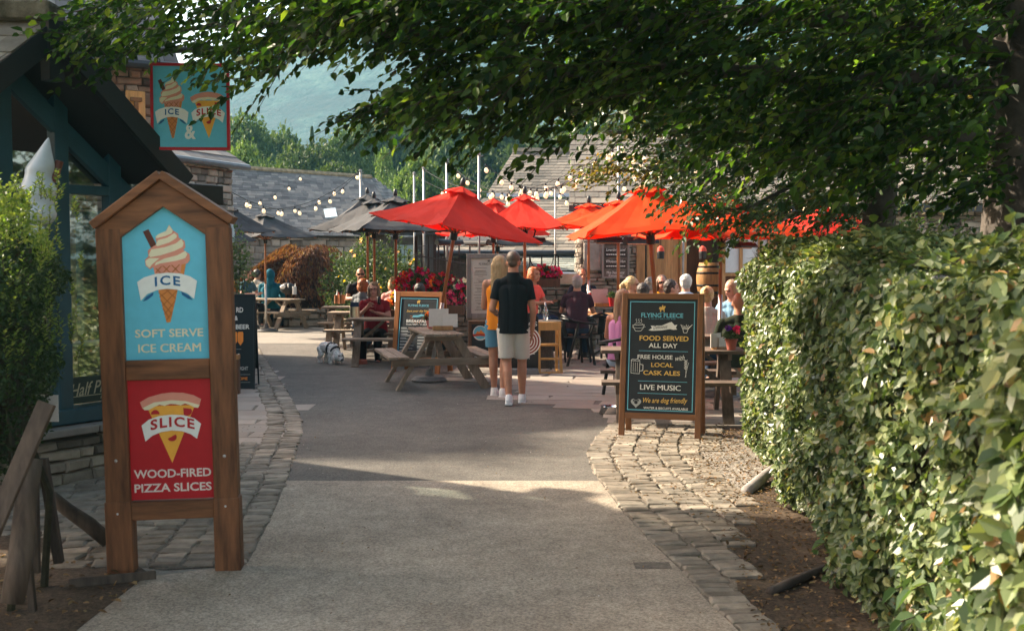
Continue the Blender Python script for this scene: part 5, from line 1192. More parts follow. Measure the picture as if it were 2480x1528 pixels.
text(mb, "K'S", u_(1289), P(0, 784, 16.2).z, 24 / s, 11 / s, -.0225, .01); text(mb, 'HERE', u_(1285), P(0, 854, 16.2).z, 21 / s, 6.5 / s, -.0225, .03); text(mb, 'in', u_(1279), P(0, 867, 16.2).z, 8 / s, 4 / s, -.0225, .0); mb.build('lettering', CH[0], pnl)
# chalk menu on the stone wall
cb = thing('wall_menu', 'wooden framed chalk board with white handwritten lines hanging on the stone wall', 'chalk board', (P(1491, 620, 20.85).x, 20.85, P(0, 672, 20.85).z))
s = F / 20.85; wc, hc_ = 62 / s, 112 / s
mb = MB(); mb.box((0, 0, hc_ / 2), (wc, .03, hc_)); pnl = mb.build('panel', M_wood('weathered_board', (.13, .105, .085), 'z', .8), cb)
mb = MB()
for sx in (-1, 1): mb.box((sx * wc / 2, -.005, hc_ / 2), (.035, .05, hc_ + .03))
for z in (0, hc_): mb.box((0, -.0052, z), (wc - .034, .048, .03))
mb.build('frame', m_gf, cb)
mb = MB()
for z in (.25, .5, .75): mb.box((0, -.022, hc_ * z + .03), (wc * .84, .008, .16))
mb.build('plank', M_wood('dark_plank', (.045, .035, .03), 'x', .8), cb)
mb = MB()
for s_, z, w_, h in (('Lavender Glazed', .54, .36, .05), ('Wholesome Ham', .29, .36, .05), ('Mon Deal Caesar', .05, .34, .05), ('Caesar Egg', -.02, .26, .045), ('Lemon Gel', .79, .34, .05)): text(mb, s_, 0, hc_ * z + .05, w_, h, -.028, .0, shear=.25)
for z in (.25, .5, .75):
    for k in range(9): mb.box((-.16 + k * .04, -.0285, hc_ * z - .005), (.032, .002, .018))
mb.build('lettering', CH[0], cb)
# window sign in the kiosk and a paper notice
hp_ = thing('window_sign', 'dark green sign with looping pale lettering standing in the kiosk window', 'sign', KF(.56, .57, .02), math.atan2(g.y, g.x)); mb = MB(); mb.box((0, 0, .11), (.50, .02, .20)); pnl = mb.build('panel', M_flat('bottle_green', (.012, .03, .028), .4), hp_)
mb = MB(); text(mb, 'Half Price', -.01, .125, .44, .10, -.0115, .01, shear=.35, rot=.06); rect_on(mb, lambda a, b: (-.3 + a * .6, .2 - b * .2), 0.1, .66, .9, .69, -.0115, ident); text(mb, 'before', .14, .045, .2, .03, -.0115, 0, shear=.3); mb.build('lettering', M_flat('faded_gold', (.34, .31, .22)), pnl)
pn_ = thing('paper_notice', 'white sheet of paper pinned low behind the left hedge', 'paper', P(118, 1010, 6.2)); mb = MB(); mb.box((0, 0, .05), (.11, .006, .15)); mb.build('sheet', M_flat('white_paper', (.7, .7, .68)), pn_)
# big model ice cream behind the left hedge
ic = thing('ice_cream_model', 'giant white whipped ice cream model with a chocolate flake rising behind the left hedge', 'model', P(92, 428, 6.9)); mb = MB()
prof = [(.0, -.42), (.13, -.40), (.17, -.32), (.12, -.22), (.16, -.16), (.165, -.10), (.10, .0), (.125, .05), (.115, .10), (.075, .18), (.045, .25), (.018, .31), (.004, .33)]
n = 20; vv = []
for r, z in prof:
    for k in range(n): a = 2 * math.pi * k / n; vv.append((((r * (1 + .05 * math.sin(4 * a + z * 12))) * math.cos(a) + max(0, z) * .30) * .7, r * .7 * math.sin(a), z * .72))
mb.add(vv, [(i * n + k, i * n + (k + 1) % n, (i + 1) * n + (k + 1) % n, (i + 1) * n + k) for i in range(len(prof) - 1) for k in range(n)]); o = mb.build('swirl', M_flat('glossy_white', (.40, .44, .46), .25), ic, smooth=True); o.modifiers.new('s', 'SUBSURF').levels = 1; o.modifiers['s'].render_levels = 1
mb = MB(); mb.tube([(.08, .03, -.03), (.115, .05, .10)], .026, 10); mb.build('flake', ART[2], ic, bevel=.005)

# ================================================================== TIMBER AT THE LEFT EDGE
m_old = M_wood('weathered_timber', (.075, .055, .04), 'z', .85, .5)
def stake(name, lab, a, b, w_, t_, cat='stake', rnd=False, grp=None):
    mb = MB(); a, b = V3(a), V3(b)
    if rnd: mb.tube([a, a.lerp(b, .35) + V3((.008, .0, .004)), a.lerp(b, .7) - V3((.006, 0, 0)), b], [w_ * .5, w_ * .54, w_ * .47, w_ * .4], 9)
    else: mb.bar(a, b, w_, t_, (0, -1, .2))
    o = mb.build(name, m_old, bevel=0 if rnd else .004, smooth=rnd); return tag(o, lab, cat, grp)
stake('wooden_plank', 'grey brown plank leaning up from the lower left corner against the hedge', P(-25, 1300, 4.6), P(114, 975, 4.75), .075, .03, 'plank')
stake('wooden_stake', 'thick rough stump leaning behind the plank at the far left', P(30, 1460, 4.75), P(82, 1110, 4.9), .10, .1, rnd=True)
stake('wooden_stake', 'upright split stake at the edge of the cobbles left of the wooden sign', P(143, 1362, 5.75), P(104, 1110, 5.7), .048, .04)
stake('wooden_stake', 'slender dark stake standing just left of the split one', P(89, 1385, 5.6), P(84, 1150, 5.5), .035, .03)
stake('wooden_stake', 'short thin stake low at the far left in front of the stump', P(80, 1480, 5.05), P(58, 1250, 5.0), .032, .03)
stake('fallen_log', 'fallen branch slanting down to the left leg of the wooden sign', G(262, 1310, .05), P(124, 1200, 6.35), .085, .08, 'log', True)
stake('timber_batten', 'thin batten lying on the ground in front of the wooden sign', G(166, 1413, .025), G(378, 1392, .025), .05, .03, 'batten')
m_old = M('grey_root', (.26, .235, .22), .8, .3, 8, 40, .4, .006)
stake('tree_root', 'smooth grey root coming out under the hedge beside the gravel', G(1806, 1190, .02), P(1880, 1130, 8.6), .08, .1, 'root', True)
m_old = M('dark_root', (.07, .055, .045), .9, .3, 8, 40, .6, .01)
stake('tree_root', 'dark surface root in the soil under the near part of the hedge', G(1865, 1432, .02), G(2010, 1370, .03), .05, .06, 'root', True)
dcv = tag(MB().box((0, 0, 0), (.20, .13, .008)).build('drain_cover', M('rusty_iron', (.15, .125, .10), .8, .4, 30, metal=.3)), 'small rusty drain cover set in the pale tarmac near the right kerb', 'drain cover'); dcv.location = G(1580, 1370, .006)

# ================================================================== PICNIC TABLES AND SEATS
m_pt = {k: M_wood('picnic_timber', (.23, .175, .125), k, .8, .35, .18) for k in 'xyz'}
m_ptd = {k: M_wood('dark_picnic_timber', (.115, .085, .065), k, .8, .35, .18) for k in 'xyz'}
def picnic(label, c, yaw, L=1.5, mt=None, W=.58):
    mt = mt or m_pt
    t = thing('picnic_table', label, 'picnic table', (c[0], c[1], 0), yaw, 'picnic tables of the pub garden')
    n = 5; pw_ = W / n
    mb = MB()
    for k in range(n): mb.box((-W / 2 + pw_ * (k + .5), 0, .72), (pw_ - .012, L, .036))
    mb.build('tabletop', mt['y'], t, bevel=.004)
    for sx in (-1, 1):
        mb = MB()
        for k in range(2): mb.box((sx * (.52 + k * .135), 0, .435), (.125, L, .036))
        mb.build('bench', mt['y'], t, bevel=.004)
    for sy in (-1, 1):
        y = sy * L * .36
        for sx in (-1, 1):
            mb = MB(); mb.bar((sx * .17, y, .70), (sx * .585, y, .0), .046, .115, (1, 0, .6)); mb.build('leg', mt['z'], t, bevel=.004)
        mb = MB(); mb.box((0, y + sy * .044, .37), (1.32, .04, .095)); mb.box((0, y + sy * .044, .675), (W - .02, .04, .07)); mb.build('cross_rail', mt['x'], t, bevel=.004)
        mb = MB(); mb.bar((0, y - sy * .02, .38), (0, sy * L * .06, .69), .045, .08, (1, 0, 0)); mb.build('brace', mt['z'], t, bevel=.004)
    return t
picnic('weathered picnic table in the middle with the tilted red umbrella through it', (-1.03, 14.85), R_(14), 1.5, None, .50)
picnic('picnic table nearest the small white dog, with the woman in red behind it', (P(942, 800, 17.9).x, 17.9), R_(90), 1.3)
picnic('picnic table in the middle of the row of three left of the breakfast board', (P(889, 800, 20.0).x, 20.0), R_(90), 1.35)
picnic('farthest picnic table of the row of three left of the breakfast board', (P(865, 800, 22.2).x, 22.2), R_(90), 1.35)
picnic('picnic table at the far left where the person in the teal hoodie sits', (P(662, 790, 26.6).x, 26.6), R_(62), 1.5)
picnic('dark picnic table behind the large pub pavement sign', (1.70, 11.85), R_(86), 1.5, m_ptd)
picnic('dark picnic table beyond the bald man in the green shirt', (2.05, 14.0), R_(88), 1.5, m_ptd)
picnic('picnic table further back where the white haired man sits', (P(1640, 800, 16.9).x, 16.9), R_(88), 1.6, m_ptd)
m_cm = M('black_metal', (.010, .010, .011), .35, .2, 10, bstr=.05, metal=.3)
def chair(label, c, yaw):
    t = thing('metal_chair', label, 'chair', (c[0], c[1], 0), yaw, 'black metal chairs on the flagstones')
    mb = MB(); mb.lathe([(.0, .445), (.20, .445), (.215, .455), (.20, .465), (.0, .468)], (0, 0, 0), 20, 1, .98); mb.build('seat', m_cm, t, smooth=True)
    for sx in (-1, 1):
        mb = MB(); mb.bar((sx * .17, -.15, .45), (sx * .21, -.21, 0), .03, .03, (0, 1, 0)); mb.build('leg', m_cm, t)
        mb = MB(); mb.bar((sx * .235, .10, .68), (sx * .20, .28, 0), .03, .03, (0, 1, 0)); mb.build('leg', m_cm, t)
        mb = MB(); mb.bar((sx * .18, -.12, .45), (sx * .26, -.16, .66), .025, .025, (0, 1, 0)); mb.build('arm_support', m_cm, t)
    mb = MB(); mb.tube([(-.27, -.20, .665), (-.275, 0, .69), (-.23, .17, .72), (-.11, .25, .745), (0, .265, .75), (.11, .25, .745), (.23, .17, .72), (.275, 0, .69), (.27, -.20, .665)], .019, 8); mb.tube([(-.2, .2, .735), (0, .262, .80), (.2, .2, .735)], .022, 8); mb.build('back_rail', m_cm, t, smooth=True)
    mb = MB(); mb.bar((0, .26, .74), (0, .19, .46), .10, .012, (0, 1, 0)); mb.build('back_splat', m_cm, t)
    return t
chair('black metal chair nearest the wooden high chair, empty and turned sideways', (P(1398, 880, 17.5).x, 17.6), R_(115))
chair('black metal chair under the grey haired lady', (P(1398, 800, 18.3).x, 18.2), R_(178))
chair('black metal chair pushed up to the round table right of the grey haired lady', (P(1446, 800, 18.0).x, 18.4), R_(-160))
chair('black metal chair beside the low rubble wall behind the woman in coral', (P(1343, 760, 20.3).x, 20.2), R_(80))
chair('black metal chair under the woman in the lilac vest', (P(1512, 800, 13.9).x, 13.6), R_(205))
chair('black metal chair left of the bald man, seen through the umbrella pole', (P(1722, 800, 14.9).x, 15.2), R_(170))
rt = thing('bistro_table', 'wooden topped bistro table with a black iron pedestal', 'table', (P(1462, 780, 18.9).x, 18.9, 0)); mb = MB(); mb.box((0, 0, .74), (.80, .7, .03)); mb.build('table_top', m_dw, rt, bevel=.008)
mb = MB(); mb.tube([(0, 0, .08), (0, 0, .73)], .045, 10)
for k in range(4): a = k * math.pi / 2 + .5; mb.tube([(0, 0, .16), (.18 * math.cos(a), .18 * math.sin(a), .09), (.33 * math.cos(a), .33 * math.sin(a), .02)], .02, 6)
mb.build('pedestal', m_cm, rt)
wt_ = thing('wicker_table', 'round dark wicker table with a glass bottle, behind the man', 'table', (P(1318, 800, 17.1).x, 17.1, 0)); mb = MB(); mb.lathe([(.0, .66), (.28, .66), (.28, .74), (.0, .745)], (0, 0, 0), 22); mb.lathe([(.16, 0), (.14, .3), (.22, .66)], (0, 0, 0), 16); mb.build('wicker', M('dark_wicker', (.06, .045, .035), .8, .5, 60, 90, .9, .01), wt_)
hcx = thing('high_chair', 'pale pine wooden high chair standing right of the black pavement sign', 'high chair', (P(1328, 900, 16.35).x, 16.45, 0), R_(8)); m_pine = M_wood('pine', (.52, .28, .09), 'z', .5, .2)
for sx in (-1, 1):
    mb = MB(); mb.bar((sx * .165, -.20, 0), (sx * .15, -.06, .72), .035, .055, (0, 1, 0)); mb.build('leg', m_pine, hcx, bevel=.004)
    mb = MB(); mb.bar((sx * .165, .22, 0), (sx * .15, .12, .72), .035, .055, (0, 1, 0)); mb.build('leg', m_pine, hcx, bevel=.004)
    mb = MB(); mb.box((sx * .16, 0, .02), (.04, .46, .04)); mb.box((sx * .155, .02, .60), (.034, .26, .09)); mb.build('side_rail', m_pine, hcx, bevel=.004)
mb = MB(); mb.box((0, .03, .42), (.28, .24, .025)); mb.box((0, -.08, .22), (.28, .14, .02)); mb.build('seat', m_pine, hcx); mb = MB(); mb.box((0, -.11, .70), (.34, .04, .12)); mb.box((0, .14, .70), (.30, .03, .10)); mb.box((0, -.2, .02), (.29, .04, .035)); mb.build('tray_bar', m_pine, hcx, bevel=.004)
# ---- things on the tables
m_card = M_flat('card', (.62, .58, .52), .7); m_steel = M('brushed_steel', (.62, .56, .42), .28, .15, 10, bstr=0, metal=1); m_copper = M('copper', (.60, .27, .14), .3, .15, 10, bstr=0, metal=1)
m_tc = M('terracotta', (.32, .09, .06), .8, .2); m_pot = M_flat('red_pot', (.45, .02, .025), .4); m_clear = M_glass('clear_glass', (.85, .9, .9), .3)
m_ketch = M_flat('ketchup', (.4, .012, .01), .3); m_must = M_flat('mustard', (.7, .36, .03), .3)
def at_px(u, v, Y): return P(u, v, Y)
def menu_holder(lab, p, yaw=0, k=1.0, m2=None):
    t = thing('menu_holder', lab, 'menu holder', p, yaw); mb = MB(); mb.box((0, 0, .022 * k), (.21 * k, .09 * k, .044 * k)); mb.build('block', m_dw, t, bevel=.003)
    mb = MB(); mb.box((-.04 * k, .02, .13 * k), (.21 * k, .008, .19 * k), .05); mb.box((.08 * k, .0, .10 * k), (.16 * k, .008, .14 * k), -.08); mb.build('card', m2 or m_card, t); return t
menu_holder('wooden menu holder with pale cards on the middle picnic table', P(1072, 799, 14.8), R_(10), 1.25)
menu_holder('menu holder with pink cards on the bistro table', P(1460, 742, 18.8), 0, 1.3, M_flat('pink_card', (.62, .40, .38)))
menu_holder('small upright white card holder beside the terracotta flower pot', P(1741, 848, 11.75), R_(40), .8)
def flowerpot(lab, p, potm, r, h, seeds, leafm, flowers):
    t = thing('flower_pot', lab, 'flower pot', p); mb = MB(); mb.lathe([(r * .7, 0), (r, h * .82), (r * 1.1, h * .84), (r * 1.1, h), (r * .9, h), (r * .85, h * .8)], (0, 0, 0), 14); mb.build('pot', potm, t, smooth=False)
    rg = np.random.default_rng(seeds); n = 170; d = rand_unit(n, rg); d[:, 2] = np.abs(d[:, 2]); link('foliage', leaf_mesh('foliage', d * r * 1.35 * (rg.random(n) ** .4)[:, None] + [0, 0, h], d + rand_unit(n, rg) * .7, d + [0, 0, .5], rg.uniform(.025, .045, n), leafm), t)
    for bm, off, sz in flowers:
        k = 14; a = rand_unit(k, rg); a[:, 1] *= .5; link('blooms', leaf_mesh('blooms', np.tile(np.array(off) + [0, 0, h], (k, 1)), a, rand_unit(k, rg) * .4 + [0, -1, .3], rg.uniform(sz * .7, sz, k), bm, width=1.0), t)
    return t
flowerpot('terracotta pot of pink and violet flowers on the dark picnic table', P(1771, 847, 11.6), m_tc, .062, .115, 91, m_garden, [(b_mag, (.05, -.03, .10), .055), (bm_('violet_petal', (.10, .02, .28)), (-.03, 0, .11), .045), (b_pink, (.06, -.04, .07), .035)])
flowerpot('terracotta pot of orange flowers on the middle picnic table', P(1043, 795, 15.1), M_flat('pink_clay', (.50, .16, .13)), .062, .11, 92, m_garden, [(b_org, (-.03, -.02, .08), .05), (b_red, (.04, 0, .10), .05), (b_org, (.03, -.03, .05), .05), (b_red, (-.06, 0, .05), .045)])
flowerpot('small red pot with a green plant on the bistro table', P(1482, 742, 18.7), m_pot, .06, .15, 93, m_garden, [])
def tin(name, lab, p, r, h, m, lid=None, bottles=()):
    t = thing(name, lab, 'condiment tin', p); mb = MB(); mb.lathe([(r, 0), (r, h), (r * .93, h), (r * .9, .02)], (0, 0, 0), 20); mb.build('tin', m, t, smooth=False)
    if lid: mb = MB(); mb.box((0, 0, h + .025), (r * 1.6, r * .9, .09)); mb.build('napkins', lid, t)
    for (x, y, hh, mm) in bottles: mb = MB(); mb.lathe([(.022, .02), (.024, hh * .65), (.010, hh * .82), (.009, hh), (.0, hh)], (x, y, 0), 10); mb.build('bottle', mm, t)
    return t
tin('condiment_tin', 'large brushed steel tin with dark napkins on the table nearest the dog', P(859, 768, 17.6), .078, .165, m_steel, M_flat('navy_napkin', (.02, .03, .06)))
tin('condiment_tin', 'left copper tin of sauce bottles on the middle table of the row of three', P(817, 735, 19.8), .055, .15, m_copper, None, [(0, 0, .24, CH[0]), (.025, .02, .2, m_ketch)])
tin('condiment_tin', 'right copper tin of cutlery on the middle table of the row of three', P(828, 735, 19.7), .055, .155, m_copper, None, [(0, .01, .22, m_gutter)])
tin('condiment_tin', 'white tin with a bottle on the table with the teal hoodie', P(713, 713, 26.5), .05, .19, M_flat('white_tin', (.6, .6, .58)), None, [(.02, 0, .26, CH[0])])
hb = thing('hand_bag', 'black and white bag on the table beside the teal hoodie', 'bag', P(697, 712, 26.6)); mb = MB(); mb.ell((0, 0, .13), (.19, .1, .14)); mb.build('bag_body', m_black, hb, smooth=True); mb = MB(); mb.ell((-.10, -.08, .17), (.07, .03, .05)); mb.ell((.03, -.09, .20), (.02, .02, .05)); mb.build('white_patch', CH[0], hb, smooth=True)
bo = thing('glass_bottle', 'clear glass water bottle on the wicker table', 'bottle', (P(1321, 765, 17.0).x, 17.0, .746)); mb = MB(); mb.lathe([(.04, 0), (.043, .16), (.018, .22), (.016, .28), (.0, .28)], (0, 0, 0), 14); mb.build('glass', m_clear, bo, smooth=True)
for lab, u, m_, h in (('red ketchup glass beside the grey haired lady', 1429, m_ketch, .16), ('yellow mustard bottle right of the red ketchup', 1441, m_must, .19)):
    t = thing('sauce_bottle', lab, 'bottle', P(u, 731, 19.4)); mb = MB(); mb.lathe([(.045, 0), (.045, h * .75), (.02, h * .85), (.018, h), (0, h)], (0, 0, 0), 12); mb.build('bottle', m_, t, smooth=True); mb = MB(); mb.lathe([(.022, h), (.015, h + .03), (0, h + .03)], (0, 0, 0), 10); mb.build('cap', CH[0], t)
db = thing('dog_bowl', 'shiny steel dog bowl at the edge of the flagstones by the dark picnic table', 'dog bowl', G(1478, 1004)); mb = MB(); mb.lathe([(.125, 0), (.10, .075), (.108, .082), (.092, .075), (.085, .03), (0, .028)], (0, 0, 0.016), 22); mb.build('bowl', M('polished_steel', (.7, .7, .7), .12, .05, 10, bstr=0, metal=1), db, smooth=True)
wb = thing('water_bowl', 'dark bowl on the ground by the feet of the woman in red', 'bowl', G(872, 882)); mb = MB(); mb.lathe([(.12, 0), (.115, .06), (.10, .06), (.09, .02), (0, .02)], (0, 0, 0.01), 18); mb.build('bowl', m_tc, wb)

# ================================================================== WALLS, FENCE, FLOWERS OF THE GARDEN
lw = thing('stone_wall', 'low rubble garden wall behind the grey menu board', 'wall'); mb = MB()
xa, xb = P(955, 800, 18.6).x, P(1190, 800, 18.6).x; rubble(mb, (xa, 18.6), (xb, 18.6), 0, .84, (0, -1, 0), .07, .15, .10, .34); mb.build('stones', m_rubble, lw); mb = MB(); mb.box(((xa + xb) / 2, 18.8, .41), (xb - xa, .36, .82)); mb.build('core', m_mortar, lw)
lw2 = thing('stone_wall', 'mossy rubble wall behind the woman in coral and the chairs', 'wall'); mb = MB(); xa, xb = P(1300, 800, 21.4).x, P(1440, 800, 20.9).x
rubble(mb, (xa, 20.6), (xb, 20.6), 0, 1.15, (0, -1, 0), .05, .12, .10, .3); mb.build('stones', M_island('mossy_stone', [(0, (.05, .055, .035)), (.5, (.11, .105, .075)), (1, (.19, .17, .13))], .95, 25, .8, .015), lw2); mb = MB(); mb.box(((xa + xb) / 2, 20.8, .56), (xb - xa, .36, 1.1)); mb.build('core', m_mortar, lw2)
tr_ = thing('metal_trough', 'galvanised metal trough gleaming behind the grey haired lady', 'trough', (P(1392, 700, 22).x, 22, 0)); mb = MB(); mb.box((0, 0, 1.3), (.36 * 2.6, .4, .24)); mb.build('trough', M('galvanised', (.55, .57, .58), .3, .2, 6, bstr=.05, metal=.9), tr_, bevel=.03); mb = MB(); mb.box((0, 0, .58), (.8, .3, 1.16)); mb.build('stand', m_mortar, tr_)
fe = thing('post_fence', 'fence of dark metal posts and wires behind the red flowers', 'fence')
m_post = M('brown_black_metal', (.045, .032, .028), .5, .3, 10); rg = np.random.default_rng(13)
for k, u in enumerate((1008, 1022, 1038, 1053, 1062, 1076, 1094, 1112, 1138)):
    Yp = 20.5 + .25 * k; mb = MB(); mb.box((P(u, 600, Yp).x, Yp, 1.05), (.03 if k % 3 else .055, .04, 2.1)); mb.build('post', m_post, fe)
mb = MB(); mb.tube([P(1004, 618, 20.4), P(1130, 640, 20.2)], .012, 6); mb.tube([P(1004, 655, 20.4), P(1130, 668, 20.2)], .008, 6); mb.tube([P(1010, 596, 20.5), P(1145, 590, 23.3)], .008, 6)
for k in range(14): u = 1008 + k * 9; mb.tube([P(u, 612 + k * 1.3, 20.35), P(u, 700, 20.35)], .004, 4)
mb.build('rail', m_post, fe)
ir = thing('iron_railing', 'scrolled black iron railing in front of the green slate lean-to', 'railing'); mb = MB(); Yr = 21.9
for u in (1283, 1312, 1345, 1352): mb.tube([P(u, 618, Yr), P(u, 760, Yr)], .014, 6)
mb.tube([P(1278, 618, Yr), P(1350, 617, Yr)], .014, 6); mb.tube([P(1278, 690, Yr), P(1350, 690, Yr)], .012, 6)
for cu_, cv_, r0 in ((1312, 625, 28), (1300, 688, 26), (1330, 700, 24)): mb.tube([P(cu_ + r0 * math.cos(q), cv_ + r0 * math.sin(q) * (1 if cv_ < 650 else -1), Yr) for q in np.linspace(0, 3.14, 12)], .012, 6)
mb.build('scrolls', m_cm, ir)
def planter(lab, u, Y, zb_, wd, fl, seed, hh=.30):
    t = bush('flower_planter', lab, (P(u, 700, Y).x, Y, zb_), wd / 2, hh, m_garden, 1500, (.03, .06), seed, fl, .06, 'flower planter', False, .5)
    mb = MB(); mb.box((0, 0, .05), (wd, .26, .16)); mb.build('trough', m_dw2, t, bevel=.01); return t
planter('planter massed with crimson flowers behind the breakfast board', 1012, 18.7, .86, .72, [(b_red, 60, .055), (b_mag, 28, .055), (b_org, 8, .05)], 94, .62)
planter('planter of dark red flowers right of the crimson one, behind the tilted umbrella pole', 1078, 18.9, .86, .55, [(b_red, 40, .05), (b_org, 14, .05), (b_mag, 12, .05)], 95, .55)
planter('low planter of pink and white flowers beside the grey menu board', 1096, 18.2, .80, .40, [(b_pink, 34, .05), (b_mag, 22, .05), (b_white, 10, .05)], 96, .34)
planter('planter of orange and yellow flowers left of the breakfast board', 968, 18.9, .70, .36, [(b_org, 24, .055), (b_yel, 20, .05)], 97, .42)
planter('planter of magenta flowers on the wall behind the woman in coral', 1318, 21.2, 1.18, .6, [(b_mag, 30, .06), (b_red, 20, .05)], 98, .36)
fb = bush('flower_bucket', 'pale metal bucket of pink and white flowers hanging on the wall beside the menu board', (P(1113, 700, 18.3).x, 18.3, .93), .17, .42, m_garden, 700, (.03, .06), 99, [(b_mag, 16, .05), (b_white, 9, .05), (b_red, 6, .045)], .12, 'flower bucket', False)
mb = MB(); mb.lathe([(.085, -.08), (.125, .12), (.13, .13), (.11, .12)], (0, 0, 0), 16); mb.build('bucket', M('pale_zinc', (.5, .52, .52), .4, .2, 8, metal=.7), fb)
ba = thing('wine_barrel', 'old oak barrel in the pub doorway', 'barrel', (P(1712, 700, 21.9).x, 21.7, .95)); mb = MB(); mb.lathe([(.19, 0), (.235, .2), (.245, .34), (.235, .48), (.19, .66), (0, .66)], (0, 0, 0), 20); mb.build('staves', m_dw, ba, smooth=True); mb = MB()
for z, r in ((.08, .215), (.22, .240), (.46, .240), (.58, .215)): mb.lathe([(r, z - .02), (r + .006, z), (r, z + .02)], (0, 0, 0), 20)
mb.build('hoop', m_cm, ba); mb = MB(); mb.box((0, 0, -.48), (.7, .6, .94)); mb.build('stand', m_dw2, ba)

# ================================================================== UMBRELLAS
m_red = M_cloth('red_canvas', (.70, .042, .022), .45, .75, .2); m_org = M_cloth('orange_red_canvas', (.80, .085, .016), .45, .75, .2); m_grey = M_cloth('charcoal_canvas', (.060, .060, .062), .15, .8, .25)
m_pole = M_wood('varnished_pole', (.30, .10, .03), 'z', .35, .2, 0, .5); m_sleeve = M('pole_sleeve', (.45, .43, .40), .35, .15, 8, bstr=.02, metal=.7); m_cap = M_flat('black_cap', (.02, .02, .022), .4); m_base = M('cast_base', (.10, .095, .09), .6, .3, 12)
def umbrella(label, u, Y, rim_v, apex_v, R=1.2, yaw=0.0, mat=None, tilt=0.0, zs=None, sag=.035, group='garden umbrellas', ground_tip=None):
    x = (P(u, rim_v, Y)).x; zr, za = (P(u, rim_v, Y).z, P(u, apex_v, Y).z) if zs is None else zs
    t = thing('garden_umbrella', label, 'umbrella', (x, Y, 0), 0, group); t.rotation_euler = (0, tilt, 0)
    cor = [V3((R * math.cos(a), R * math.sin(a), zr)) for a in [yaw - math.pi / 2 + k * math.pi / 2 for k in range(4)]]
    ap = V3((0, 0, za)); mb = MB(); NS, NT = 10, 8; vv, ff = [], []
    for i in range(4):
        a, b = cor[i], cor[(i + 1) % 4]; o = len(vv)
        for r in range(NT + 1):
            tt = .04 + .96 * r / NT
            for s in range(NS + 1):
                q = s / NS; e = a.lerp(b, q); p = ap.lerp(e, tt); mid = (1 - abs(2 * q - 1))
                p = p + V3((0, 0, -sag * math.sin(math.pi * tt) * .8 + (.03 * abs(2 * q - 1) ** 3 - .02) * tt * tt - .018 * math.sin(q * math.pi * 2) ** 2 * tt + random.uniform(-.005, .005) + .009 * math.sin(13 * q + 4 * tt + i) * tt + .006 * math.sin(23 * q - 9 * tt) * tt))
                if r == NT: p = p + (V3((0, 0, zr)) - p) * 0.0 - (e - V3((0, 0, zr))) * (.035 * math.sin(math.pi * q))
                vv.append(p)
        for r in range(NT):
            for s in range(NS): k = o + r * (NS + 1) + s; ff.append((k, k + NS + 1, k + NS + 2, k + 1))
    mb.add(vv, ff); mb.build('canopy', mat, t, solid=.006)
    mb = MB(); vv, ff = [], []; Rv = .25 * R                     # raised vent cap with a wavy hem
    zv = za + .014; sl = (za - zr) / R
    n = 24
    for r, f in ((.02, 0), (.5, .5), (1, 1)):
        for k in range(n):
            a = yaw - math.pi / 2 + 2 * math.pi * k / n; c4 = 1 / max(abs(math.cos((a - yaw + math.pi / 4) % (math.pi / 2) - math.pi / 4)), .5) * .72 if True else 1
            rr = Rv * r * c4; vv.append((rr * math.cos(a), rr * math.sin(a), zv - rr * sl * .88 + f * .012 * math.sin(8 * (a - yaw))))
    for i in range(2):
        for k in range(n): ff.append((i * n + k, (i + 1) * n + k, (i + 1) * n + (k + 1) % n, i * n + (k + 1) % n))
    mb.add(vv, ff); mb.build('vent', mat, t, solid=.005)
    mb = MB(); mb.lathe([(.03, za + .02), (.038, za + .05), (.034, za + .10), (.02, za + .135), (0, za + .145)], (0, 0, 0), 10); mb.build('finial', m_cap, t, smooth=True)
    zsleeve = .95 + random.uniform(-.1, .15)
    mb = MB(); mb.tube([(0, 0, zsleeve), (0, 0, za)], .024, 10); mb.build('pole', m_pole, t, smooth=True)
    mb = MB(); mb.tube([(0, 0, .03), (0, 0, zsleeve + .22)], .027, 10); mb.build('pole_sleeve', m_sleeve, t, smooth=True)
    mb = MB(); mb.lathe([(.04, zr - .16), (.05, zr - .15), (.05, zr - .05), (.035, zr - .03)], (0, 0, 0), 10); mb.build('hub', m_cap, t)
    for k in range(8):
        a = yaw - math.pi / 2 + k * math.pi / 4; Rr = R * (1.0 if k % 2 == 0 else .70)
        Rr *= .97 if k % 2 == 0 else .92; e = V3((Rr * math.cos(a), Rr * math.sin(a), zr - (.0 if k % 2 == 0 else .012))); mb = MB(); mb.bar(V3((0, 0, za - .10)), e - V3((0, 0, .03)), .016, .02); q = ap.lerp(e, .5) - V3((0, 0, .085)); mb.bar(V3((0, 0, zr - .08)), q, .012, .016); mb.build('rib', m_pole, t)
    mb = MB(); mb.lathe([(.24, .012), (.245, .03), (.20, .07), (.06, .085), (.04, .18), (0, .18)], (0, 0, 0), 20); b = mb.build('base', m_base, t, smooth=False)
    if tilt: b.rotation_euler = (0, -tilt, 0)
    return t
U = umbrella
U('front red umbrella, tilted, through the middle picnic table', 1036, 15.3, 0, 0, 1.22, R_(-5), m_red, R_(9.8), (2.13, 2.70))
U('red umbrella just right of the front tilted one, above the man', 1271, 18.5, 551, 472, 1.0, R_(40), m_red)
U('red umbrella peeping out between the two front left red ones', 1195, 21.0, 568, 482, 1.1, R_(10), m_red)
U('broad orange red umbrella over the large pub pavement sign', 1616, 12.5, 0, 0, 1.18, R_(-40), m_org, R_(-5), (2.02, 2.52))
U('orange red umbrella hidden behind the leaves over the bald man', 1746, 13.6, 572, 470, 1.12, R_(-20), m_org)
U('left one of two small orange umbrellas behind the broad orange one', 1426, 19.5, 548, 494, 1.0, R_(30), m_org)
U('right one of two small orange umbrellas behind the broad orange one', 1498, 17.5, 545, 486, 1.0, R_(20), m_org)
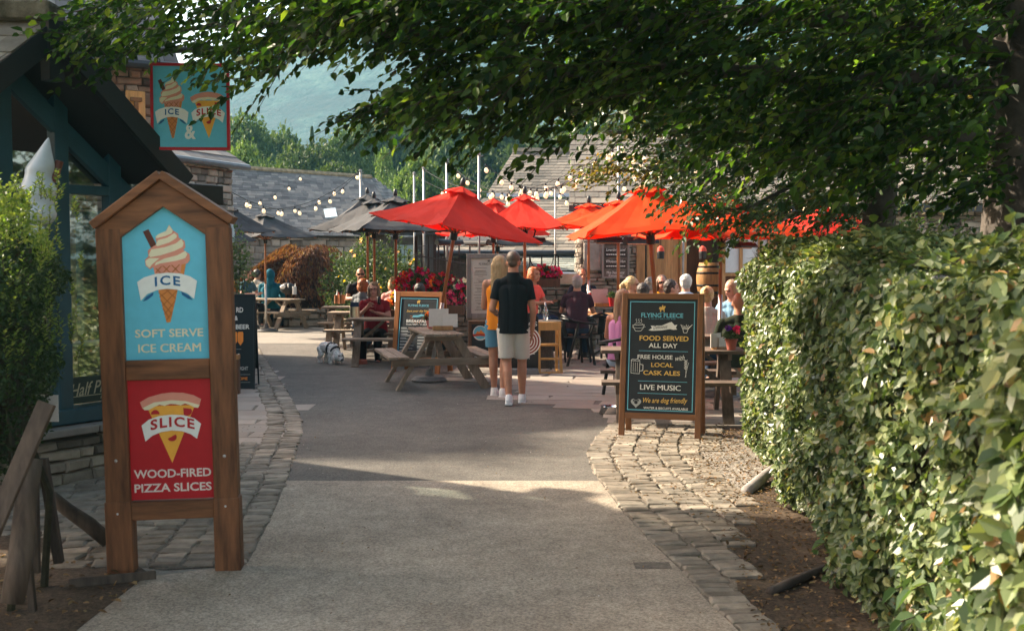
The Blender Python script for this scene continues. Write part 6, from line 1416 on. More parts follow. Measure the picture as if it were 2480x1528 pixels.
U('coral red umbrella at far right seen through the leaves', 1992, 16.0, 564, 488, .95, R_(-25), m_red)
U('black umbrella nearest the front red one', 958, 18.8, 557, 478, 1.28, R_(-18), m_grey)
U('black umbrella in the middle of the cluster of three black tops', 906, 20.3, 557, 483, 1.2, R_(12), m_grey)
U('black umbrella at the back of the cluster above the roses', 890, 22.0, 553, 472, 1.25, R_(-30), m_grey)
U('lone black umbrella above the person in the teal hoodie', 642, 25.8, 573, 517, 1.2, R_(8), m_grey)
U('black umbrella half hidden behind the right roof end of the wooden sign', 556, 22.5, 560, 500, .92, R_(5), m_grey)
U('lowest black umbrella, its edge showing just right of the wooden sign', 538, 24.5, 583, 530, .75, R_(5), m_grey)
U('dark umbrella beneath and behind the red ones in front of the slate lean-to', 1205, 23.6, 592, 530, 1.25, R_(0), m_grey)
# ---- patio heaters on the poles
m_hot = M('heater_reflector', (.35, .16, .10), .25, .2, 8, metal=.8)
def heater(lab, u, v, Y, yaw=0, k=1.0, pole=None):
    t = thing('patio_heater', lab, 'patio heater', P(u, v, Y), yaw, 'heaters under the umbrellas'); mb = MB(); vv, ff = [], []; n = 10; L = .23 * k
    for sx in (-1, 1):
        for i in range(n): a = math.pi * (i / (n - 1)); vv.append((sx * L, .11 * k * math.cos(a), .09 * k * math.sin(a)))
    for i in range(n - 1): ff.append((i, i + 1, n + i + 1, n + i))
    ff += [tuple(range(n)), tuple(range(2 * n - 1, n - 1, -1))]; mb.add(vv, ff); mb.build('hood', m_black, t)
    mb = MB(); mb.tube([(-L * .9, 0, .01), (L * .9, 0, .01)], .03 * k, 8); mb.build('element', m_hot, t); mb = MB(); mb.tube([(0, 0, .08 * k), (.04, .02, .22 * k), (.05, .1, .26 * k)], .012, 6); mb.build('bracket', m_cm, t)
heater('black patio heater under the front red umbrella, left of the tallest light pole', 1088, 592, 19.3, .4); heater('black patio heater right of the first, by the tallest light pole', 1156, 592, 19.5, -.5)
heater('black patio heater under the red umbrella above the man', 1292, 586, 18.2, .3, .8); heater('patio heater in front of the chalk board on the stone wall', 1473, 588, 17.3, .2, .9); heater('long black patio heater right of the chalk board', 1552, 590, 17.0, .25, 1.1); heater('black dish patio heater in front of the pub windows', 1800, 600, 13.4, .8, .8)
for lab, u in (('small red capped lamp left of the doorway', 1600), ('small red capped lamp in front of the barrel', 1702)):
    t = thing('pendant_lamp', lab, 'lamp', P(u, 612, 16.0)); mb = MB(); mb.lathe([(.05, -.09), (.055, 0), (.05, .02)], (0, 0, 0), 12); mb.build('lamp_body', m_black, t); mb = MB(); mb.lathe([(.057, .02), (.045, .07), (.01, .10), (0, .10)], (0, 0, 0), 12); mb.build('cap', M_flat('red_cap', (.55, .06, .03)), t); mb = MB(); mb.tube([(0, 0, .1), (0, 0, .3)], .006, 5); mb.build('cord', m_cm, t)

# ================================================================== LIGHT POLES AND STRINGS OF BULBS
m_galv = M('galvanised_pole', (.27, .27, .265), .4, .2, 6, bstr=.05, metal=.6)
for lab, u, v, Y, r in (('tallest metal light pole above the menu board', 1160, 368, 19.2, .026), ('metal light pole with a bulb at its top left of the tallest', 1082, 386, 22, .032), ('metal light pole third from the tallest, above the front red umbrella', 1026, 404, 24, .03), ('shortest metal light pole of the four left of the tallest', 1003, 417, 25, .028), ('metal light pole at the right end of the barn ridge', 873, 411, 26, .034), ('slim metal light pole between the red umbrellas', 1345, 450, 22, .022), ('thick light pole in front of the chimney', 1499, 341, 18, .034), ('light pole right of the thick one, over the broad orange umbrella', 1656, 420, 17, .022)):
    p = P(u, v, Y); t = thing('light_pole', lab, 'light pole', (p.x, Y, 0)); mb = MB(); r *= .8; mb.tube([(0, 0, 0), (0, 0, p.z)], r, 10); mb.build('pole', m_galv, t, smooth=True); mb = MB(); mb.lathe([(r + .008, p.z - .06), (r + .01, p.z - .05), (r + .01, p.z), (0, p.z + .006)], (0, 0, 0), 10); mb.tube([(r, 0, p.z - .08), (r + .05, 0, p.z - .06)], .006, 5); mb.build('cap', m_galv, t)
m_bulb = M_emit('warm_bulb', (1.0, .74, .45), .22); m_cable = M_flat('black_cable', (.012, .012, .012), .5)
mb = MB(); mb.lathe([(.0, -.135), (.022, -.128), (.040, -.10), (.042, -.075), (.030, -.045), (.017, -.02), (.015, 0)], (0, 0, 0), 10); bulb0 = mb.build('bulb', m_bulb, None, smooth=True); bulb_me = bulb0.data; bpy.data.objects.remove(bulb0)
mb = MB(); mb.lathe([(.020, -.03), (.021, .02), (.012, .045), (0, .045)], (0, 0, 0), 8); s0_ = mb.build('socket', m_black, None); sock_me = s0_.data; bpy.data.objects.remove(s0_)
def string(lab, a, b, sag, n, t0=.06, t1=.96, k=.85):
    a, b = P(*a), P(*b); t = thing('string_lights', lab, 'string lights', a, 0, 'strings of warm bulbs over the pub garden'); f = lambda q: (b - a) * q + V3((0, 0, -4 * sag * q * (1 - q)))
    mb = MB(); mb.tube([f(q) for q in np.linspace(0, 1, 22)], .007, 5); mb.build('cable', m_cable, t)
    for i in range(n):
        q = t0 + (t1 - t0) * (i + random.uniform(-.2, .2)) / max(1, n - 1); o = link('bulb', bulb_me, t); o.location = f(min(max(q, .01), .99)) - V3((0, 0, .03)); o.scale = (k, k, k); o.rotation_euler = (random.uniform(-.25, .25), random.uniform(-.25, .25), 0); link('socket', sock_me, o)
string('string of bulbs from the cottage sagging across the barn roof', (470, 396, 19.5), (873, 413, 26), .85, 10)
string('lower string of bulbs from the cottage corner over the barn roof', (590, 492, 24), (730, 422, 31), .15, 5)
string('string of bulbs rising to the pole at the right end of the barn', (600, 500, 24), (873, 412, 26), .35, 5, .25)
string('front string of bulbs from the tallest pole to the thick pole by the chimney', (1162, 385, 19.2), (1499, 345, 18), .62, 11)
string('string of bulbs from the second pole to the thick pole by the chimney', (1084, 394, 22), (1499, 346, 18), .72, 12)
string('string of bulbs from the third pole to the thick pole by the chimney', (1028, 412, 24), (1497, 347, 18), .62, 12, .35)
string('lowest string of bulbs from the shortest pole to the slim pole', (1005, 425, 25), (1345, 453, 22), .38, 9, .2)
string('short string of bulbs from the slim pole up to the eave right of the chimney', (1345, 452, 22), (1540, 405, 20.8), .55, 11)
string('string of bulbs from the thick pole right to the pole over the orange umbrella', (1501, 346, 18), (1656, 424, 17), .12, 7)
string('string of bulbs from the thick pole steeply down to the pub eave', (1500, 347, 18), (1560, 440, 19.8), .02, 4, .2)
string('string of bulbs from the thick pole toward the leaves at the right', (1500, 344, 18), (1720, 400, 16), .10, 8)
string('string of bulbs glimpsed through the leaves right of the broad orange umbrella', (1656, 424, 17), (2080, 470, 15), .25, 9)
# ================================================================== PEOPLE AND THE DOG
REM = []
def reg(mb, name, parent, voxel, mats, paint=None, smooth_it=4, disp=0.0):
    me = bpy.data.meshes.new(name); me.from_pydata(mb.v, [], mb.f)
    for m in mats: me.materials.append(m)
    o = link(name, me, parent); r = o.modifiers.new('r', 'REMESH'); r.mode = 'VOXEL'; r.voxel_size = voxel
    if smooth_it: s = o.modifiers.new('s', 'SMOOTH'); s.iterations = smooth_it; s.factor = .5
    if disp:
        tx = bpy.data.textures.new('fur', 'CLOUDS'); tx.noise_scale = .022; d = o.modifiers.new('d', 'DISPLACE'); d.texture = tx; d.strength = disp; d.mid_level = .5
    REM.append((o, mats, paint)); return o
def finish_people():
    bpy.context.view_layer.update(); deps = bpy.context.evaluated_depsgraph_get()
    for o, mats, paint in REM:
        me = bpy.data.meshes.new_from_object(o.evaluated_get(deps)); o.modifiers.clear(); old = o.data; o.data = me; me.name = o.name
        me.materials.clear()
        for m in mats: me.materials.append(m)
        n = len(me.polygons); me.polygons.foreach_set('use_smooth', np.ones(n, dtype=bool)); idx = np.zeros(n, dtype=np.int32)
        if paint:
            c = np.zeros(n * 3); me.polygons.foreach_get('center', c); idx = paint(c.reshape(-1, 3))
        me.polygons.foreach_set('material_index', idx); me.update()
def skin(name, c): return M('skin_' + name, c, .5, .10, 12, 60, .12, .001, spec=.4)
SK = {'a': skin('fair', (.44, .235, .155)), 'b': skin('tanned', (.44, .21, .125)), 'c': skin('pink', (.47, .235, .165))}
m_eye = M_flat('dark_eye', (.02, .015, .012), .3); m_lip = M_flat('lips', (.36, .12, .10), .4)
def hairm(name, c): return M('hair_' + name, c, .5, .5, 9, 70, .7, .006, stretch=(1, 1, .18), spec=.4)
HR = {'blonde': hairm('blonde', (.38, .25, .115)), 'brown': hairm('brown', (.12, .065, .035)), 'dark': hairm('dark', (.03, .02, .015)), 'ginger': hairm('ginger', (.34, .10, .025)), 'grey': hairm('grey', (.28, .265, .245)), 'white': hairm('white', (.46, .44, .41)), 'fawn': hairm('fawn', (.25, .16, .09)), 'crop': hairm('cropped', (.10, .070, .048))}
def hand(mb, w_, d, s, curl=.5, k=1.0):
    """palm, four fingers of unequal length and a thumb off the side; w_ wrist, d reach direction, s across the palm to the thumb side"""
    w_, d, s = V3(w_), V3(d).normalized(), V3(s).normalized(); n = d.cross(s).normalized()
    pc = w_ + d * .045 * k; rot = Matrix((s, d, n)).transposed()
    mb.ell(pc, (.040 * k, .052 * k, .018 * k), 12, 9, rot)
    for i, L in enumerate((.068, .078, .072, .055)):
        off = (.031 - .0205 * i) * k; b = pc + d * .040 * k + s * off; dd = (d + s * (.14 - .095 * i)).normalized()
        m = b + dd * L * .5 * k - n * curl * .012; e = m + (dd - n * curl * .9).normalized() * L * .5 * k
        mb.caps(b, .0098 * k, m, .0092 * k, 8); mb.caps(m, .0092 * k, e, .0078 * k, 8)
    b = w_ + d * .03 * k + s * .032 * k; m = b + (s * .8 + d * .6).normalized() * .035 * k; mb.caps(b, .013 * k, m, .0105 * k, 8); mb.caps(m, .0105 * k, m + (d * .9 + s * .15 - n * .3).normalized() * .03 * k, .0088 * k, 8)
def person(label, loc, yaw, pose, shirt, legs, hair=None, hairc='brown', sk='a', k=1.0, sleeve='short', leglen=1.0, hyaw=0, hpitch=0, lean=.0, glasses=None, voxel=.009, shoes=(.03, .03, .03), J=None, beard=None, build=1.0, hood=False, extra=None, group='people at the pub tables'):
    t = thing('person', label, 'person', loc, R_(yaw), group); t.scale = (k, k, k)
    st = pose == 'stand'
    D = dict(hipz=.92 if st else .50, shz=1.41 if st else 1.0, ly=-lean)
    j = {}
    for sx, n in ((-1, 'R'), (1, 'L')):
        j['hip' + n] = V3((sx * .09, 0, D['hipz']))
        j['knee' + n] = V3((sx * .10, -.015, .50)) if st else V3((sx * .12, -.43, .50))
        j['ank' + n] = V3((sx * .10, .02, .085)) if st else V3((sx * .13, -.40, .085))
        j['sh' + n] = V3((sx * .172 * build, D['ly'], D['shz']))
        j['el' + n] = V3((sx * .25 * build, .03, 1.13)) if st else V3((sx * .26, -.10 + D['ly'], .77))
        j['wr' + n] = V3((sx * .25, -.05, .89)) if st else V3((sx * .13, -.33 + D['ly'] * .6, .79))
    for a, b in (J or {}).items(): j[a] = V3(b)
    hc = V3((0, D['ly'] * 1.25 - .02, D['shz'] + .235)) if 'head' not in j else j['head']
    Rh = Matrix.Rotation(R_(hyaw), 3, 'Z') @ Matrix.Rotation(R_(hpitch), 3, 'X'); H = lambda x, y, z: hc + Rh @ V3((x, y, z))
    b = MB(); B = build
    shm = (j['shL'] + j['shR']) / 2; hpm = (j['hipL'] + j['hipR']) / 2
    for sx in (-1, 1):
        b.caps(hpm + V3((sx * .065 * B, .005, .02)), .098 * B, hpm.lerp(shm, .55) + V3((sx * .055 * B, .01, 0)), .092 * B, 14); b.caps(hpm.lerp(shm, .55) + V3((sx * .055 * B, .01, 0)), .092 * B, shm + V3((sx * .085 * B, .01, -.09)), .085 * B, 14)
    b.caps(hpm + V3((0, .012, .02)), .10 * B, hpm.lerp(shm, .55) + V3((0, .014, 0)), .092 * B, 14); b.caps(hpm.lerp(shm, .55) + V3((0, .014, 0)), .092 * B, shm + V3((0, .014, -.07)), .085 * B, 14)
    b.caps(j['shL'] + V3((-.02, 0, -.015)), .050, shm + V3((.03, .012, .05)), .052, 14); b.caps(j['shR'] + V3((.02, 0, -.015)), .050, shm + V3((-.03, .012, .05)), .052, 14)
    b.caps(shm + V3((0, .012, .0)), .072, hc + V3((0, .014, -.07)), .060, 14)
    for n, sx in (('R', -1), ('L', 1)):
        b.caps(j['sh' + n], .054, j['el' + n], .040, 12); b.caps(j['el' + n], .040, j['wr' + n], .027, 12)
        d = (j['wr' + n] - j['el' + n]).normalized(); s = V3((-sx, -.2, .15)) if not st else V3((-sx * .15, -1, 0)); s = (s - d * s.dot(d))
        hand(b, j['wr' + n], d, s, .8)
        b.caps(j['hip' + n] + V3((0, .0, -.02)), .088 * B, j['knee' + n], .056, 14); mid = j['knee' + n].lerp(j['ank' + n], .30) + V3((0, .018, 0)); b.caps(j['knee' + n], .054, mid, .056, 14); b.caps(mid, .056, j['ank' + n], .034, 14)
        b.caps(j['ank' + n], .036, j['ank' + n] + V3((0, -.10, -.045)), .032, 10)
    b.ell(hc + Rh @ V3((0, .008, .02)), (.078, .098, .108), 18, 14, Rh); b.ell(H(0, -.022, -.045), (.060, .072, .072), 16, 12, Rh); b.ell(H(0, -.062, -.092), (.026, .022, .020), 10, 8, Rh)
    b.ell(H(0, -.100, -.018), (.013, .016, .026), 10, 8, Rh); b.ell(H(0, -.108, -.030), (.015, .013, .012), 8, 6, Rh); b.ell(H(0, -.086, .030), (.05, .016, .012), 10, 8, Rh)
    for sx in (-1, 1): b.ell(H(sx * .080, .008, -.008), (.010, .020, .031), 8, 8, Rh)
    Ri = Rh.inverted()
    def paint(c):
        q = (np.array(c) - np.array(hc[:])) @ np.array(Ri).T; idx = np.zeros(len(q), dtype=np.int32)
        for sx in (-1, 1): idx[(np.abs(q[:, 0] - sx * .032) < .015) & (np.abs(q[:, 2] - .008) < .008) & (q[:, 1] < -.06)] = 1; idx[(np.abs(q[:, 0] - sx * .033) < .019) & (np.abs(q[:, 2] - .032) < .005) & (q[:, 1] < -.06)] = 3
        idx[(np.abs(q[:, 0]) < .026) & (np.abs(q[:, 2] + .062) < .008) & (q[:, 1] < -.06)] = 2
        if beard: idx[(q[:, 2] < -.035) & (q[:, 2] > -.13) & (q[:, 1] < .03) & (idx == 0)] = 3
        return idx
    brow = HR[hairc] if hairc in HR else HR['brown']
    reg(b, 'body', t, voxel, [SK[sk], m_eye, m_lip, brow], paint)
    # ---- top
    if shirt:
        c = MB(); r = .014
        for sx in (-1, 1):
            hz = hpm + V3((sx * .066 * B, .005, (-.09 if st else .0)))
            c.tube([hz, hpm.lerp(shm, .5) + V3((sx * .058 * B, .01, 0))], [.120 * B, .106 * B], 16); c.caps(hpm.lerp(shm, .5) + V3((sx * .058 * B, .01, 0)), .106 * B, shm + V3((sx * .085 * B, .01, -.09)), .098 * B, 16)
        c.tube([hpm + V3((0, .012, (-.09 if st else .0))), hpm.lerp(shm, .5) + V3((0, .014, 0)), shm + V3((0, .014, -.06))], [.120 * B, .107 * B, .10 * B], 16); c.ell(shm + V3((0, .014, -.06)), (.10 * B,) * 3, 14, 10)
        c.ell(shm + V3((0, .014, .005)), (.088,) * 3, 14, 10)
        if sleeve == 'vest': c.caps(shm + V3((.085, .005, -.04)), .058, shm + V3((-.085, .005, -.04)), .058, 12)
        else:
            c.caps(j['shL'] + V3((-.02, 0, -.012)), .062, shm + V3((.03, .012, .055)), .062, 14); c.caps(j['shR'] + V3((.02, 0, -.012)), .062, shm + V3((-.03, .012, .055)), .062, 14); c.tube([shm + V3((0, .012, .03)), shm + V3((0, .01, (.135 if extra == 'polo' else .105)))], [.09, .071], 14)
            for n in 'RL':
                f = .62 if sleeve == 'short' else 1.0; e = j['sh' + n].lerp(j['el' + n], f); c.ell(j['sh' + n], (.064, .064, .064), 12, 9); c.tube([j['sh' + n], e], [.064, .060 if f < 1 else .052], 14)
                if f == 1.0: c.ell(j['el' + n], (.052,) * 3, 12, 9); c.tube([j['el' + n], j['el' + n].lerp(j['wr' + n], .95)], [.052, .042], 12)
        if hood: c.ell(H(0, .035, .015), (.112, .115, .14), 16, 12, Rh); c.caps(shm + V3((0, .05, .02)), .11, H(0, .05, -.08), .10, 14)
        reg(c, 'hoodie' if hood else ('polo_shirt' if extra == 'polo' else 'top'), t, voxel * .9, [M_cloth('cloth_' + '%02x%02x%02x' % tuple(int(min(1, x) * 255) for x in shirt), shirt)], None, 3)
    if legs:
        c = MB()
        for n in 'RL':
            h_, k_, a_ = j['hip' + n], j['knee' + n], j['ank' + n]
            if leglen < 1: e = h_.lerp(k_, leglen); c.ell(h_, (.094 * B,) * 3, 12, 9); c.tube([h_ + V3((0, 0, -.03 if st else 0)), e], [.105 * B, .093], 16)
            else: c.ell(h_, (.10 * B,) * 3, 12, 9); c.caps(h_, .102 * B, k_, .074, 14); c.tube([k_, a_ + V3((0, 0, .0))], [.074, .060], 14)
        c.caps(hpm + V3((.07, 0, .0)), .101 * B, hpm + V3((-.07, 0, .0)), .101 * B, 14)
        reg(c, 'shorts' if leglen < 1 else 'trousers', t, voxel * .9, [M_cloth('cloth_' + '%02x%02x%02x' % tuple(int(min(1, x) * 255) for x in legs), legs, bs=18, bstr=.4)], None, 3)
    if shoes:
        for n in 'RL':
            a_ = j['ank' + n]; c = MB(); fl = V3((a_.x, a_.y, a_.z - .085)); c.caps(fl + V3((0, .03, .045)), .044, fl + V3((0, -.13, .036)), .040, 12); c.caps(fl + V3((0, .03, .05)), .042, a_ + V3((0, .005, .0)), .046, 12); c.box(fl + V3((0, -.05, .012)), (.088, .25, .024))
            reg(c, 'shoe', t, .008, [M_flat('shoe_%02x' % int(shoes[0] * 255), shoes, .6)], None, 2)
    # ---- hair
    if hair:
        c = MB()
        if hair in ('short', 'bob', 'long', 'pony', 'updo'): c.ell(H(0, .024, .036), (.091, .098, .100), 18, 13, Rh)
        if hair == 'buzz': c.ell(H(0, .020, .048), (.081, .093, .088), 18, 13, Rh); c.ell(H(0, .062, .0), (.060, .048, .06), 12, 9, Rh)
        if hair == 'short': c.ell(H(0, .055, -.01), (.078, .062, .08), 14, 10, Rh)
        if hair == 'bob':
            for sx in (-1, 1): c.ell(H(sx * .075, .015, -.03), (.034, .075, .095), 12, 10, Rh)
            c.ell(H(0, .065, -.03), (.095, .06, .10), 14, 10, Rh); c.ell(H(.02, -.05, .10), (.06, .05, .035), 10, 8, Rh)
        if hair == 'long':
            for sx in (-1, 1): c.caps(H(sx * .055, .045, 0), .055, H(sx * .075, .085, -.30), .035, 12); c.ell(H(sx * .078, .01, -.04), (.026, .06, .10), 12, 10, Rh)
            c.caps(H(0, .06, 0), .075, H(0, .10, -.36), .045, 12); c.caps(H(.04, .07, -.1), .05, H(.03, .115, -.40), .022, 10)
        if hair == 'pony': c.caps(H(0, .10, .05), .035, H(0, .16, -.02), .04, 10); c.caps(H(0, .16, -.02), .04, H(0, .14, -.16), .018, 10); c.ell(H(0, .06, -.03), (.06, .05, .06), 12, 9, Rh)
        if hair == 'updo': c.ell(H(0, .105, .06), (.05, .045, .045), 12, 9, Rh); c.ell(H(.02, .12, .09), (.03, .03, .03), 10, 8, Rh); c.ell(H(0, .06, -.02), (.072, .055, .06), 12, 9, Rh)
        reg(c, 'hair', t, .008, [HR[hairc]], None, 2, .0 if hair == 'buzz' else (.010 if hair == 'long' else .018))
    if glasses:
        c = MB()
        for sx in (-1, 1):
            if glasses == 'sun': c.obox(H(sx * .036, -.100, .006), Rh @ V3((.028, 0, 0)), Rh @ V3((0, .004, 0)), Rh @ V3((0, 0, .018)))
            else: c.tube([H(sx * .036 + .026 * math.cos(a), -.104, .004 + .021 * math.sin(a)) for a in np.linspace(0, 6.283, 13)], .0032, 5)
            c.bar(H(sx * .064, -.095, .012), H(sx * .086, .01, .012), .004, .006)
        c.bar(H(-.012, -.106, .012), H(.012, -.106, .012), .004, .004); c.build('glasses', m_eye, t)
    t['_hc'] = hc.z; del t['_hc']
    return t, j
# the couple in front
MAN = dict(elL=(.245, .03, 1.11), wrL=(.20, -.17, 1.05), elR=(-.232, .03, 1.10), wrR=(-.22, -.045, .86), kneeL=(.075, .0, .50), ankL=(.045, .15, .10), kneeR=(-.10, -.08, .50), ankR=(-.10, -.10, .085), shL=(.168, 0, 1.40), shR=(-.168, 0, 1.40), head=(.0, -.03, 1.65))
pm = G(1243, 979)
man, jm_ = person('man in a black polo shirt and pale shorts walking away beside the blonde woman', (pm.x, pm.y, 0), 178, 'stand', (.009, .012, .014), (.58, .55, .49), 'buzz', 'crop', 'b', 1.0, 'short', .90, -4, 0, 0, None, .0065, (.62, .66, .68), MAN, build=1.0, extra='polo', group='couple walking together')
mb = MB(); a = jm_['wrL']; d = (jm_['wrL'] - jm_['elL']).normalized(); mb.tube([a - d * .035, a - d * .005], .033, 12); mb.build('watch', m_black, man)
WOM = dict(elL=(.195, -.06, 1.10), wrL=(.11, -.24, 1.12), elR=(-.22, -.05, 1.10), wrR=(-.14, -.24, 1.10), kneeL=(.075, -.02, .50), ankL=(.07, -.06, .085), kneeR=(-.07, -.01, .50), ankR=(-.055, .08, .085), shL=(.155, 0, 1.385), shR=(-.155, 0, 1.385), head=(.0, -.02, 1.605))
pw = G(1209, 961)
wo, _ = person('woman with long blonde hair, orange vest and denim shorts facing the menu board', (pw.x, pw.y, 0), 172, 'stand', (.82, .26, .02), (.10, .24, .33), 'long', 'blonde', 'b', 1.0, 'vest', .72, 12, 0, 0, None, .0065, (.68, .64, .60), WOM, build=.88, group='couple walking together')
def seated(label, u, v, Y, yaw, shirt, legs, hair, hairc, **kw):
    k = kw.pop('k', 1.0); z = P(u, v, Y).z; hz = 1.245 * k; zo = z - hz; kw.setdefault('lean', .05)
    zmax = kw.pop('zmax', .30); zo = max(-.06, min(zmax, zo))
    off = kw['lean'] * 1.25 + .02; a = R_(yaw); hx, hy = math.sin(a) * off * k, -math.cos(a) * off * k
    return person(label, (P(u, v, Y).x - hx, Y - hy, zo), yaw, 'sit', shirt, legs, hair, hairc, k=k, **kw)
JE, BK = (.03, .05, .09), (.014, .014, .016)
DR = dict(elR=(-.25, -.16, .80), wrR=(-.06, -.30, .96), elL=(.25, -.12, .80), wrL=(.10, -.34, .86))
t, j = seated('woman with glasses and a red top drinking at the table nearest the dog', 905, 706, 18.5, -6, (.20, .012, .018), BK, 'bob', 'fawn', sk='c', glasses='rim', lean=.10, J=DR, build=1.12, hyaw=8)
gd = thing('drink_glass', 'dark glass of cola held up by the woman in red', 'glass', P(918, 727, 18.1)); mb = MB(); mb.lathe([(.028, -.07), (.034, .06), (.031, .06), (.026, -.06)], (0, 0, 0), 14); mb.build('glass', M_flat('cola', (.015, .008, .007), .1), gd, smooth=True)
seated('bald man in sunglasses and a black tee shirt facing the camera beyond the copper tins', 873, 664, 21.6, 10, BK, JE, None, 'brown', sk='b', glasses='sun', build=1.15, beard=True)
seated('child with ginger hair in a grey tee shirt just below the bald man', 880, 690, 19.6, 150, (.16, .17, .18), JE, 'bob', 'ginger', k=.92, sk='a')
seated('woman with shoulder length blonde hair in a pink top, back turned, beside the red flowers', 954, 686, 21.0, 170, (.72, .30, .27), JE, 'bob', 'blonde', sk='c')
seated('person in a teal hooded top seen from behind at the far left table', 655, 682, 27.0, 176, (.008, .085, .12), (.01, .02, .035), None, 'dark', hood=True, sleeve='long', lean=.02, k=1.08, zmax=.05, build=1.15, shoes=(.10, .04, .02))
seated('young man in a blue grey tee shirt bending over the far left table', 601, 664, 26.0, 60, (.05, .11, .13), BK, 'short', 'brown', sk='c', hpitch=25, lean=.10, zmax=.14)
seated('man in a beige tee shirt behind the young man at the far left table', 624, 664, 27.6, 150, (.30, .27, .22), (.25, .22, .18), 'short', 'dark', sk='b', zmax=.16, build=1.1)
seated('woman with auburn hair in a coral tee shirt right of the man in black', 1294, 664, 18.3, 60, (.85, .13, .10), JE, 'bob', 'ginger', sk='b', hyaw=-10, build=1.1, lean=.08)
seated('grey haired lady in a maroon tee shirt sitting with her back to us', 1398, 684, 18.1, 176, (.045, .022, .032), JE, 'short', 'grey', sk='b', build=1.05, zmax=.12)
seated('man in a navy tee shirt opposite the grey haired lady', 1410, 666, 19.6, -20, (.012, .015, .03), BK, 'short', 'crop', sk='b', hyaw=25, build=1.1)
seated('woman with long brown hair in a lilac vest left of the large pub pavement sign', 1512, 724, 13.7, 150, (.50, .22, .42), (.38, .48, .60), 'long', 'fawn', sk='b', sleeve='vest', hyaw=-25, zmax=.0)
seated('woman with pinned up fair hair and dark sunglasses in profile above the large pavement sign', 1532, 689, 16.4, 75, (.30, .28, .25), JE, 'pony', 'blonde', sk='b', glasses='sun')
seated('dark haired head lowest above the top left corner of the large pavement sign', 1557, 706, 15.4, 178, (.05, .05, .06), JE, 'short', 'dark', sk='b')
seated('woman with ash blonde hair pinned up, back turned, above the large pavement sign', 1575, 690, 17.4, 170, (.55, .28, .02), JE, 'updo', 'grey', sk='c')
seated('woman in a mustard top and sunglasses facing the camera above the large pavement sign', 1603, 684, 18.2, 0, (.72, .34, .02), JE, 'long', 'brown', sk='c', glasses='sun')
seated('dark haired man in profile left of the white haired man', 1627, 697, 15.8, 80, (.04, .04, .05), JE, 'short', 'dark', sk='c', hyaw=10)
seated('white haired man in a pale blue shirt sitting with his back to us', 1661, 684, 16.3, 172, (.42, .50, .62), JE, 'short', 'white', sk='c', build=1.12)
seated('person with a messy blonde bun just above the right corner of the large pavement sign', 1712, 716, 14.3, 172, (.35, .33, .30), JE, 'updo', 'blonde', sk='c')
seated('woman with long brown hair in a light blue top looking down beside the hedge', 1772, 700, 14.9, -40, (.16, .30, .42), JE, 'long', 'fawn', sk='c', hpitch=20, hyaw=-20)
seated('bald man in a dark olive tee shirt, back turned, against the hedge', 1790, 738, 12.9, 176, (.022, .028, .016), (.30, .25, .19), None, 'crop', sk='b', build=1.15, leglen=.85, shoes=(.14, .13, .12), zmax=.02)
seated('dark haired person almost hidden behind the top of the breakfast board', 1017, 710, 17.7, 178, BK, JE, 'short', 'dark', sk='b')
seated('fair haired person glimpsed just over the top of the hedge', 1913, 622, 12.6, 150, (.1, .1, .11), JE, 'bob', 'fawn', sk='b', zmax=.55)
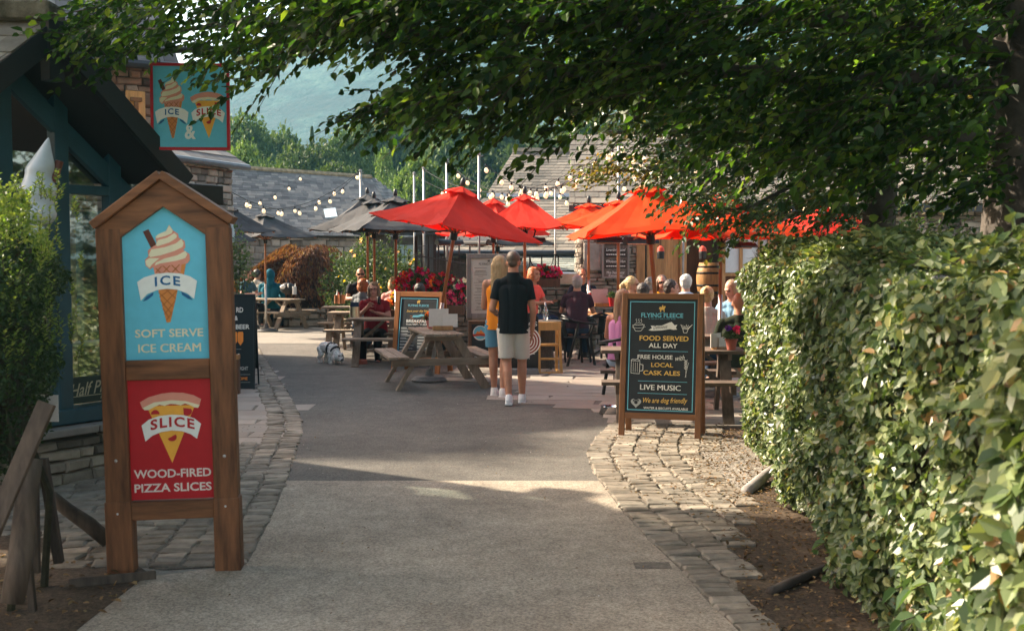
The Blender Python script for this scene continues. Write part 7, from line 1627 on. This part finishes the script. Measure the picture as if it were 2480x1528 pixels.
# ---- the dog, sniffing the ground, head low towards the right
m_fur = M('white_fur', (.85, .82, .77), .95, .15, 16, 90, .9, .012)
m_muz = M_flat('dog_nose', (.02, .018, .018), .35)
g_ = G(800, 880); dg = thing('dog', 'small shaggy white dog with a black harness sniffing the ground beside the picnic table', 'dog', (g_.x - .02, g_.y, 0), R_(-46))
b = MB()                                               # local: forward is +x
b.caps((-.13, 0, .26), .085, (.0, 0, .25), .092, 16); b.caps((.0, 0, .25), .092, (.12, 0, .235), .098, 16); b.ell((.13, 0, .215), (.085, .08, .09)); b.ell((-.14, 0, .25), (.085, .082, .085))
b.caps((.15, 0, .235), .075, (.235, 0, .155), .062, 14); b.ell((.27, 0, .125), (.078, .075, .068), 16, 12); b.caps((.29, 0, .11), .045, (.345, 0, .075), .034, 12); b.ell((.30, 0, .155), (.04, .055, .03))
for sy in (-1, 1):
    b.caps((.25, sy * .068, .165), .024, (.245, sy * .092, .10), .026, 10); b.ell((.247, sy * .094, .085), (.026, .016, .034))
    b.caps((.13, sy * .06, .20), .044, (.115, sy * .062, .115), .034, 12); b.caps((.115, sy * .062, .115), .033, (.125, sy * .062, .028), .028, 12); b.ell((.138, sy * .062, .020), (.036, .027, .020))
    b.caps((-.16, sy * .055, .23), .062, (-.125, sy * .065, .145), .044, 12); b.caps((-.125, sy * .065, .145), .040, (-.185, sy * .065, .095), .029, 12); b.caps((-.185, sy * .065, .095), .028, (-.18, sy * .065, .028), .026, 12); b.ell((-.165, sy * .065, .020), (.036, .027, .020))
b.caps((-.205, 0, .275), .030, (-.27, 0, .235), .032, 10); b.caps((-.27, 0, .235), .032, (-.305, 0, .20), .020, 10)
def pd(c):
    i = np.zeros(len(c), dtype=np.int32); i[(c[:, 0] > .362) & (c[:, 2] > .07)] = 1
    for sy in (-1, 1): i[(np.abs(c[:, 0] - .325) < .02) & (np.abs(c[:, 1] - sy * .035) < .013) & (np.abs(c[:, 2] - .145) < .012)] = 1
    return i
reg(b, 'body', dg, .006, [m_fur, m_muz], pd, 1, .030)
c = MB(); c.tube([(.055, 0, .245), (.085, 0, .242)], [.112, .113], 18); c.tube([(.16, 0, .23), (.178, 0, .215)], [.093, .088], 16); c.caps((.06, 0, .335), .03, (.15, 0, .315), .022, 10); reg(c, 'harness', dg, .006, [m_black], None, 1)
# ================================================================== the air between here and the fell
hm = bpy.data.materials.new('haze_air'); hm.use_nodes = True; hn = hm.node_tree
for n_ in list(hn.nodes):
    if n_.type != 'OUTPUT_MATERIAL': hn.nodes.remove(n_)
pv = hn.nodes.new('ShaderNodeVolumePrincipled'); pv.inputs['Color'].default_value = (.28, .76, 1.0, 1); pv.inputs['Density'].default_value =   .00042; pv.inputs['Anisotropy'].default_value = .2
hn.links.new(pv.outputs[0], hn.nodes['Material Output'].inputs['Volume'])
mb = MB(); mb.box((0, 560, 102), (2000, 1300, 206.4)); tag(mb.build('haze', hm), kind='stuff')
finish_people()
